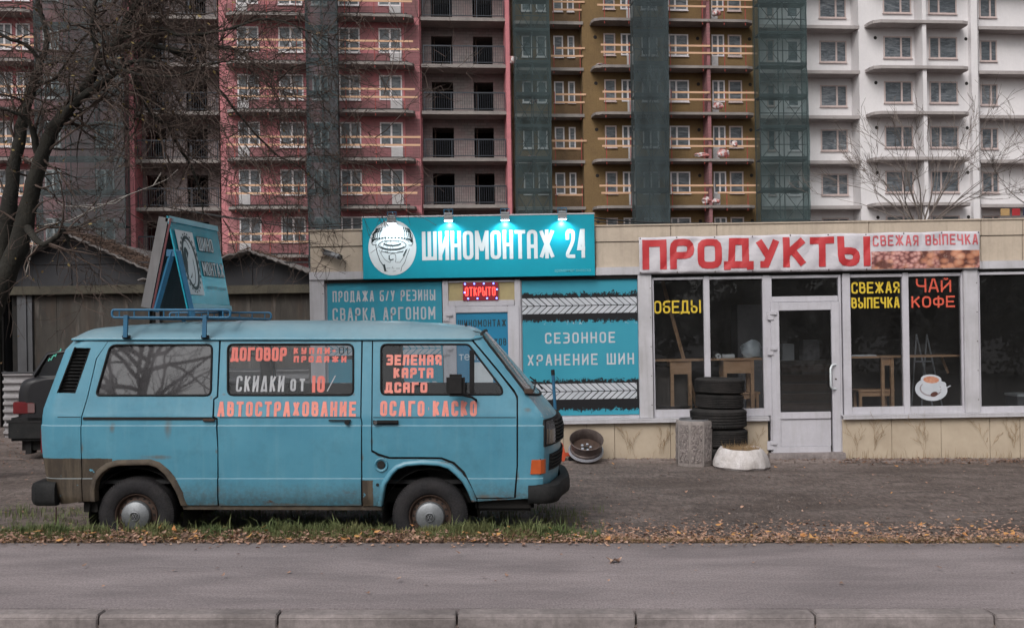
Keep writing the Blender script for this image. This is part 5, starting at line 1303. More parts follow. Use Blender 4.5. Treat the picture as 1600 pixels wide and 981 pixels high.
# planter
c = gpos(1158, 730); sc = F/c[1]; Hp = 31/sc
pt = empty('planter', Matrix.Translation(c), 'low whitewashed round concrete planter with dry grass before the tyre stack', 'planter')
def wob(o, amp, f=3):
    for v in o.data.vertices: v.co += Vector((noise.noise(v.co*f), noise.noise(v.co*f+Vector((5,0,0))), noise.noise(v.co*f+Vector((0,7,0)))*.6))*amp
r_ = 44/sc
o = MB().lathe([(r_*.90,-.02),(r_*1.0,.03),(r_*.99,.07),(r_*.93,Hp*.6),(r_*.82,Hp*.9),(r_*.74,Hp),(r_*.64,Hp*.99),(r_*.58,Hp*.8)], (0,0,0), 'Z', 40).build('bowl', M['whitewash'], pt, smooth=40); wob(o, .028, 6)
o = MB().lathe([(r_*.72,Hp*.84),(r_*.4,Hp*.92),(0,Hp*.96)], (0,0,0), 'Z', 24).build('soil', M['soil'], pt, smooth=40)
mb = MB()
for k in range(900):
    a = random.random()*6.283; q = math.sqrt(random.random())*r_*.66; x, y = q*math.cos(a), q*math.sin(a); h = random.uniform(.02, .09)*(2 if random.random() < .06 else 1); dx, dy = random.uniform(-.06,.06), random.uniform(-.06,.06)
    mb.add([(x,y,Hp*.85),(x+.004,y,Hp*.85),(x+dx,y+dy,Hp*.9+h)], [(0,1,2)])
tag(mb.build('dry_grass', M['dry_grass'], pt), kind='stuff')
# wheel rim lying against the wall
c = (F and (915.5-CX)/F*14.02, 14.02, GZ); sc = F/c[1]; rr_ = 27.5/sc
M['steel_rim'] = mat('dull_steel_rim', (.17,.135,.125), (.09,.07,.065), .5, 8, metal=.35, fine=.2); M['rim_edge'] = mat('bright_rim_edge', (.5,.52,.58), None, .3, metal=.5)
wr = empty('wheel_rim', Matrix.Translation((c[0], c[1], c[2]+.165)) @ Matrix.Rotation(R(33), 4, 'X'), 'bare steel wheel rim tilted on the pavement against the beige plinth', 'wheel rim')
r_ = rr_
MB().lathe([(r_*.98,-.01),(r_,.0),(r_*.99,.012),(r_*.90,.02),(r_*.90,.06),(r_*.86,.07),(r_*.87,.16),(r_*.95,.19),(r_*.965,.205),(r_*.94,.21),(r_*.86,.175),(r_*.83,.07),(r_*.86,.02),(r_*.93,.0)], (0,0,0), 'Z', 56, closed=True).build('barrel', M['steel_rim'], wr, smooth=35)
MB().lathe([(r_*1.0,-.006),(r_*1.012,.004),(r_*.96,.03),(r_*.91,.028)], (0,0,0), 'Z', 56).build('rim_edge', M['rim_edge'], wr, smooth=40)
MB().lathe([(r_*.84,.05),(r_*.6,.035),(r_*.35,.06),(r_*.12,.05)], (0,0,0), 'Z', 40).build('disc', M['rust_steel'], wr, smooth=40)
MB().lathe([(0,.045),(r_*.13,.056)], (0,0,0), 'Z', 20).build('centre_hole', M['dark'], wr)
for k in range(5): a = k*math.tau/5; MB().lathe([(0,.078),(.018,.076),(.02,.05)], (r_*.26*math.cos(a), r_*.26*math.sin(a), 0), 'Z', 10).build('bolt', M['rim_edge'], wr)
# orange jack behind the van nose
c = ((879-CX)/F*14.1, 14.1, GZ); oj = empty('trolley_jack', Matrix.Translation(c), 'bright orange metal jack on the pavement between van nose and wheel rim', 'jack')
om = mat('orange_enamel', (.60,.085,.03), (.48,.07,.03), .5, 8)
MB().prism([(-.08,.0),(.02,.0),(.05,.10),(.0,.26),(-.05,.29),(-.10,.2)], -.04, .04).build('frame', om, oj); MB().box(.03, .14, -.03, .03, .08, .13).build('arm', om, oj, bevel=.01)
MB().lathe([(0,-.03),(.04,-.03),(.04,.03),(0,.03)], (.12, 0, .042), 'Y', 16).build('wheel', M['black_rubber'], oj, smooth=40); MB().lathe([(0,-.05),(.035,-.05),(.035,.05),(0,.05)], (-.06, 0, .037), 'Y', 16).build('wheel', M['black_rubber'], oj, smooth=40)
# pavers along the wall
pv = tag(empty('pavement', Matrix.Translation((0, 14.4, GZ))), kind='structure')
pm = mat('clay_paver', (.17,.135,.12), (.23,.19,.175), .9, 3, bump=.4, bscale=40, fine=.2, world=True)
bases = [MB().box(-.095, .095, -.045, .045, -.06, .012).mesh('paver', 30, bevel=.007), MB().box(-.095, .095, -.045, .045, -.06, .018).mesh('paver', 30, bevel=.007)]
for b_ in bases: b_.materials.append(pm)
rp = random.Random(3)
rows_ = [(-.10, 0), (-.20, .1), (-.30, 0), (-.40, .1)]
for (dy, off) in rows_:
    x = (858-CX)/F*14 + off
    while x < (1665-CX)/F*14.2:
        pxx = CX + x/14.1*F
        if not (dy < -.25 and (1320 < pxx < 1660) and rp.random() < .5): link('paver', bases[rp.randrange(2)], None, pv, Matrix.Translation((x, dy, .004+rp.uniform(-.006,.006))) @ Matrix.Rotation(rp.uniform(-.03,.03), 4, 'Z') @ Matrix.Rotation(rp.uniform(-.02,.02), 4, 'X'))
        x += .203
# ------------------------------------------------------------------ roof rack and A-board on the van
def wv(p): return VF.M @ Vector(p)
rk = empty('roof_rack', VF.M @ Matrix.Translation((0, 0, 0)), 'blue tubular roof rack clamped on top of the van', 'roof rack')
zr = VF.uv(270, 496, .10)[1]; zr2 = VF.uv(270, 484, .10)[1]; xa = VF.uv(175, 490, .10)[0]; xb = VF.uv(360, 490, .10)[0]; yN, yF = .10, VW-.30
def loop_(y, name):
    t = MB().tube(round_poly([(xa+.06, zr), (xa, zr), (xa, zr2), (xa+.06, zr2)], .03, 4) and [(a, y, b) for a, b in round_poly([(xa+.05,zr2),(xa,zr2),(xa,zr),(xb,zr),(xb,zr2),(xa+.05,zr2)], .03, 4)], .010, 8).build(name, M['rack_blue'], rk, smooth=60)
    for k in range(8):
        x = xa+(xb-xa)*(k+.5)/8; MB().tube([(x, y, zr), (x, y, zr2)], .006, 6).build('upright', M['rack_blue'], rk)
loop_(yN, 'side_rail'); loop_(yF, 'side_rail')
for k in range(7):
    x = xa+.02+(xb-xa-.04)*k/6; MB().tube([(x, yN, zr), (x, yF, zr)], .009, 8).build('cross_bar', M['rack_blue'], rk, smooth=60)
for px in (198, 321):
    for y, sgn in ((yN, 1), (yF, -1)):
        x = VF.uv(px, 510, .1)[0]; zb_ = VF.uv(px, 527, .12)[1]
        ye = (.115 if sgn > 0 else VW-.115); l = MB().prism([(x-.02,zb_),(x+.014,zb_),(x+.02,zr+.02),(x-.014,zr+.02)], y-.015-.02*(sgn>0), y-.0-.02*(sgn>0)+.01).build('foot', M['rack_blue'], rk)
        if sgn < 0:
            for v in l.data.vertices:
                if v.co.z < zr-.02: v.co.y = ye+.02+ (v.co.y-y)
        MB().box(x-.035, x+.03, (ye-.03) if sgn > 0 else ye-.0, (ye+.0) if sgn > 0 else ye+.04, zb_-.012, zb_+.02).build('clamp', M['black_rubber'], l, bevel=.004)
ab = empty('a_board', VF.M @ Matrix.Translation((0, 0, zr+.013)), 'folding cyan A-board with a tyre picture and ШИНО МОНТАЖ on the roof rack', 'sign board')
zo = zr+.013
nN, nF = .33, 1.28
def pl_(px, py, n): x, z = VF.uv(px, py, n); return Vector((x, n, z-zo))
A = pl_(293.7, 483, nN); Bq = pl_(262, 337.5, nN); Cq = pl_(338, 354, nF); Dq = pl_(361, 486, nF)
A.z = max(A.z, 0); 
def quad_slab(name, m, a, b, c, d, th, off, parent=ab):
    nr = (b-a).cross(d-a).normalized(); 
    vs = [p+nr*off for p in (a, b, c, d)]+[p+nr*(off+th) for p in (a, b, c, d)]
    return MB().add(vs, [(0,1,2,3),(7,6,5,4),(0,4,5,1),(1,5,6,2),(2,6,7,3),(3,7,4,0)]).build(name, m, parent)
nr = (Bq-A).cross(Dq-A).normalized(); sg_ = 1 if nr.x > 0 else -1
def on_board(u, v, off=0.0):   # u 0..1 near->far, v 0..1 bottom->top
    p = (A*(1-u)+Dq*u)*(1-v)+(Bq*(1-u)+Cq*u)*v; return p+nr*sg_*off
M['pale_cyan'] = mat('pale_cyan_strip', (.26,.50,.58), None, .4)
M['gloss_cyan'] = mat('glossy_cyan_print', (.012,.28,.37), None, .22, spec=.7)
fp = quad_slab('front_panel', M['gloss_cyan'], A, Bq, Cq, Dq, .012, -.012 if sg_ > 0 else 0)
def patch(name, m, u0, u1, v0, v1, off, parent=fp):
    return MB().add([on_board(u0,v0,off), on_board(u1,v0,off), on_board(u1,v1,off), on_board(u0,v1,off)], [(0,1,2,3)]).build(name, m, parent)
patch('pale_strip', M['pale_cyan'], 0, 1, .94, 1, .0135); patch('pale_strip', M['pale_cyan'], 0, 1, 0, .06, .0135); patch('white_square', M['sign_white'], .05, .40, .16, .86, .0135)
mb = MB()
def bput(off): return lambda a, b, o=0: tuple(on_board(a, b, off+o))
def uvring(cu, cv, ru, rv, w, n=36, a0=0, a1=360):
    pts = [(cu+ru*math.cos(R(a0+(a1-a0)*k/n)), cv+rv*math.sin(R(a0+(a1-a0)*k/n))) for k in range(n+1)]
    inn = [(cu+(ru-w)*math.cos(R(a0+(a1-a0)*k/n)), cv+(rv-w*1.1)*math.sin(R(a0+(a1-a0)*k/n))) for k in range(n+1)]
    vs = [on_board(a, b, .015) for a, b in pts]+[on_board(a, b, .015) for a, b in inn]; m_ = n+1
    mb.add(vs, [(k, k+1, m_+k+1, m_+k) for k in range(n)])
uvring(.235, .51, .15, .30, .035); uvring(.20, .51, .10, .25, .012); uvring(.18, .51, .06, .17, .055)
for k in range(24): a = R(k*15-90); mb.add([on_board(.235+.155*math.cos(a), .51+.31*math.sin(a), .016), on_board(.235+.155*math.cos(a+.12), .51+.31*math.sin(a+.12), .016), on_board(.235+.175*math.cos(a+.12), .51+.33*math.sin(a+.12), .016), on_board(.235+.175*math.cos(a), .51+.33*math.sin(a), .016)], [(0,1,2,3)])
tag(mb.build('tyre_drawing', M['sign_black'], fp), kind='stuff')
for (s, v0, v1) in (('ШИНО', .66, .83), ('МОНТАЖ', .38, .55)):
    u1 = .80 if s == 'ШИНО' else .96
    stroke_text(s, .47, u1, v0, v1, .040, bput(.0140), rnd=.3, gap=.25, mb=(q := MB())); q.build('lettering', M['sign_black'], fp)
    stroke_text(s, .475, u1-.005, v0+.01, v1-.01, .016, bput(.0152), rnd=.3, gap=.25, mb=(q := MB())); q.build('lettering', M['sign_white'], fp)
font_text('круглосуточно', .5, .94, .22, .27, bput(.014)).build('lettering', M['sign_black'], fp)
# rear light box panel leaning the other way, and the blue legs
A2 = pl_(235, 482, nN); B2 = pl_(263, 341, nN); C2 = pl_(263+62, 357, nF); D2 = pl_(235+85, 486, nF); A2.z = max(A2.z, 0); D2.z = max(D2.z, 0); 
d_ = (B2-A2); C2 = Vector((B2.x, nF, B2.z)); D2 = Vector((A2.x, nF, A2.z)); C2.x = B2.x; 
quad_slab('rear_light_box', mat('grey_sheet_metal', (.15,.145,.15), (.11,.11,.115), .65, 3, streak=((.07,.065,.06), .5)), A2, B2, C2, D2, .085, 0 if (B2-A2).cross(D2-A2).x < 0 else -.085)
quad_slab('red_edge_strip', M['dark_red'], A2+Vector((.012,-.004,0)), B2+Vector((.012,-.004,0)), B2+Vector((.03,-.004,0)), A2+Vector((.03,-.004,0)), .006, 0)
for n in (nN+.03, nF-.03):
    MB().tube([pl_(243, 487, nN)*1 if n < 1 else Vector((pl_(243,487,nN).x, n, 0)), Vector((pl_(268, 392, nN).x, n, pl_(268, 392, nN).z))], .028, 4).build('leg', M['rack_blue'], ab)
    MB().tube([Vector((pl_(299,487,nN).x, n, 0)), Vector((pl_(276, 392, nN).x, n, pl_(276, 392, nN).z))], .028, 4).build('leg', M['rack_blue'], ab)
    z = pl_(262, 395, nN).z; MB().box(pl_(259,395,nN).x, pl_(277,395,nN).x, n-.02, n+.02, z-.03, z+.03).build('cross_piece', M['rack_blue'], ab)
MB().box(pl_(262,345,nN).x-.02, pl_(262,345,nN).x+.03, nN, nF, pl_(262,341,nN).z-.03, pl_(262,341,nN).z).build('hinge_strip', M['lamp_grey'], ab)

def weed(px, h, label, seed):
    r = random.Random(seed); x, z = SF.uv(px, 708, -.06); o = empty('dead_weed', SF.M @ Matrix.Translation((x, -.06, .0)), label, 'plant', 'dead weeds along the plinth'); mb = MB()
    def br(p, d, l, dep):
        pts = [p]; 
        for i in range(5): d = (d+Vector((r.gauss(0, .15), r.gauss(0, .05), .02))).normalized(); pts.append(pts[-1]+d*l/5)
        mb.tube([tuple(q) for q in pts], .0014, 3, cap=False)
        if dep: 
            for q in pts[1:]: br(q, (d+Vector((r.choice((-1, 1))*r.uniform(.4, .9), r.gauss(0, .1), .1))).normalized(), l*r.uniform(.2, .4), dep-1)
    for k in range(r.randint(2, 3)): br(Vector((r.uniform(-.04, .04), 0, 0)), Vector((r.gauss(0, .18), .0, 1)), h*r.uniform(.7, 1), 2)
    tag(mb.build('stems', M['dry_grass'], o), kind='stuff')
for i, (px, h, lb) in enumerate([(985, .42, 'dead weed before the plinth between the wheel rim and the litter bin'), (1034, .38, 'dead weed just left of the litter bin'), (1176, .35, 'dead weed behind the white planter'), (1342, .45, 'bushy dead weed at the plinth just right of the grocery door'), (1368, .48, 'tall dead weed under the window lettered СВЕЖАЯ ВЫПЕЧКА'), (1443, .46, 'dead weed under the window with the cup sticker'), (1544, .5, 'dead weed under the rightmost grocery window'), (1588, .45, 'dead weed at the right edge of the picture')]): weed(px, h, lb, 40+i)
# ------------------------------------------------------------------ APARTMENT BLOCKS UNDER CONSTRUCTION
TF = frame(600, 63.5, GZ, 5.4, .9)
M['pink'] = mat('pink_render', (.52,.19,.21), (.35,.155,.165), .9, .7, streak=((.22,.12,.12), .6), fine=.1, lo=.4, hi=.6, bump=.2, bscale=6)
M['pink_post'] = mat('pink_post', (.56,.20,.22), (.46,.17,.19), .9, 1.5, fine=.1)
def m_block(name, a, b_, mort, c3=None):
    m, nt, b = newmat(name); b.inputs['Roughness'].default_value = .95
    br = N(nt, 'ShaderNodeTexBrick'); mp = N(nt, 'ShaderNodeMapping'); tc = N(nt, 'ShaderNodeTexCoord'); L(nt, tc.outputs['Object'], mp.inputs[0]); mp.inputs['Rotation'].default_value = (R(90), 0, 0)
    L(nt, mp.outputs[0], br.inputs['Vector']); br.inputs['Scale'].default_value = 1.0; br.inputs['Brick Width'].default_value = .42; br.inputs['Row Height'].default_value = .2; br.inputs['Mortar Size'].default_value = .012
    br.inputs['Color1'].default_value = (*a, 1); br.inputs['Color2'].default_value = (*b_, 1); br.inputs['Mortar'].default_value = (*mort, 1)
    f = noisen(nt, coords(nt), .7, 5, .65); col = mixc(nt, ramp(nt, f, [(.4, 0.0), (.7, .6)]), br.outputs[0], c3 or tuple(x*.55 for x in a)); L(nt, col, b.inputs['Base Color']); bumpn(nt, b, br.outputs[1], -.4, .03); return m
M['block'] = m_block('grey_block_masonry', (.24,.215,.21), (.18,.16,.155), (.12,.11,.107), (.28,.18,.18))
M['mauve_block'] = m_block('mauve_block_masonry', (.24,.115,.12), (.20,.10,.105), (.13,.07,.075), (.32,.12,.135))
M['ochre'] = mat('ochre_render', (.20,.130,.058), (.15,.097,.046), .95, .6, streak=((.11,.07,.03), .4), fine=.12, bump=.2, bscale=5)
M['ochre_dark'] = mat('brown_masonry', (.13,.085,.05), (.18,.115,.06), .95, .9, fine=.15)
M['white_wall'] = mat('white_render', (.68,.66,.67), (.60,.585,.60), .85, .35, streak=((.56,.53,.52), .35), fine=.03)
M['slab'] = mat('concrete_slab', (.26,.235,.22), (.19,.17,.165), .9, 1.2, fine=.15)
M['slab_white'] = mat('pale_concrete_slab', (.36,.33,.325), (.29,.265,.26), .9, 1.2, fine=.12)
M['tar'] = mat('tar_paper', (.025,.023,.024), None, .9)
M['plank'] = mat('fresh_planks', (.62,.39,.25), (.54,.33,.21), .8, 1.5, stretch=(.3,1,1))
M['red_rope'] = mat('red_paint_rod', (.32,.05,.04), None, .7)
M['tower_frame'] = mat('tower_window_frame', (.78,.74,.76), None, .5)
M['tan_frame'] = mat('tan_window_frame', (.54,.44,.42), None, .5)
M['rail_steel'] = mat('dark_balcony_rail', (.022,.028,.04), None, .5)
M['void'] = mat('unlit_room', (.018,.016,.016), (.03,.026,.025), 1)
def m_pane():
    m, nt, b = newmat('film_covered_pane'); b.inputs['Roughness'].default_value = .3; b.inputs['Specular IOR Level'].default_value = .5
    f = noisen(nt, coords(nt, (.6, 1, 2.4), world=True), 1.8, 7, .75, 1.2); f2 = noisen(nt, coords(nt, (1,1,1), (3,3,3), world=True), .22, 3, .6)
    col = mixc(nt, ramp(nt, f, [(.42, 0.0), (.72, 1.0)]), (.05,.062,.075), (.30,.325,.35)); col = mixc(nt, ramp(nt, f2, [(.4, 0.0), (.6, .5)]), col, (.055,.065,.075))
    L(nt, col, b.inputs['Base Color']); bumpn(nt, b, f, .35, .06); return m
M['tower_pane'] = m_pane()
M['door_white'] = mat('white_door_panel', (.46,.45,.46), None, .6)
ROWS = range(-2, 6)
class Blk:
    """one block of flats: everything in TF coordinates, n = depth behind the facade plane"""
    def __init__(s, label, px):
        x, _ = TF.uv(px, 515); s.o = empty('apartment_block', TF.M, label, 'building'); s.o.location = TF.M @ Vector((x, 0, 0)); s.o.matrix_world = TF.M @ Matrix.Translation((x, 0, 0)); s.x = x
        s.cache = {}
    def X(s, px, n=0): return TF.uv(px, 250, n)[0]-s.x
    def box(s, name, m, pa, pb, z0, z1, n0, n1, par=None):
        return MB().box(s.X(pa, n0), s.X(pb, n0), n0, n1, z0, z1).build(name, m, par or s.o)
    def window(s, pa, pb, n, z, h0, h1, kind, fm='tower_frame', seed=0):
        x0, x1 = s.X(pa, n), s.X(pb, n); key = (round(x1-x0, 3), kind, fm, h0, h1)
        if key not in s.cache:
            w, H = x1-x0, h1-h0; t = .085; ms = {}
            fr = MB(); pn = []; dp = None
            if kind == 'two': mul = [.62]
            elif kind == 'two_r': mul = [.36]
            elif kind in ('door', 'door_l', 'half'): mul = [.5]
            else: mul = []
            xs = [0]+[w*k for k in mul]+[w]
            fr.box(0, t, -.03, .05, 0, H); fr.box(w-t, w, -.03, .05, 0, H); fr.box(t, w-t, -.03, .05, 0, t); fr.box(t, w-t, -.03, .05, H-t, H)
            for k in mul: fr.box(w*k-t*.7, w*k+t*.7, -.032, .05, t, H-t)
            s.cache[key] = dict(frame=fr.mesh('frame'), panes=[MB().box(a+t*.6, b-t*.6, .01, .02, t, H-t).mesh('pane') for a, b in zip(xs[:-1], xs[1:])],
                                sill=MB().box(-.04, w+.04, -.09, .04, -.06, -.005).mesh('sill'))
            if kind in ('door', 'door_l'):
                a, b = (xs[1], xs[2]) if kind == 'door' else (xs[0], xs[1]); s.cache[key]['door'] = MB().box(a-.02, b, -.035, .05, -h0+.18, -.003).mesh('door_panel')
        C_ = s.cache[key]; w_ = empty('window'); w_.parent = s.o; w_.location = (x0, n, z+h0)
        o_ = link('frame', C_['frame'], M[fm], w_)
        for p in C_['panes']: link('pane', p, M['tower_pane'], w_)
        if 'door' in C_: link('door_panel', C_['door'], M['door_white'], w_)
        else: link('sill', C_['sill'], M[fm], w_)
def rz_(py, px, n=0): return TF.uv(px, py, n)[1]
TOPZ = 33.0
def slab_poly(b, pa, pb, n_front, n_back, z, th, m, rl=True, rr_=True, name='floor_slab'):
    x0, x1 = b.X(pa, n_front), b.X(pb, n_front); c = .55; mb = MB()
    pts = [(x0, n_back)] + ([(x0, n_front+c), (x0+.12, n_front+.2), (x0+c, n_front)] if rl else [(x0, n_front)]) + ([(x1-c, n_front), (x1-.12, n_front+.2), (x1, n_front+c)] if rr_ else [(x1, n_front)]) + [(x1, n_back)]
    k = len(pts); vs = [(x, y, z-th) for x, y in pts]+[(x, y, z) for x, y in pts]
    mb.add(vs, [tuple(range(k))[::-1], tuple(range(k, 2*k))]+[(i, (i+1) % k, k+(i+1) % k, k+i) for i in range(k)]); return mb.build(name, m, b.o)
rt = random.Random(11)
def planks(b, pa, pb, n, z, h1, h2, jit=True):
    for h in (h1, h2):
        a = b.X(pa, n)+(rt.uniform(-.15, .25) if jit else 0); c = b.X(pb, n)+(rt.uniform(-.2, .25) if jit else 0)
        MB().box(a, c, n-.03, n, z+h-.06, z+h+.06).build('guard_plank', M['plank'], b.o)
def rods(b, pxs, n, z, top=1.45):
    for p in pxs: x = b.X(p, n); MB().box(x-.022, x+.022, n+.001, n+.045, z-.35, z+top).build('guard_rod', M['red_rope'], b.o)
def railing(b, pa, pb, n, z):
    x0, x1 = b.X(pa, n), b.X(pb, n); r = MB().box(x0, x1, n, n+.05, z+1.15, z+1.23).build('balcony_railing', M['rail_steel'], b.o)
    MB().box(x0, x1, n+.005, n+.045, z+.12, z+.17).build('bottom_rail', M['rail_steel'], r)
    for k in range(4): x = x0+(x1-x0-.06)*k/3; MB().box(x, x+.06, n-.005, n+.055, z, z+1.15).build('railing_post', M['rail_steel'], r)
    mb = MB(); k = int((x1-x0)/.145)
    for i in range(1, k): x = x0+(x1-x0)*i/k; mb.box(x-.011, x+.011, n+.012, n+.034, z+.17, z+1.15)
    tag(mb.build('bars', M['rail_steel'], r), kind='stuff')
# ---- pink block (left part of the picture up to the pink fin)
b = Blk('dusty pink unfinished apartment block with fresh timber guard planks and black open loggias', 500)
NB = -1.25       # balcony front plane
zP = rz_(246.6, 600, NB)-3*1.0; zP = rz_(246.6, 600, NB)
b.box('facade_wall', M['pink'], 345, 658, -.3, TOPZ, 0, .4); b.box('facade_wall', M['pink'], 55, 205, -.3, TOPZ, .02, .4); b.box('facade_wall', M['pink'], -260, 55, -.3, TOPZ, 0, .4)
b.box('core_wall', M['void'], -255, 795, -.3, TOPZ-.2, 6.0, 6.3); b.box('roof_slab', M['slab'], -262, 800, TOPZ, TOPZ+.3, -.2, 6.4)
for px_ in (-255, 204, 346, 657, 797): b.box('cross_wall', M['pink'], px_-1, px_+4, -.3, TOPZ-.01, .41, 5.99)
for (pa, pb) in ((353, 482), (528, 650), (-70, 52)):
    for k in ROWS:
        z = zP+3*k
        slab_poly(b, pa, pb, NB, -.005, z, .17, M['slab'], rl=(pa != 528), rr_=True)
        MB().box(b.X(pa, NB)+.3, b.X(pb, NB)-.4, NB+.12, NB+.3, z+.001, z+.10+rt.uniform(-.02, .05)).build('tar_strip', M['tar'], b.o)
        planks(b, pa+1, pb+2, NB+.05, z, .80, 1.30); rods(b, [pa+14, pb-62 if pb-62 > pa+20 else pa+40, pb-16], NB+.06, z)
        # darker unrendered masonry below the windows
        MB().box(b.X(pa+1, 0), b.X(pb+6 if pb < 600 else 657, 0), -.012, .0, z+.18, z+.86).build('masonry_band', M['mauve_block'], b.o)
for k in ROWS:
    z = zP+3*k; s = -.005
    for (pa, pb, kd) in ((373, 407, 'door_l'), (438, 476, 'half'), (532, 565, 'half'), (594.5, 630, 'door'), (-2, 22, 'half'), (28, 50, 'half'), (70, 95, 'half'), (150, 178, 'half'), (490, 515, 'half'), (-60, -30, 'half')):
        b.window(pa, pb, -.02, z, .87, 2.46, kd)
    MB().box(b.X(634, 0), b.X(657, 0), -.011, .0, z+.2, z+2.7).build('masonry_band', M['mauve_block'], b.o)
# open loggias
def loggia(pa, pb, zref, openings, blockm, fin=None):
    n1 = 1.5
    for k in ROWS:
        z = zref+3*k
        slab_poly(b, pa, pb, -.1, 5.9, z, .22, M['slab'], False, False)
        last = pa
        for (oa, ob) in openings+[(pb, pb)]:
            if oa > last: MB().box(b.X(last, n1), b.X(oa, n1), n1, n1+.25, z, z+2.78).build('masonry_wall', blockm, b.o)
            last = ob
        for (oa, ob) in openings: MB().box(b.X(oa, n1), b.X(ob, n1), n1+.02, n1+.23, z+2.25, z+2.78).build('lintel', blockm, b.o); MB().tube([(b.X(oa+4, n1), n1+.3, z), (b.X(oa+5, n1), n1+.4, z+2.3)], .05, 6).build('prop', M['rust_steel'], b.o)
        railing(b, pa+3, pb-2, -.02, z)
zL = rz_(246.6, 730, -.1)
loggia(660.5, 793, zL, [(676.5, 710), (742, 772.5)], M['block'])
zL2 = rz_(249, 270, -.1)
loggia(211, 343, zL2, [(228, 260), (292, 325)], M['block'])
b.box('fin_wall', M['pink_post'], 793, 799, -.3, TOPZ-.02, -.35, 1.5); b.box('fin_wall', M['pink_post'], 203, 210, -.3, TOPZ-.02, -.3, 1.5)
# ---- ochre block
b = Blk('ochre brown unfinished apartment block with rounded balconies and plank guards', 1000)
zB1 = rz_(250.6, 890, -.1); zB = rz_(248, 1080, NB)
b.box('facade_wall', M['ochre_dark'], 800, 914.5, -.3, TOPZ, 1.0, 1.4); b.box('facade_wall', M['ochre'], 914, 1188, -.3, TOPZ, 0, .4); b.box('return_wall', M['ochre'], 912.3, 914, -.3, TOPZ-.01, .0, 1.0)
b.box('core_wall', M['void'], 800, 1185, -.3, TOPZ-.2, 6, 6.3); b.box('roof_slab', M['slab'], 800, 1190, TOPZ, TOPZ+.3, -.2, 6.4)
for k in ROWS:
    z = zB1+3*k; slab_poly(b, 806, 914.3, -.1, .99, z, .2, M['slab'], False, False)
    for (pa, pb) in ((867.5, 882.5), (889.5, 900), (818, 834), (841, 856)): b.window(pa, pb, .98, z, .95, 2.36, 'one')
    planks(b, 866, 912, -.05, z, .76, 1.27); rods(b, [868, 909], -.04, z)
    z = zB+3*k
    slab_poly(b, 930, 1110, NB, -.005, z, .17, M['slab'], True, False); slab_poly(b, 1110.3, 1183, NB, -.005, z, .17, M['slab'], False, True)
    for (pa, pb) in ((938, 992), (1047, 1109), (1115, 1184)): planks(b, pa, pb, NB+.05, z, .81, 1.27)
    rods(b, [948, 986, 1050, 1101, 1135, 1168], NB+.06, z)
    for (pa, pb, kd) in ((946, 964, 'one'), (973, 992, 'door'), (1047, 1078, 'two_r'), (1114.5, 1134, 'door_l'), (1140, 1161, 'one'), (1005, 1030, 'half')): b.window(pa, pb, -.02, z, .92, 2.35, kd, 'tower_frame' if kd != 'one' else 'tan_frame')
    for p in (933, 1093, 1174): MB().lathe([(0,-.02),(.10,-.02),(.12,-.0)], (b.X(p), 0, z+2.1), 'Y', 14).build('vent_hole', M['void'], b.o)
    MB().box(b.X(1108, NB), b.X(1113, NB), NB+.1, -.01, z+.01, z+2.82).build('balcony_divider', M['mauve_block'], b.o)
# ---- white block
b = Blk('white rendered apartment block with dark windows and round-cornered balconies', 1450)
zW1 = rz_(251, 1300, .0); zW = rz_(245, 1440, NB); zW3 = rz_(249.5, 1560, -.1)
b.box('facade_wall', M['white_wall'], 1188, 1345, -.3, TOPZ, 1.2, 1.6); b.box('return_wall', M['white_wall'], 1344.5, 1352, -.3, TOPZ-.01, 0, 1.19)
b.box('facade_wall', M['white_wall'], 1352, 1532, -.3, TOPZ, 0, .4); b.box('facade_wall', M['white_wall'], 1532, 1900, -.3, TOPZ, .9, 1.3)
b.box('pilaster', M['white_wall'], 1520, 1530, -.3, TOPZ-.01, -.35, -.004); b.box('return_wall', M['white_wall'], 1530, 1532, -.3, TOPZ-.02, -.0, .9)
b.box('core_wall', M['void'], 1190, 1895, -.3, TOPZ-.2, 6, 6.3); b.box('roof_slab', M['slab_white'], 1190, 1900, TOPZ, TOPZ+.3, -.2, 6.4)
for k in ROWS:
    z = zW1+3*k; slab_poly(b, 1190, 1346, -.0, 1.19, z, .22, M['slab_white'], False, False); b.window(1283, 1325, 1.18, z, .84, 2.3, 'two', 'tan_frame'); b.window(1200, 1212, 1.18, z, .84, 2.3, 'one', 'tan_frame'); b.window(1232, 1250, 1.18, z, .84, 2.3, 'one', 'tower_frame')
    z = zW+3*k; slab_poly(b, 1367, 1520.7, NB, -.005, z, .2, M['slab_white'])
    b.window(1383, 1427, -.02, z, .80, 2.26, 'two', 'tan_frame'); b.window(1454, 1498, -.02, z, .80, 2.26, 'two_r', 'tan_frame')
    MB().box(b.X(1446, NB), b.X(1452, NB), NB+.15, -.01, z+.01, z+2.79).build('balcony_divider', M['white_wall'], b.o)
    for p in (1370.5, 1512): MB().lathe([(0,-.02),(.10,-.02),(.12,-.0)], (b.X(p), 0, z+2.15), 'Y', 14).build('vent_hole', M['void'], b.o)
    z = zW3+3*k; slab_poly(b, 1532.5, 1900, -.1, .89, z, .22, M['slab_white'], False, False)
    for (pa, pb) in ((1533.6, 1560), (1640, 1680), (1740, 1780)): b.window(pa, pb, .88, z, .88, 2.32, 'two', 'tan_frame')
z = zW3+3*-2
for (pa, pb, c) in ((1562, 1576, (.42,.27,.12)), (1580, 1592.5, (.35,.02,.025)), (1597, 1610, (.02,.025,.06))):
    mm = mat('site_poster', c, None, .6); MB().box(b.X(pa, -.2), b.X(pb, -.2), -.22, -.2, rz_(337, 1585, -.2), rz_(326, 1585, -.2)).build('site_poster', mm, b.o)
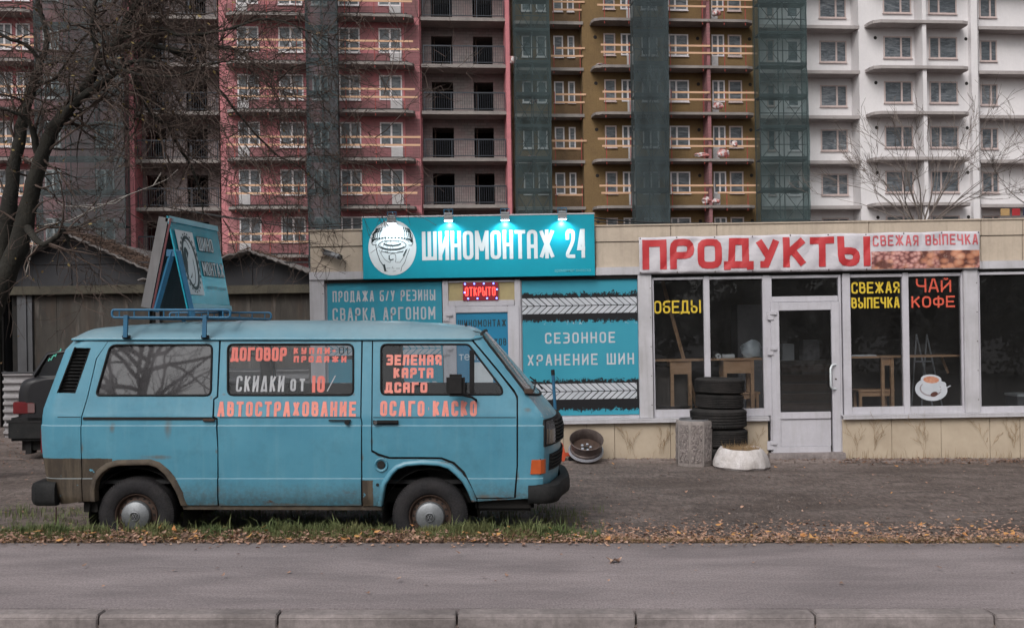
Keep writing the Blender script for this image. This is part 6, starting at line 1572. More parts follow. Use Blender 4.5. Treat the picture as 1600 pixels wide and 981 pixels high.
# ---- scaffolds wrapped in green net
def m_net(name, c, dens):
    m, nt, b = newmat(name); b.inputs['Base Color'].default_value = (*c, 1); b.inputs['Roughness'].default_value = .9
    out = nt.nodes['Material Output']; tr = N(nt, 'ShaderNodeBsdfTransparent'); tr.inputs[0].default_value = (.85,.95,.95,1)
    f = noisen(nt, coords(nt, (1, 1, .35)), .9, 5, .65, .5); k = ramp(nt, f, [(.35, dens-.08), (.7, dens+.14)])
    col = mixc(nt, ramp(nt, f, [(.4, 0.0), (.7, 1.0)]), c, tuple(x*1.7 for x in c)); L(nt, col, b.inputs['Base Color'])
    mx = N(nt, 'ShaderNodeMixShader'); L(nt, k, mx.inputs[0]); L(nt, tr.outputs[0], mx.inputs[1]); L(nt, b.outputs[0], mx.inputs[2]); L(nt, mx.outputs[0], out.inputs[0]); return m
M['net_dark'] = m_net('dark_green_net', (.028,.040,.044), .72); M['net_light'] = m_net('thin_green_net', (.034,.052,.054), .46); M['net_grey'] = m_net('grey_green_net', (.042,.052,.055), .6)
M['scaf'] = mat('scaffold_tube', (.05,.055,.06), None, .6)
def scaffold(pa, pb, label, net, brace=True, top=31.5):
    xa, xb = TF.uv(pa, 250, -2.2)[0], TF.uv(pb, 250, -2.2)[0]; w = xb-xa
    o = empty('scaffold', TF.M @ Matrix.Translation((xa, -2.3, 0)), label, 'scaffold', 'netted scaffolds on the apartment blocks')
    z0 = rz_(250, (pa+pb)/2, -2.2) % 2.0
    nx = max(2, int(round(w/2.0)))
    for i in range(nx+1):
        for y in (.06, .92): x = .05+(w-.1)*i/nx; MB().box(x-.025, x+.025, y-.025, y+.025, .0, top).build('standard', M['scaf'], o)
    z = z0
    k = 0
    while z < top-1:
        MB().box(.03, w-.03, .1, .9, z-.03, z+.05).build('deck', M['scaf'], o); MB().box(.02, w-.02, .035, .075, z+.95, z+1.0).build('guard_rail', M['scaf'], o)
        MB().box(.02, w-.02, .033, .06, z+.05, z+.22).build('toe_board', M['scaf'], o)
        if brace and z < 24:
            for i in range(nx):
                a = .05+(w-.1)*i/nx; c = .05+(w-.1)*(i+1)/nx
                MB().tube([(a, .08, z), (c, .08, z+1.95)], .022, 4).build('brace', M['scaf'], o); MB().tube([(c, .10, z), (a, .10, z+1.95)], .022, 4).build('brace', M['scaf'], o)
        z += 2.0; k += 1
    # net: front and two sides with slack folds
    path = [(0, 1.0), (0, .0)] + [(w*i/14, 0) for i in range(1, 14)] + [(w, 0), (w, 1.0)]; P = []
    nz = 64; sd = rt.random()*50
    for j in range(nz+1):
        zz = top*j/nz; row = []
        for i, (x, y) in enumerate(path):
            wob_ = noise.noise(Vector((x*.8+sd, zz*.45, 0)))*.10 + abs(math.sin((zz-z0)*math.pi/2))*.06*math.sin(x*3+sd)
            row.append((x+noise.noise(Vector((sd, zz*.4, i)))*.05 + noise.noise(Vector((sd*2, zz*.15, 0)))*.08, y-abs(wob_)-.03 if y < .5 else y, zz))
        P.append(row)
    MB().grid(P).build('net', M[net], o, smooth=60)
scaffold(56, 196, 'wide netted scaffold at the far left behind the bare tree', 'net_grey', False)
scaffold(480, 530, 'narrow dark netted scaffold on the pink block left of the cyan sign', 'net_dark', False)
scaffold(806.5, 862, 'netted scaffold between the pink fin and the ochre recess', 'net_light')
scaffold(992, 1046, 'dark netted scaffold in the middle of the ochre balconies', 'net_dark')
scaffold(1187, 1263, 'see-through green netted scaffold between ochre and white blocks', 'net_light')
# plastic debris bags on balconies
M['debris'] = mat('red_white_plastic', (.55,.50,.50), (.42,.15,.14), .5, 4, lo=.46, hi=.54)
for i, (px, py, n, sx_, sz_, lb) in enumerate([(1119, 25, -1.0, .45, .4, 'crumpled red and white plastic on the uppermost ochre balcony right of the divider'), (1122, 171, -1.0, .5, .45, 'red striped plastic bag on the ochre balcony just right of the divider'),
        (1096, 246, -1.0, .75, .3, 'heap of red and white plastic left of the balcony divider on the ochre block'), (1130, 246, -1.0, .6, .55, 'tall red and white plastic bundle right of the balcony divider'),
        (1104, 318, -1.0, .55, .4, 'crumpled plastic heap at the foot of the lowest visible divider, left side'), (1118, 318, -1.0, .45, .3, 'small crumpled plastic heap right of the lowest visible divider'),
        (940, 103, -1.0, .6, .12, 'flat white plastic sheet on the left end of an ochre balcony'), (832, 255, -2.5+1.6, .6, .45, 'red and white plastic bundle behind the net beside the pink fin'),
        (834, 161, -.9, .35, .4, 'small white plastic bundle behind the net beside the pink fin'), (803, 100, -.4, .4, .5, 'red plastic sheet hanging beside the pink fin'), (1147, 230, -1.1, .35, .4, 'white plastic scrap hung over the planks of the ochre balcony')]):
    x, z = TF.uv(px, py, n); blob('debris_bag', M['debris'], TF.M @ Matrix.Translation((x, n, z)), lb, 'debris bag', sx_*.62, .25, sz_*.6, 7.7*i+1, 'plastic debris on the balconies', amp=.4)
# ------------------------------------------------------------------ GARAGES behind the van
GF = frame(200, 19.0, GZ, 0, .9)
M['gable'] = mat('dark_gable_board', (.022,.022,.026), (.032,.032,.036), .9, 1.2, streak=((.02,.02,.02), .4))
def m_door():
    m, nt, b = newmat('stained_garage_door'); b.inputs['Roughness'].default_value = .9
    f = noisen(nt, coords(nt, (1.5, 1, .45)), 1.6, 7, .7); col = mixc(nt, ramp(nt, f, [(.36, 0.0), (.7, 1.0)]), (.028,.025,.022), (.066,.058,.050))
    f2 = noisen(nt, coords(nt, (5, 1, .5), (4,0,2)), 1.3, 5, .65); col = mixc(nt, ramp(nt, f2, [(.55, 0.0), (.7, .7)]), col, (.15,.13,.115))
    f3 = noisen(nt, coords(nt, (4, 1, .6), (9,0,2)), 1.1, 5, .65); col = mixc(nt, ramp(nt, f3, [(.5, 0.0), (.7, .7)]), col, (.05,.032,.022)); L(nt, col, b.inputs['Base Color']); bumpn(nt, b, f, .4, .03); return m
M['gdoor'] = m_door()
M['gframe'] = mat('grey_garage_steel', (.075,.078,.085), (.05,.05,.055), .8, 2, streak=((.04,.035,.03), .5))
M['lintel'] = mat('mossy_lintel', (.07,.062,.045), (.04,.036,.028), .95, 2.5, fine=.2)
M['asbestos'] = mat('weathered_roof_sheet', (.17,.155,.15), (.10,.09,.088), .9, 1.6, stretch=(2,1,1), fine=.15)
def garage(apx, apy, lpx, lpy, rpx, rpy, label, doors):
    x0, zl = GF.uv(lpx, lpy); xa, za = GF.uv(apx, apy); x1, zr_ = GF.uv(rpx, rpy)
    o = empty('garage', GF.M @ Matrix.Translation((x0, 0, 0)), label, 'garage', 'old garages behind the van'); q = lambda x: x-x0
    base = GF.uv(lpx, 448)[1]; zb = base; zt_ = base+.0
    zj = (zb+za)/2+.0
    MB().prism([(q(x0), zb), (q(x1), zb), (q(x1), zr_-.03), (q(xa), za-.05), (q(x0), zl-.03)], .04, .14).build('gable_wall', M['gable'], o)
    zm = zb+.42
    MB().box(q(x0)+.05, q(x1)-.05, .02, .039, zm-.01, zm+.02).build('gable_batten', M['gable'], o)
    MB().box(q(xa)-.012, q(xa)+.012, .02, .039, zb+.02, zm-.01).build('gable_batten', M['gable'], o)
    MB().box(q(x0)-.02, q(x1)+.02, -.10, .14, zb-.17, zb-.002).build('lintel', M['lintel'], o, bevel=.01)
    for (pa, pb, kind) in doors:
        xa_, xb_ = q(GF.uv(pa, 500)[0]), q(GF.uv(pb, 500)[0])
        if kind == 'door':
            k = 5; 
            for i in range(k): MB().box(xa_+(xb_-xa_)*i/k+.002, xa_+(xb_-xa_)*(i+1)/k-.002, .06+.003*(i % 2), .1, -.2, zb-.172).build('door_board', M['gdoor'], o)
        else: MB().box(xa_, xb_, -.03 if kind == 'post' else .0, .12, -.2, zb-.172).build('steel_post', M['gframe'], o)
    MB().box(q(x0), q(x1), .14, .2, -.2, zb-.0).build('inner_wall', M['dark'], o); MB().box(q(x0), q(x0)+.1, .2, 5.5, -.2, zl-.1).build('side_wall', M['gable'], o); MB().box(q(x1)-.1, q(x1), .2, 5.5, -.2, zr_-.1).build('side_wall', M['gable'], o); MB().box(q(x0)+.1, q(x1)-.1, 5.4, 5.5, -.2, zl-.1).build('back_wall', M['gable'], o)
    for (xs, zs_, xe_, ze) in ((x0-.25, zl-.11, xa, za), (xa, za, x1+.25, zr_-.1)):
        P = []; n = 26
        for i in range(n+1):
            t = i/n; x = q(xs)+(xe_-xs)*t; z = zs_+(ze-zs_)*t
            P.append([(x, -.28+.03*math.sin(i*1.1), z+.02*math.sin(i*2.4)), (x, 5.6, z+.02*math.sin(i*2.4))])
        r = MB().grid(P, flip=True).build('roof_sheet', M['asbestos'], o, smooth=60); md = r.modifiers.new('s', 'SOLIDIFY'); md.thickness = .03; md.offset = 0
    return o
garage(109, 366, 12, 413, 236, 424, 'dark old garage with low gable behind the rear of the van', [(28, 42, 'post'), (42, 50, 'in'), (50, 232, 'door')])
garage(392, 393, 244, 430, 488, 427, 'dark old garage with grey sheet roof between the A-board and the shop', [(244, 250, 'post'), (250, 484, 'door')])
garage(-150, 366, -300, 413, -2, 424, 'dark garage beyond the left edge behind the tree', [(-300, -290, 'post'), (-290, -4, 'door')])
# corrugated metal fence in front of the garages
FF = frame(5, 17.2, GZ, 0, .9)
M['zinc'] = mat('grey_corrugated_metal', (.30,.29,.30), (.22,.21,.215), .55, 1.5, stretch=(1,1,5), streak=((.15,.13,.12), .4))
x0, zt = FF.uv(5, 583); x1, _ = FF.uv(484, 583)
fo = empty('metal_fence', FF.M @ Matrix.Translation((x0, 0, 0)), 'low fence of grey horizontally ribbed metal panels behind the van', 'fence')
npn = 4; zmax = FF.uv(5, 583)[1]
for i in range(npn):
    a = (x1-x0)*i/npn; b_ = (x1-x0)*(i+1)/npn-.01; P = []
    for j in range(61):
        z = zmax*j/60; ph = (z/.125) % 1; P.append([(a, .03*(1 if ph < .42 else (-1 if .5 < ph < .92 else 0)), z), (b_, .03*(1 if ph < .42 else (-1 if .5 < ph < .92 else 0)), z)])
    r = MB().grid(P).build('ribbed_panel', M['zinc'], fo); md = r.modifiers.new('s', 'SOLIDIFY'); md.thickness = .004
    MB().box(a-.02, a+.02, .05, .1, 0, zmax+.03).build('fence_post', M['gframe'], fo)
MB().box(-.01, x1-x0, -.04, .05, zmax, zmax+.02).build('top_rail', M['gframe'], fo)
# ------------------------------------------------------------------ dark sedan, tail showing left of the van
def car():
    CF = frame(60, 14.2, GZ, 4, .3)
    o = empty('parked_car', CF.M, 'dark grey sedan with its tail showing behind the rear of the van', 'car')
    cp = mat('dark_grey_car_paint', (.011,.011,.013), (.018,.018,.021), .38, 3, spec=.35)
    Wd = 1.66; p = lambda a, b_: CF.uv(a, b_, .1)
    # body side profile (x, z); rest of the car continues behind the van
    pr = [p(30, 640), p(25, 610), p(29, 594), p(48, 589), p(68, 586)]
    zs0 = pr[0][1]; zlow = p(30, 680)[1]; x0 = pr[1][0]
    belt = [(x0+.02, zlow), (x0-.01, pr[0][1]), (x0, pr[1][1]), (x0+.05, pr[2][1]), (x0+.3, pr[3][1]+.02), (x0+1.1, pr[3][1]+.04), (x0+3.0, pr[3][1]+.0), (x0+3.7, pr[3][1]-.12), (x0+4.15, pr[3][1]-.25), (x0+4.2, zlow)]
    def body(prof, ysec, name, m, inset):
        mb = MB(); rows = []
        for (y, sc) in ysec:
            cx_ = x0+2.1; cz_ = zlow+.3; rows.append([(cx_+(x-cx_)*(1-.03*sc), y, z if z <= zlow+.01 else zlow+(z-zlow)*(1-.02*sc)) for x, z in prof])
        mb.grid(rows, flip=False); k = len(prof); mb.f.append(tuple(range(k))); mb.f.append(tuple(range((len(ysec)-1)*k, len(ysec)*k))[::-1]); return mb.build(name, m, o, smooth=35)
    belt = round_poly(belt, .07, 4, True)
    body(belt, [(.03, 3.0), (.035, 2.0), (.06, 1.2), (.10, .6), (.18, .15), (.30, 0), (Wd-.30, 0), (Wd-.18, .15), (Wd-.10, .6), (Wd-.06, 1.2), (Wd-.03, 3.0)], 'body', cp, 0)
    zb = pr[3][1]+.03
    rt_ = p(88, 549); gx = p(52, 588)[0]; rx = p(84, 551)[0]; zt = p(95, 547)[1]
    cab = [(gx, zb-.02), (rx-.1, zt-.06), (rx+.25, zt), (rx+1.2, zt), (rx+1.9, zb-.02)]
    mb = MB(); rows = []
    for (y, k) in ((.12, 0), (.22, 1), (Wd-.22, 1), (Wd-.12, 0)):
        rows.append([(x, y if z < zt-.2 else y+(.1 if y < .8 else -.1), z) for x, z in cab])
    mb.grid([rows[1], rows[2]]); mb.build('roof', cp, o, smooth=30)
    gl = mat('car_glass', (.02,.022,.025), None, .08, spec=.9)
    MB().prism([(gx+.05, zb-.02), (rx-.06, zt-.05), (rx+.25, zt-.02), (rx+1.2, zt-.02), (rx+1.85, zb-.02)], .14, Wd-.14).build('glass', gl, o)
    for y in (.13, Wd-.16): MB().tube([(gx, y, zb-.02), (rx-.1, y+.03, zt-.06), (rx+.25, y+.03, zt), (rx+1.2, y+.03, zt)], .035, 6).build('roof_pillar', cp, o, smooth=60)
    MB().tube([(rx+.35, .12, zb), (rx+.3, .16, zt-.02)], .03, 6).build('roof_pillar', cp, o)
    a = p(27, 646); c = p(63, 627); 
    for y0, y1 in ((.02, .35), (Wd-.35, Wd-.02)): MB().box(a[0]-.03, a[0]+.0+.27 if y0 < 1 else a[0]+.05, y0, y1, a[1], c[1]).build('tail_light', M['red_lens'], o, bevel=.012)
    MB().box(a[0]+.27-.09, a[0]+.275, .012, .1, a[1]+.02, c[1]-.02).build('reversing_light', M['clear_lens'], o)
    zb1, zb2 = p(30, 652)[1], p(30, 688)[1]
    MB().box(x0-.08, x0+.55, -.01, Wd+.01, zb2, zb1).build('bumper', M['bumper'], o, bevel=.04); MB().box(x0-.086, x0+.5, -.016, .0, zb1-.07, zb1-.04).build('bumper_strip', M['black_rubber'], o)
    MB().box(x0+.06, x0+3.9, .15, Wd-.15, zlow-.22, zlow+.02).build('underbody', M['dark'], o); MB().box(x0+.12, x0+.2, .12, .32, zb2-.2, zb2+.02).build('mud_flap', M['black_rubber'], o)
    for cx_ in (x0+.78, x0+3.35):
        for y, sg in ((.02, 1), (Wd-.02, -1)): 
            w = MB().lathe([(.19,.02*sg),(.21,0),(.27,0),(.30,.02*sg),(.30,.16*sg),(.19,.18*sg)], (cx_, y, .295), 'Y', 32).build('wheel', M['tyre'], o, smooth=40); MB().lathe([(0,.02*sg),(.19,.03*sg)], (cx_, y, .295), 'Y', 24).build('wheel_cover', M['hubcap'], w, smooth=40)
    mb = MB(); q = p(74, 564); 
    ribbon(mb, [(q[0]+.02*k, q[1]+.02*math.sin(k*2.2)+.018*k) for k in range(10)], .016, lambda a_, b_: (a_, .132, b_)); mb.build('sticker', mat('green_sticker_print', (.1,.5,.38), None, .5), o)
car()
# ------------------------------------------------------------------ TREES
def grow(mb, p, d, r, length, depth, rnd, spread=.55, minr=.0035, droop=-.02, kids=(2, 4), segs=5, gnarl=.16, seg_n=5):
    pts = [Vector(p)]; rs = [r]; d = Vector(d).normalized()
    for i in range(segs):
        d = (d + Vector((rnd.gauss(0, gnarl), rnd.gauss(0, gnarl), rnd.gauss(0, gnarl)+droop))).normalized()
        pts.append(pts[-1]+d*length/segs); rs.append(max(r*(1-.62*(i+1)/segs), minr*.7))
    mb.tube([tuple(q) for q in pts], rs, seg_n if r > .012 else 3, cap=False)
    if depth <= 0: return
    for k in range(rnd.randint(*kids)):
        i = rnd.randint(1, segs); b = pts[i]; rr_ = rs[i]*rnd.uniform(.55, .8)
        ax = Vector((rnd.gauss(0, 1), rnd.gauss(0, 1), rnd.gauss(0, 1))).normalized(); nd = (d+ax*spread*rnd.uniform(.6, 1.6)).normalized()
        grow(mb, b, nd, max(rr_, minr), length*rnd.uniform(.5, .8), depth-1, rnd, spread, minr, droop, kids, max(3, segs-1), gnarl, seg_n)
TY = 12.2
def tp(px, py, y=0.0): Y = TY+y; return Vector(((px-CX)/F*Y, Y, CAMZ+(HY-py)/F*Y))
tr = empty('bare_tree', Matrix.Translation((tp(-6, 500).x-.1, TY, GZ)), 'big bare gnarled tree with forked trunk and twigs at the left edge', 'tree')
TI = tr.matrix_world.inverted()
limbs = [   # (px, py, depth offset, radius px)
 ('trunk', [(-75,760,0,26),(-52,610,0,22),(-24,500,0,19),(-2,425,0,16),(10,350,.0,17),(20,270,.0,13),(30,215,.05,11.5),(42,160,.1,10),(56,120,.15,8.5),(64,95,.2,7)]),
 ('trunk', [(-38,560,0,20),(0,455,-.05,19),(28,385,-.1,19),(46,320,-.1,16),(62,255,-.15,14),(82,205,-.2,12.5),(100,180,-.25,10.5),(120,155,-.3,10),(138,128,-.35,9.5),(153,100,-.4,9),(170,80,-.4,8.5),(186,62,-.5,7.5),(198,30,-.5,6.5),(215,5,-.55,5.5),(236,-30,-.6,4.5)]),
 ('limb', [(82,205,-.2,9),(104,178,-.3,8),(125,155,-.5,7),(150,138,-.6,6),(172,122,-.7,5),(190,106,-.8,4),(215,95,-.9,3.2),(250,98,-1,2.6)]),
 ('limb', [(168,80,-.4,6.5),(195,74,-.5,6),(230,70,-.6,5),(262,77,-.7,4.2),(300,82,-.8,3.4),(340,74,-.9,2.8),(372,80,-.9,2.2),(400,100,-1,1.6),(430,112,-1,1.2)]),
 ('limb', [(190,98,-.5,5),(212,122,-.4,5),(222,150,-.3,4.4),(234,172,-.3,4.2),(250,190,-.3,3.8),(264,196,-.2,3.4),(272,215,-.2,3.2),(284,236,-.1,2.8),(300,262,0,2.4),(312,300,0,1.8),(318,335,0,1.2)]),
 ('limb', [(153,100,-.4,6),(150,70,-.5,5),(145,45,-.55,4.4),(147,15,-.6,3.5),(155,-15,-.6,3)]),
 ('limb', [(190,60,-.5,5),(212,30,-.5,4.6),(236,14,-.5,4),(262,-5,-.5,3)]),
 ('limb', [(62,255,-.15,6),(56,225,-.2,5.5),(48,195,-.3,4),(30,180,-.4,3),(5,170,-.5,2.4),(-20,160,-.5,2)]),
 ('limb', [(138,128,-.3,4),(160,100,-.6,3.2),(190,108,-.9,2.5),(230,120,-1.1,2.1),(280,118,-1.2,1.7),(330,100,-1.3,1.3),(360,95,-1.3,1)]),
 ('limb', [(64,95,.2,6),(72,70,.3,5),(70,40,.3,4),(60,10,.3,3.4),(58,-20,.3,3)]),
 ('limb', [(64,100,.2,4),(40,70,.1,3.4),(10,60,0,3),(-20,40,0,2.5)]),
 ('limb', [(50,140,.1,4),(64,130,0,3),(90,120,-.2,2.4),(130,60,-.4,2),(170,38,-.5,1.6)]),
 ('limb', [(40,350,-.1,7),(62,380,-.4,5),(85,372,-.5,4.4),(100,360,-.5,4),(110,385,-.4,2.6)]),
 ('limb', [(196,60,-.5,4),(240,45,-.7,3.2),(290,55,-.9,2.6),(350,48,-1,2),(420,30,-1.1,1.5),(480,50,-1.1,1.1),(520,62,-1.1,.8)]),
 ('limb', [(270,79,-.7,3),(310,105,-.6,2.4),(350,150,-.5,2),(390,200,-.4,1.7),(430,240,-.3,1.4),(470,262,-.3,1.1),(510,300,-.2,.8)]),
]
def cat_(pts, n=4):
    out = []
    for i in range(len(pts)-1):
        a = pts[max(i-1, 0)]; b = pts[i]; c = pts[i+1]; d = pts[min(i+2, len(pts)-1)]
        for k in range(n):
            t = k/n; out.append([.5*((2*b[j])+(-a[j]+c[j])*t+(2*a[j]-5*b[j]+4*c[j]-d[j])*t*t+(-a[j]+3*b[j]-3*c[j]+d[j])*t**3) for j in range(4)])
    out.append(list(pts[-1])); return out
rnd = random.Random(5); tw = MB(); nodes = []
for name, L_ in limbs:
    P = cat_(L_); pts = []; rs = []
    for (a, b, c, d) in P:
        w = tp(a+rnd.gauss(0, .7), b+rnd.gauss(0, .7), c); pts.append(TI @ w); rs.append((.78 if name == 'trunk' else .92)*d/F*TY*(1+rnd.uniform(-.06, .08)))
    mb = MB(); mb.tube([tuple(p) for p in pts], rs, 14 if name == 'trunk' else 9, cap=False)
    o = mb.build(name, M['bark'], tr, smooth=70)
    for v in o.data.vertices: v.co += Vector((noise.noise(v.co*9), noise.noise(v.co*9+Vector((3,0,0))), 0))*.02*(1 if name == 'trunk' else .35)
    for i in range(2, len(pts)):
        if b < 1000: nodes.append((pts[i], (pts[i]-pts[i-1]).normalized(), rs[i], P[i]))
for (p, d, r, src) in nodes:
    if src[1] > 400 and src[0] < 60: continue
    k = rnd.choice((0, 1, 1)) if src[0] < 300 else rnd.choice((0, 1, 1, 2))
    for _ in range(k):
        ax = Vector((rnd.gauss(.3, 1), rnd.gauss(0, .7), rnd.gauss(-.1, 1))).normalized(); nd = (d*.5+ax).normalized()
        grow(tw, p, nd, min(.017, max(r*.45, .006)), rnd.uniform(.45, .95), 3 if rnd.random() < .55 else 2, rnd, spread=.8, minr=.0034, droop=-.01, kids=(2, 4), segs=4, gnarl=.22)
# hanging twig curtain on the right side of the crown
for k in range(46):
    px = rnd.uniform(190, 470) if k < 32 else rnd.uniform(430, 620); py = rnd.uniform(20, 190) + (px-190)*.25; p = TI @ tp(px, py, rnd.uniform(-1.1, .5))
    grow(tw, p, (rnd.gauss(.2, .6), rnd.gauss(0, .4), rnd.gauss(-.5, .6)), rnd.uniform(.005, .010), rnd.uniform(.6, 1.1), 3, rnd, spread=.8, minr=.0033, droop=-.03, kids=(2, 3), segs=5, gnarl=.2)
for k in range(26):
    px = rnd.uniform(60, 460); py = rnd.uniform(300, 380); p = TI @ tp(px, py, rnd.uniform(.2, 2.5))
    grow(tw, p, (rnd.gauss(.2, .8), rnd.gauss(0, .5), rnd.gauss(-.1, .6)), rnd.uniform(.005, .010), rnd.uniform(.6, 1.1), 2, rnd, spread=.8, minr=.0033, droop=-.02, kids=(2, 4), segs=5, gnarl=.22)
tag(tw.build('twigs', M['twig'], tr), kind='stuff')
lf = MB()
for k in range(420):
    p, d, r, src = rnd.choice(nodes); c = p+Vector((rnd.gauss(0, .35), rnd.gauss(0, .35), rnd.gauss(-.1, .3))); a = Vector((rnd.gauss(0, 1), rnd.gauss(0, 1), rnd.gauss(0, 1))).normalized()*rnd.uniform(.012, .03); b = a.orthogonal().normalized()*a.length*.6
    lf.add([c-a, c+b, c+a, c-b], [(0,1,2,3)])
tag(lf.build('last_leaves', mat('withered_leaf', (.20,.15,.05), (.12,.07,.03), .8, 9, world=True), tr), kind='stuff')
# pale broken branch in front of the garage roof
pbm = MB(); pw = empty('broken_branch', Matrix.Translation(tp(100, 345, 3)), 'pale bare broken branch lying across the garage roof', 'branch'); PI_ = pw.matrix_world.inverted()
for L_ in ([(70,352,3),(110,345,3),(150,325,3),(200,305,3),(240,290,3),(262,280,3),(278,265,3)], [(150,325,3),(100,322,3),(85,312,3)], [(240,290,3),(252,270,3)], [(200,305,3),(180,318,3),(120,322,3)], [(40,430,3),(50,392,3),(60,350,3)]):
    pbm = MB().tube([tuple(PI_ @ tp(a, b, c)) for a, b, c in L_], [.012*(1-.7*i/len(L_)) for i in range(len(L_))], 6); pbm.build('stem', M['pale_twig'], pw, smooth=60)
# small bare tree behind the grocery roof
def small_tree(px, py, Y, label, seed, n, hgt, spread):
    X0 = (px-CX)/F*Y; z = CAMZ+(HY-py)/F*Y; o = empty('bare_tree', Matrix.Translation((X0, Y, GZ)), label, 'tree', 'small bare trees behind the grocery'); r = random.Random(seed)
    MB().tube([(0, 0, -.2), (.05, 0, z-GZ-.8), (.0, 0, z-GZ)], [.10, .08, .07], 8).build('trunk', M['bark'], o, smooth=60); mb = MB()
    for k in range(n):
        a = (k+.5)/n*2-1; d = Vector((a*spread, r.gauss(0, .35), 1.0-abs(a)*.35))
        grow(mb, (a*.12, 0, z-GZ-.15), d, .024*(1-abs(a)*.3), hgt*r.uniform(.8, 1.1)*(1+abs(a)*.25), 4, r, spread=.42, minr=.005, droop=.015, kids=(2, 3), segs=6, gnarl=.09)
    tag(mb.build('crown', mat('pale_grey_twig', (.17,.14,.125), (.12,.10,.09), .95, 6), o), kind='stuff')
small_tree(1440, 345, 22, 'small bare fan-shaped tree rising behind the grocery roof', 2, 13, 1.45, 1.15)
small_tree(1650, 345, 21, 'bare tree at the right edge behind the roof', 9, 6, 1.35, 1.1)
# trees across the road (behind the camera, seen as reflections in the glass)
def leafy(x, y, h, label, me=None):
    o = empty('street_tree', Matrix.Translation((x, y, -.15)), label, 'tree', 'trees across the road')
    r = random.Random(int(x*7)); MB().tube([(0,0,-.1),(.1,.05,h*.3),(0,.1,h*.75)], [.2,.15,.06], 9).build('trunk', M['bark'], o, smooth=60)
    if me is None:
        mb = MB()
        for k in range(70):
            c = Vector((r.gauss(0, 1.3), r.gauss(0, 1.2), abs(r.gauss(.42, .22))+.02)); s = r.uniform(.5, 1.0)
            for j in range(75):
                q = Vector((c.x, c.y, c.z*7.0))+Vector((r.gauss(0, .42), r.gauss(0, .42), r.gauss(0, .38)))*s; a = Vector((r.gauss(0,1), r.gauss(0,1), r.gauss(0,1))).normalized()*.13; b_ = a.orthogonal().normalized()*.09
                mb.add([q-a, q-b_, q+a, q+b_], [(0,1,2,3)])
        me = mb.mesh('crown')
    c = link('crown', me, None, o); 
    if not me.materials: me.materials.append(mat('dark_autumn_foliage', (.05,.05,.022), (.10,.075,.03), .8, 2, world=True))
    c.scale = (1, 1, h/7.0); tag(c, kind='stuff'); return me
me = None
for i, (x, y, h) in enumerate([(-17,-13,6.2),(-12.5,-15,7),(-8,-12.5,6),(-3.5,-14,7.2),(1,-13,6.5),(5.5,-15,7),(10,-13,6.4),(14.5,-14,7),(19,-13,6.6),(24,-14,7)]):
    me = leafy(x, y, h, '%s dark leafy street tree across the road' % ['farthest left','second from the left','third from the left','fourth from the left','fifth from the left','fifth from the right','fourth from the right','third from the right','second from the right','farthest right'][i], me)
bt = empty('bare_tree', Matrix.Translation((-9.2, -6.5, -.15)), 'bare street tree across the road', 'tree'); r = random.Random(4)
MB().tube([(0,0,-.1),(.05,0,2.2),(.2,.1,4.5),(.5,0,7.5)], [.16,.13,.09,.03], 9).build('trunk', M['bark'], bt, smooth=60); mb = MB()
for k in range(26): grow(mb, (.1+.02*k, .05, 3.2+.18*k), (r.gauss(0, .9), r.gauss(0, .6), .8), .06, r.uniform(1.8, 2.8), 3, r, spread=.6, minr=.006, droop=0, segs=5, gnarl=.13)
tag(mb.build('crown', M['twig'], bt), kind='stuff')
# ------------------------------------------------------------------ cables over the roofs
M['cable'] = mat('black_cable', (.02,.02,.022), None, .7)
def cable(pts, Y, r, label):
    q = [((px-CX)/F*Y, Y, CAMZ+(HY-py)/F*Y) for px, py in pts]
    P = cat_([(a, b, c, 0) for a, b, c in q], 6); o = MB().tube([p[:3] for p in P], r, 6).build('cable', M['cable'], smooth=60); tag(o, label, 'cable', 'cables above the roofs')
cable([(250, 322), (340, 338), (420, 350), (480, 356), (570, 350)], 15.6, .010, 'black cable sagging from the tree to the left end of the sign')
cable([(300, 330), (400, 345), (500, 351), (570, 345)], 15.9, .007, 'thin cable just above the lower cable left of the sign')
cable([(925, 340), (1000, 347), (1100, 349), (1250, 346), (1420, 346), (1560, 349)], 15.2, .012, 'thick black cable along the grocery roof edge')
cable([(925, 345), (980, 350), (1080, 352), (1250, 350), (1500, 343), (1640, 345)], 15.6, .009, 'thinner cable lying low along the grocery roof edge')
# ------------------------------------------------------------------ litter, grass, leaves, stones
def leaf_mesh(name, m, spots, smin, smax, parent=None, lift=.008):
    mb = MB(); r = random.Random(len(spots))
    for (x, y) in spots:
        z = max(ground_z(x, y), 0.0 if y < 8.02 else -9)+lift+(r.random()**2)*lift*3; s = r.uniform(smin, smax); a = r.random()*6.283; ca, sa = math.cos(a), math.sin(a); tl, tk = r.gauss(0, .35), r.gauss(0, .35)
        n = 6; vs = [(x, y, z+s*.08)]
        for k in range(n):
            t = k/n*6.283; q = s*(1 if k % 2 == 0 else .55)*(r.uniform(.75, 1.15)); px_, py_ = q*math.cos(t)*.75, q*math.sin(t)
            vs.append((x+ca*px_-sa*py_, y+sa*px_+ca*py_, z+max(-.002, px_*tl+py_*tk+s*.2*r.random())))
        mb.add(vs, [(0, 1+k, 1+(k+1) % n) for k in range(n)])
    o = mb.build(name, m); return tag(o, kind='stuff')
r = random.Random(21); sp = []
def U(px, Y): return (px-CX)/F*Y
for k in range(5200):     # dense strip along the pavement edge
    px = r.uniform(-80, 1680); dens = 1.0 if px < 960 else (.6 if px < 1450 else .35)
    if r.random() > dens: continue
    y = 8.03+abs(r.gauss(0, (.15 if px < 960 else .13)*(1+.5*noise.noise(Vector((px*.03, 0, 0)))))) ; sp.append((U(px, y), y))
for k in range(2200):
    px = r.uniform(900, 1650); y = 8.3+abs(r.gauss(0, .55)); sp.append((U(px, y), y))
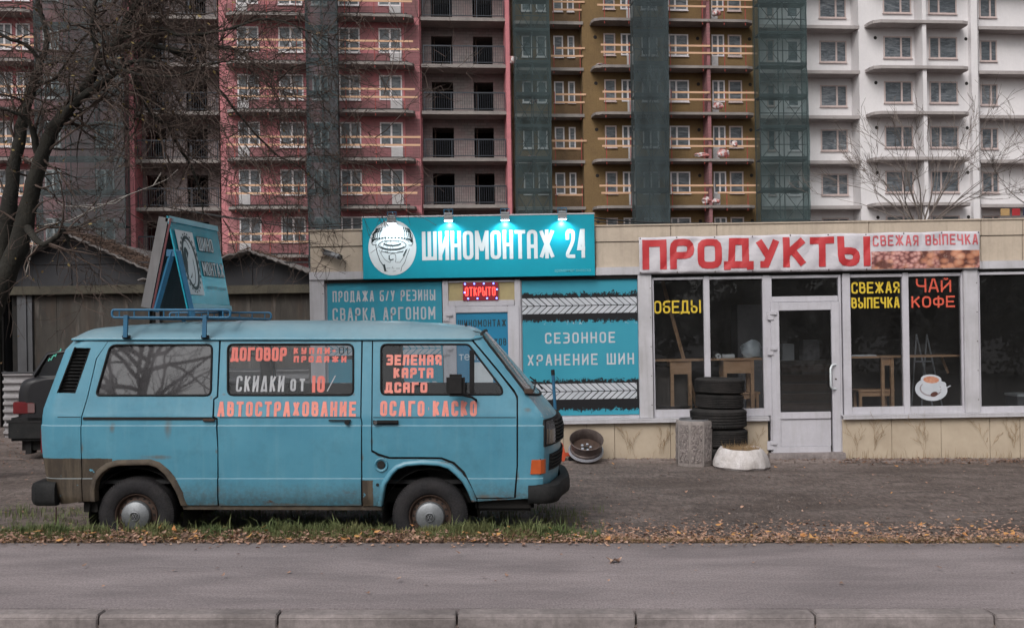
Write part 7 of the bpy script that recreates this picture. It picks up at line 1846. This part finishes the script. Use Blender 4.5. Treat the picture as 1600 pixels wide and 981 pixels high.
for k in range(260): y = r.uniform(6.3, 8.0)**1; y = 8.0-abs(r.gauss(0, .10)); px = r.uniform(-40, 1640); sp.append((U(px, y), y))
for k in range(36): y = r.uniform(6.3, 8.0); px = r.uniform(-40, 1640); sp.append((U(px, y), y))
for k in range(500): y = r.uniform(8.6, 13.8); px = r.uniform(0, 1640); sp.append((U(px, y), y))
r.shuffle(sp)
yl = mat('yellow_fallen_leaves', (.52,.29,.10), (.42,.17,.06), .8, 15, world=True)
leaf_mesh('yellow_fallen_leaves', yl, sp[:int(len(sp)*.04)], .014, .040, lift=.014); sp = sp[int(len(sp)*.04):]
leaf_mesh('fallen_leaves', M['leaf'], sp, .011, .029)
sp = [];
for k in range(2600): px = r.choice((r.uniform(1310, 1680), r.uniform(1200, 1680), r.uniform(880, 1680))); y = 14.33-abs(r.gauss(0, .16))*(1.6 if px > 1300 else .7); sp.append((U(px, y), y))
for k in range(700): px = r.uniform(-10, 250); y = r.uniform(13.5, 17); sp.append((U(px, y), y))
leaf_mesh('fallen_leaves_by_wall', mat('dull_fallen_leaves', (.22,.12,.08), (.12,.075,.055), .9, 30, world=True), sp, .010, .026)
# one larger leaf on the sidewalk
bl = MB(); y = 7.35; x = U(960, y)
pts = [(0,.05),(.02,.02),(.06,.02),(.03,-.01),(.035,-.05),(0,-.025),(-.04,-.05),(-.03,-.01),(-.065,.02),(-.02,.02)]
bl.add([(x, y, .02)]+[(x+a, y+b, .006+.018*(i % 3)) for i, (a, b) in enumerate(pts)], [(0, 1+i, 1+(i+1) % 10) for i in range(10)]); tag(bl.build('fallen_leaf', M['leaf']), 'large brown maple leaf alone on the grey sidewalk', 'leaf')
# grass
mb = MB(); r = random.Random(31)
def blade(x, y, h, w, lean):
    z = ground_z(x, y)-.005; a = r.random()*6.283; dx, dy = math.cos(a)*lean*h, math.sin(a)*lean*h*.8; px_, py_ = -math.sin(a)*w, math.cos(a)*w
    mb.add([(x-px_, y-py_, z), (x+px_, y+py_, z), (x+px_*.8+dx*.3, y+py_*.8+dy*.3, z+h*.55), (x-px_*.8+dx*.3, y-py_*.8+dy*.3, z+h*.55), (x+dx, y+dy, z+h*(1-.35*lean))], [(0,1,2,3),(3,2,4)])
for k in range(34000):
    px = r.uniform(-60, 945); y = 8.10+abs(r.gauss(0, .30)) if r.random() < .7 else r.uniform(8.2, 10.3)
    n = noise.noise(Vector((px*.02, y*2.5, 0)))+.5*noise.noise(Vector((px*.07, y*6, 4)))
    if px > 880 and r.random() < (px-880)/75: continue
    if n < -.22 or (px < 20 and r.random() < .5): continue
    h = r.uniform(.03, .085)*(1+max(n, 0)*1.2)
    if y < 8.2: h *= .55
    blade(U(px, y), y, h, r.uniform(.0018, .0035), r.uniform(.1, .8))
for k in range(420): px = r.choice((r.uniform(60, 620), r.uniform(700, 900))); y = r.uniform(8.15, 8.5); blade(U(px, y), y, r.uniform(.10, .19), r.uniform(.003, .006), r.uniform(.2, .9))
tag(mb.build('grass', M['grass']), kind='stuff')
mb = MB()
for k in range(16000):
    px = r.uniform(-60, 1640); y = 8.04+abs(r.gauss(0, .15)); blade(U(px, y), y, r.uniform(.015, .055), .0016, r.uniform(.3, 1))
for k in range(260):
    px = r.uniform(1310, 1620) if r.random() < .75 else r.uniform(900, 1200); y = r.uniform(14.28, 14.35); blade(U(px, y), y, r.uniform(.05, .22), .002, r.uniform(.1, .5))
tag(mb.build('dry_grass', M['dry_grass']), kind='stuff')
# gravel and clods on the lot
mb = MB(); r = random.Random(8)
for k in range(14000):
    px = r.uniform(-20, 1660); y = r.uniform(8.5, 14.1)
    if 60 < px < 860 and 8.5 < y < 10.2: continue
    if noise.noise(Vector((px*.008, y*1.1, 5))) < -.05 and r.random() < .8: continue
    x = U(px, y); z = ground_z(x, y); s = r.uniform(.004, .012)*(2.0 if r.random() < .05 else 1); vs = [(x+s*r.uniform(.7, 1.2), y, z), (x, y+s, z), (x-s*r.uniform(.7, 1.3), y, z), (x, y-s, z), (x+s*.2, y+s*.1, z+s*r.uniform(.5, 1))]
    mb.add(vs, [(0,1,4),(1,2,4),(2,3,4),(3,0,4)])
tag(mb.build('gravel', mat('gravel', (.16,.135,.125), (.07,.055,.05), .95, 25, world=True)), kind='stuff')
# debris of twigs and dry leaves on the garage roofs
mb = MB(); r = random.Random(77)
for (p0, p1, n) in (((60, 392), (112, 364), 500), ((112, 368), (236, 425), 2600), ((250, 428), (392, 396), 1600), ((392, 396), (430, 405), 150)):
    for k in range(n):
        t = r.random(); px = p0[0]+(p1[0]-p0[0])*t; py = p0[1]+(p1[1]-p0[1])*t-3; dn = r.uniform(-.25, 1.8); x, z = GF.uv(px, py, 0); c = Vector((x, dn, z+abs(r.gauss(0, .035)))); d = Vector((r.gauss(0, 1), r.gauss(0, 1), r.gauss(0, .5))).normalized()*r.uniform(.02, .09); w = Vector((0, .3, 1)).normalized()*r.uniform(.004, .016)
        mb.add([GF.M @ (c-d), GF.M @ (c+w), GF.M @ (c+d), GF.M @ (c-w)], [(0,1,2,3)])
tag(mb.build('roof_litter', mat('brown_roof_litter', (.09,.055,.04), (.045,.028,.02), .95, 12, world=True)), kind='stuff')
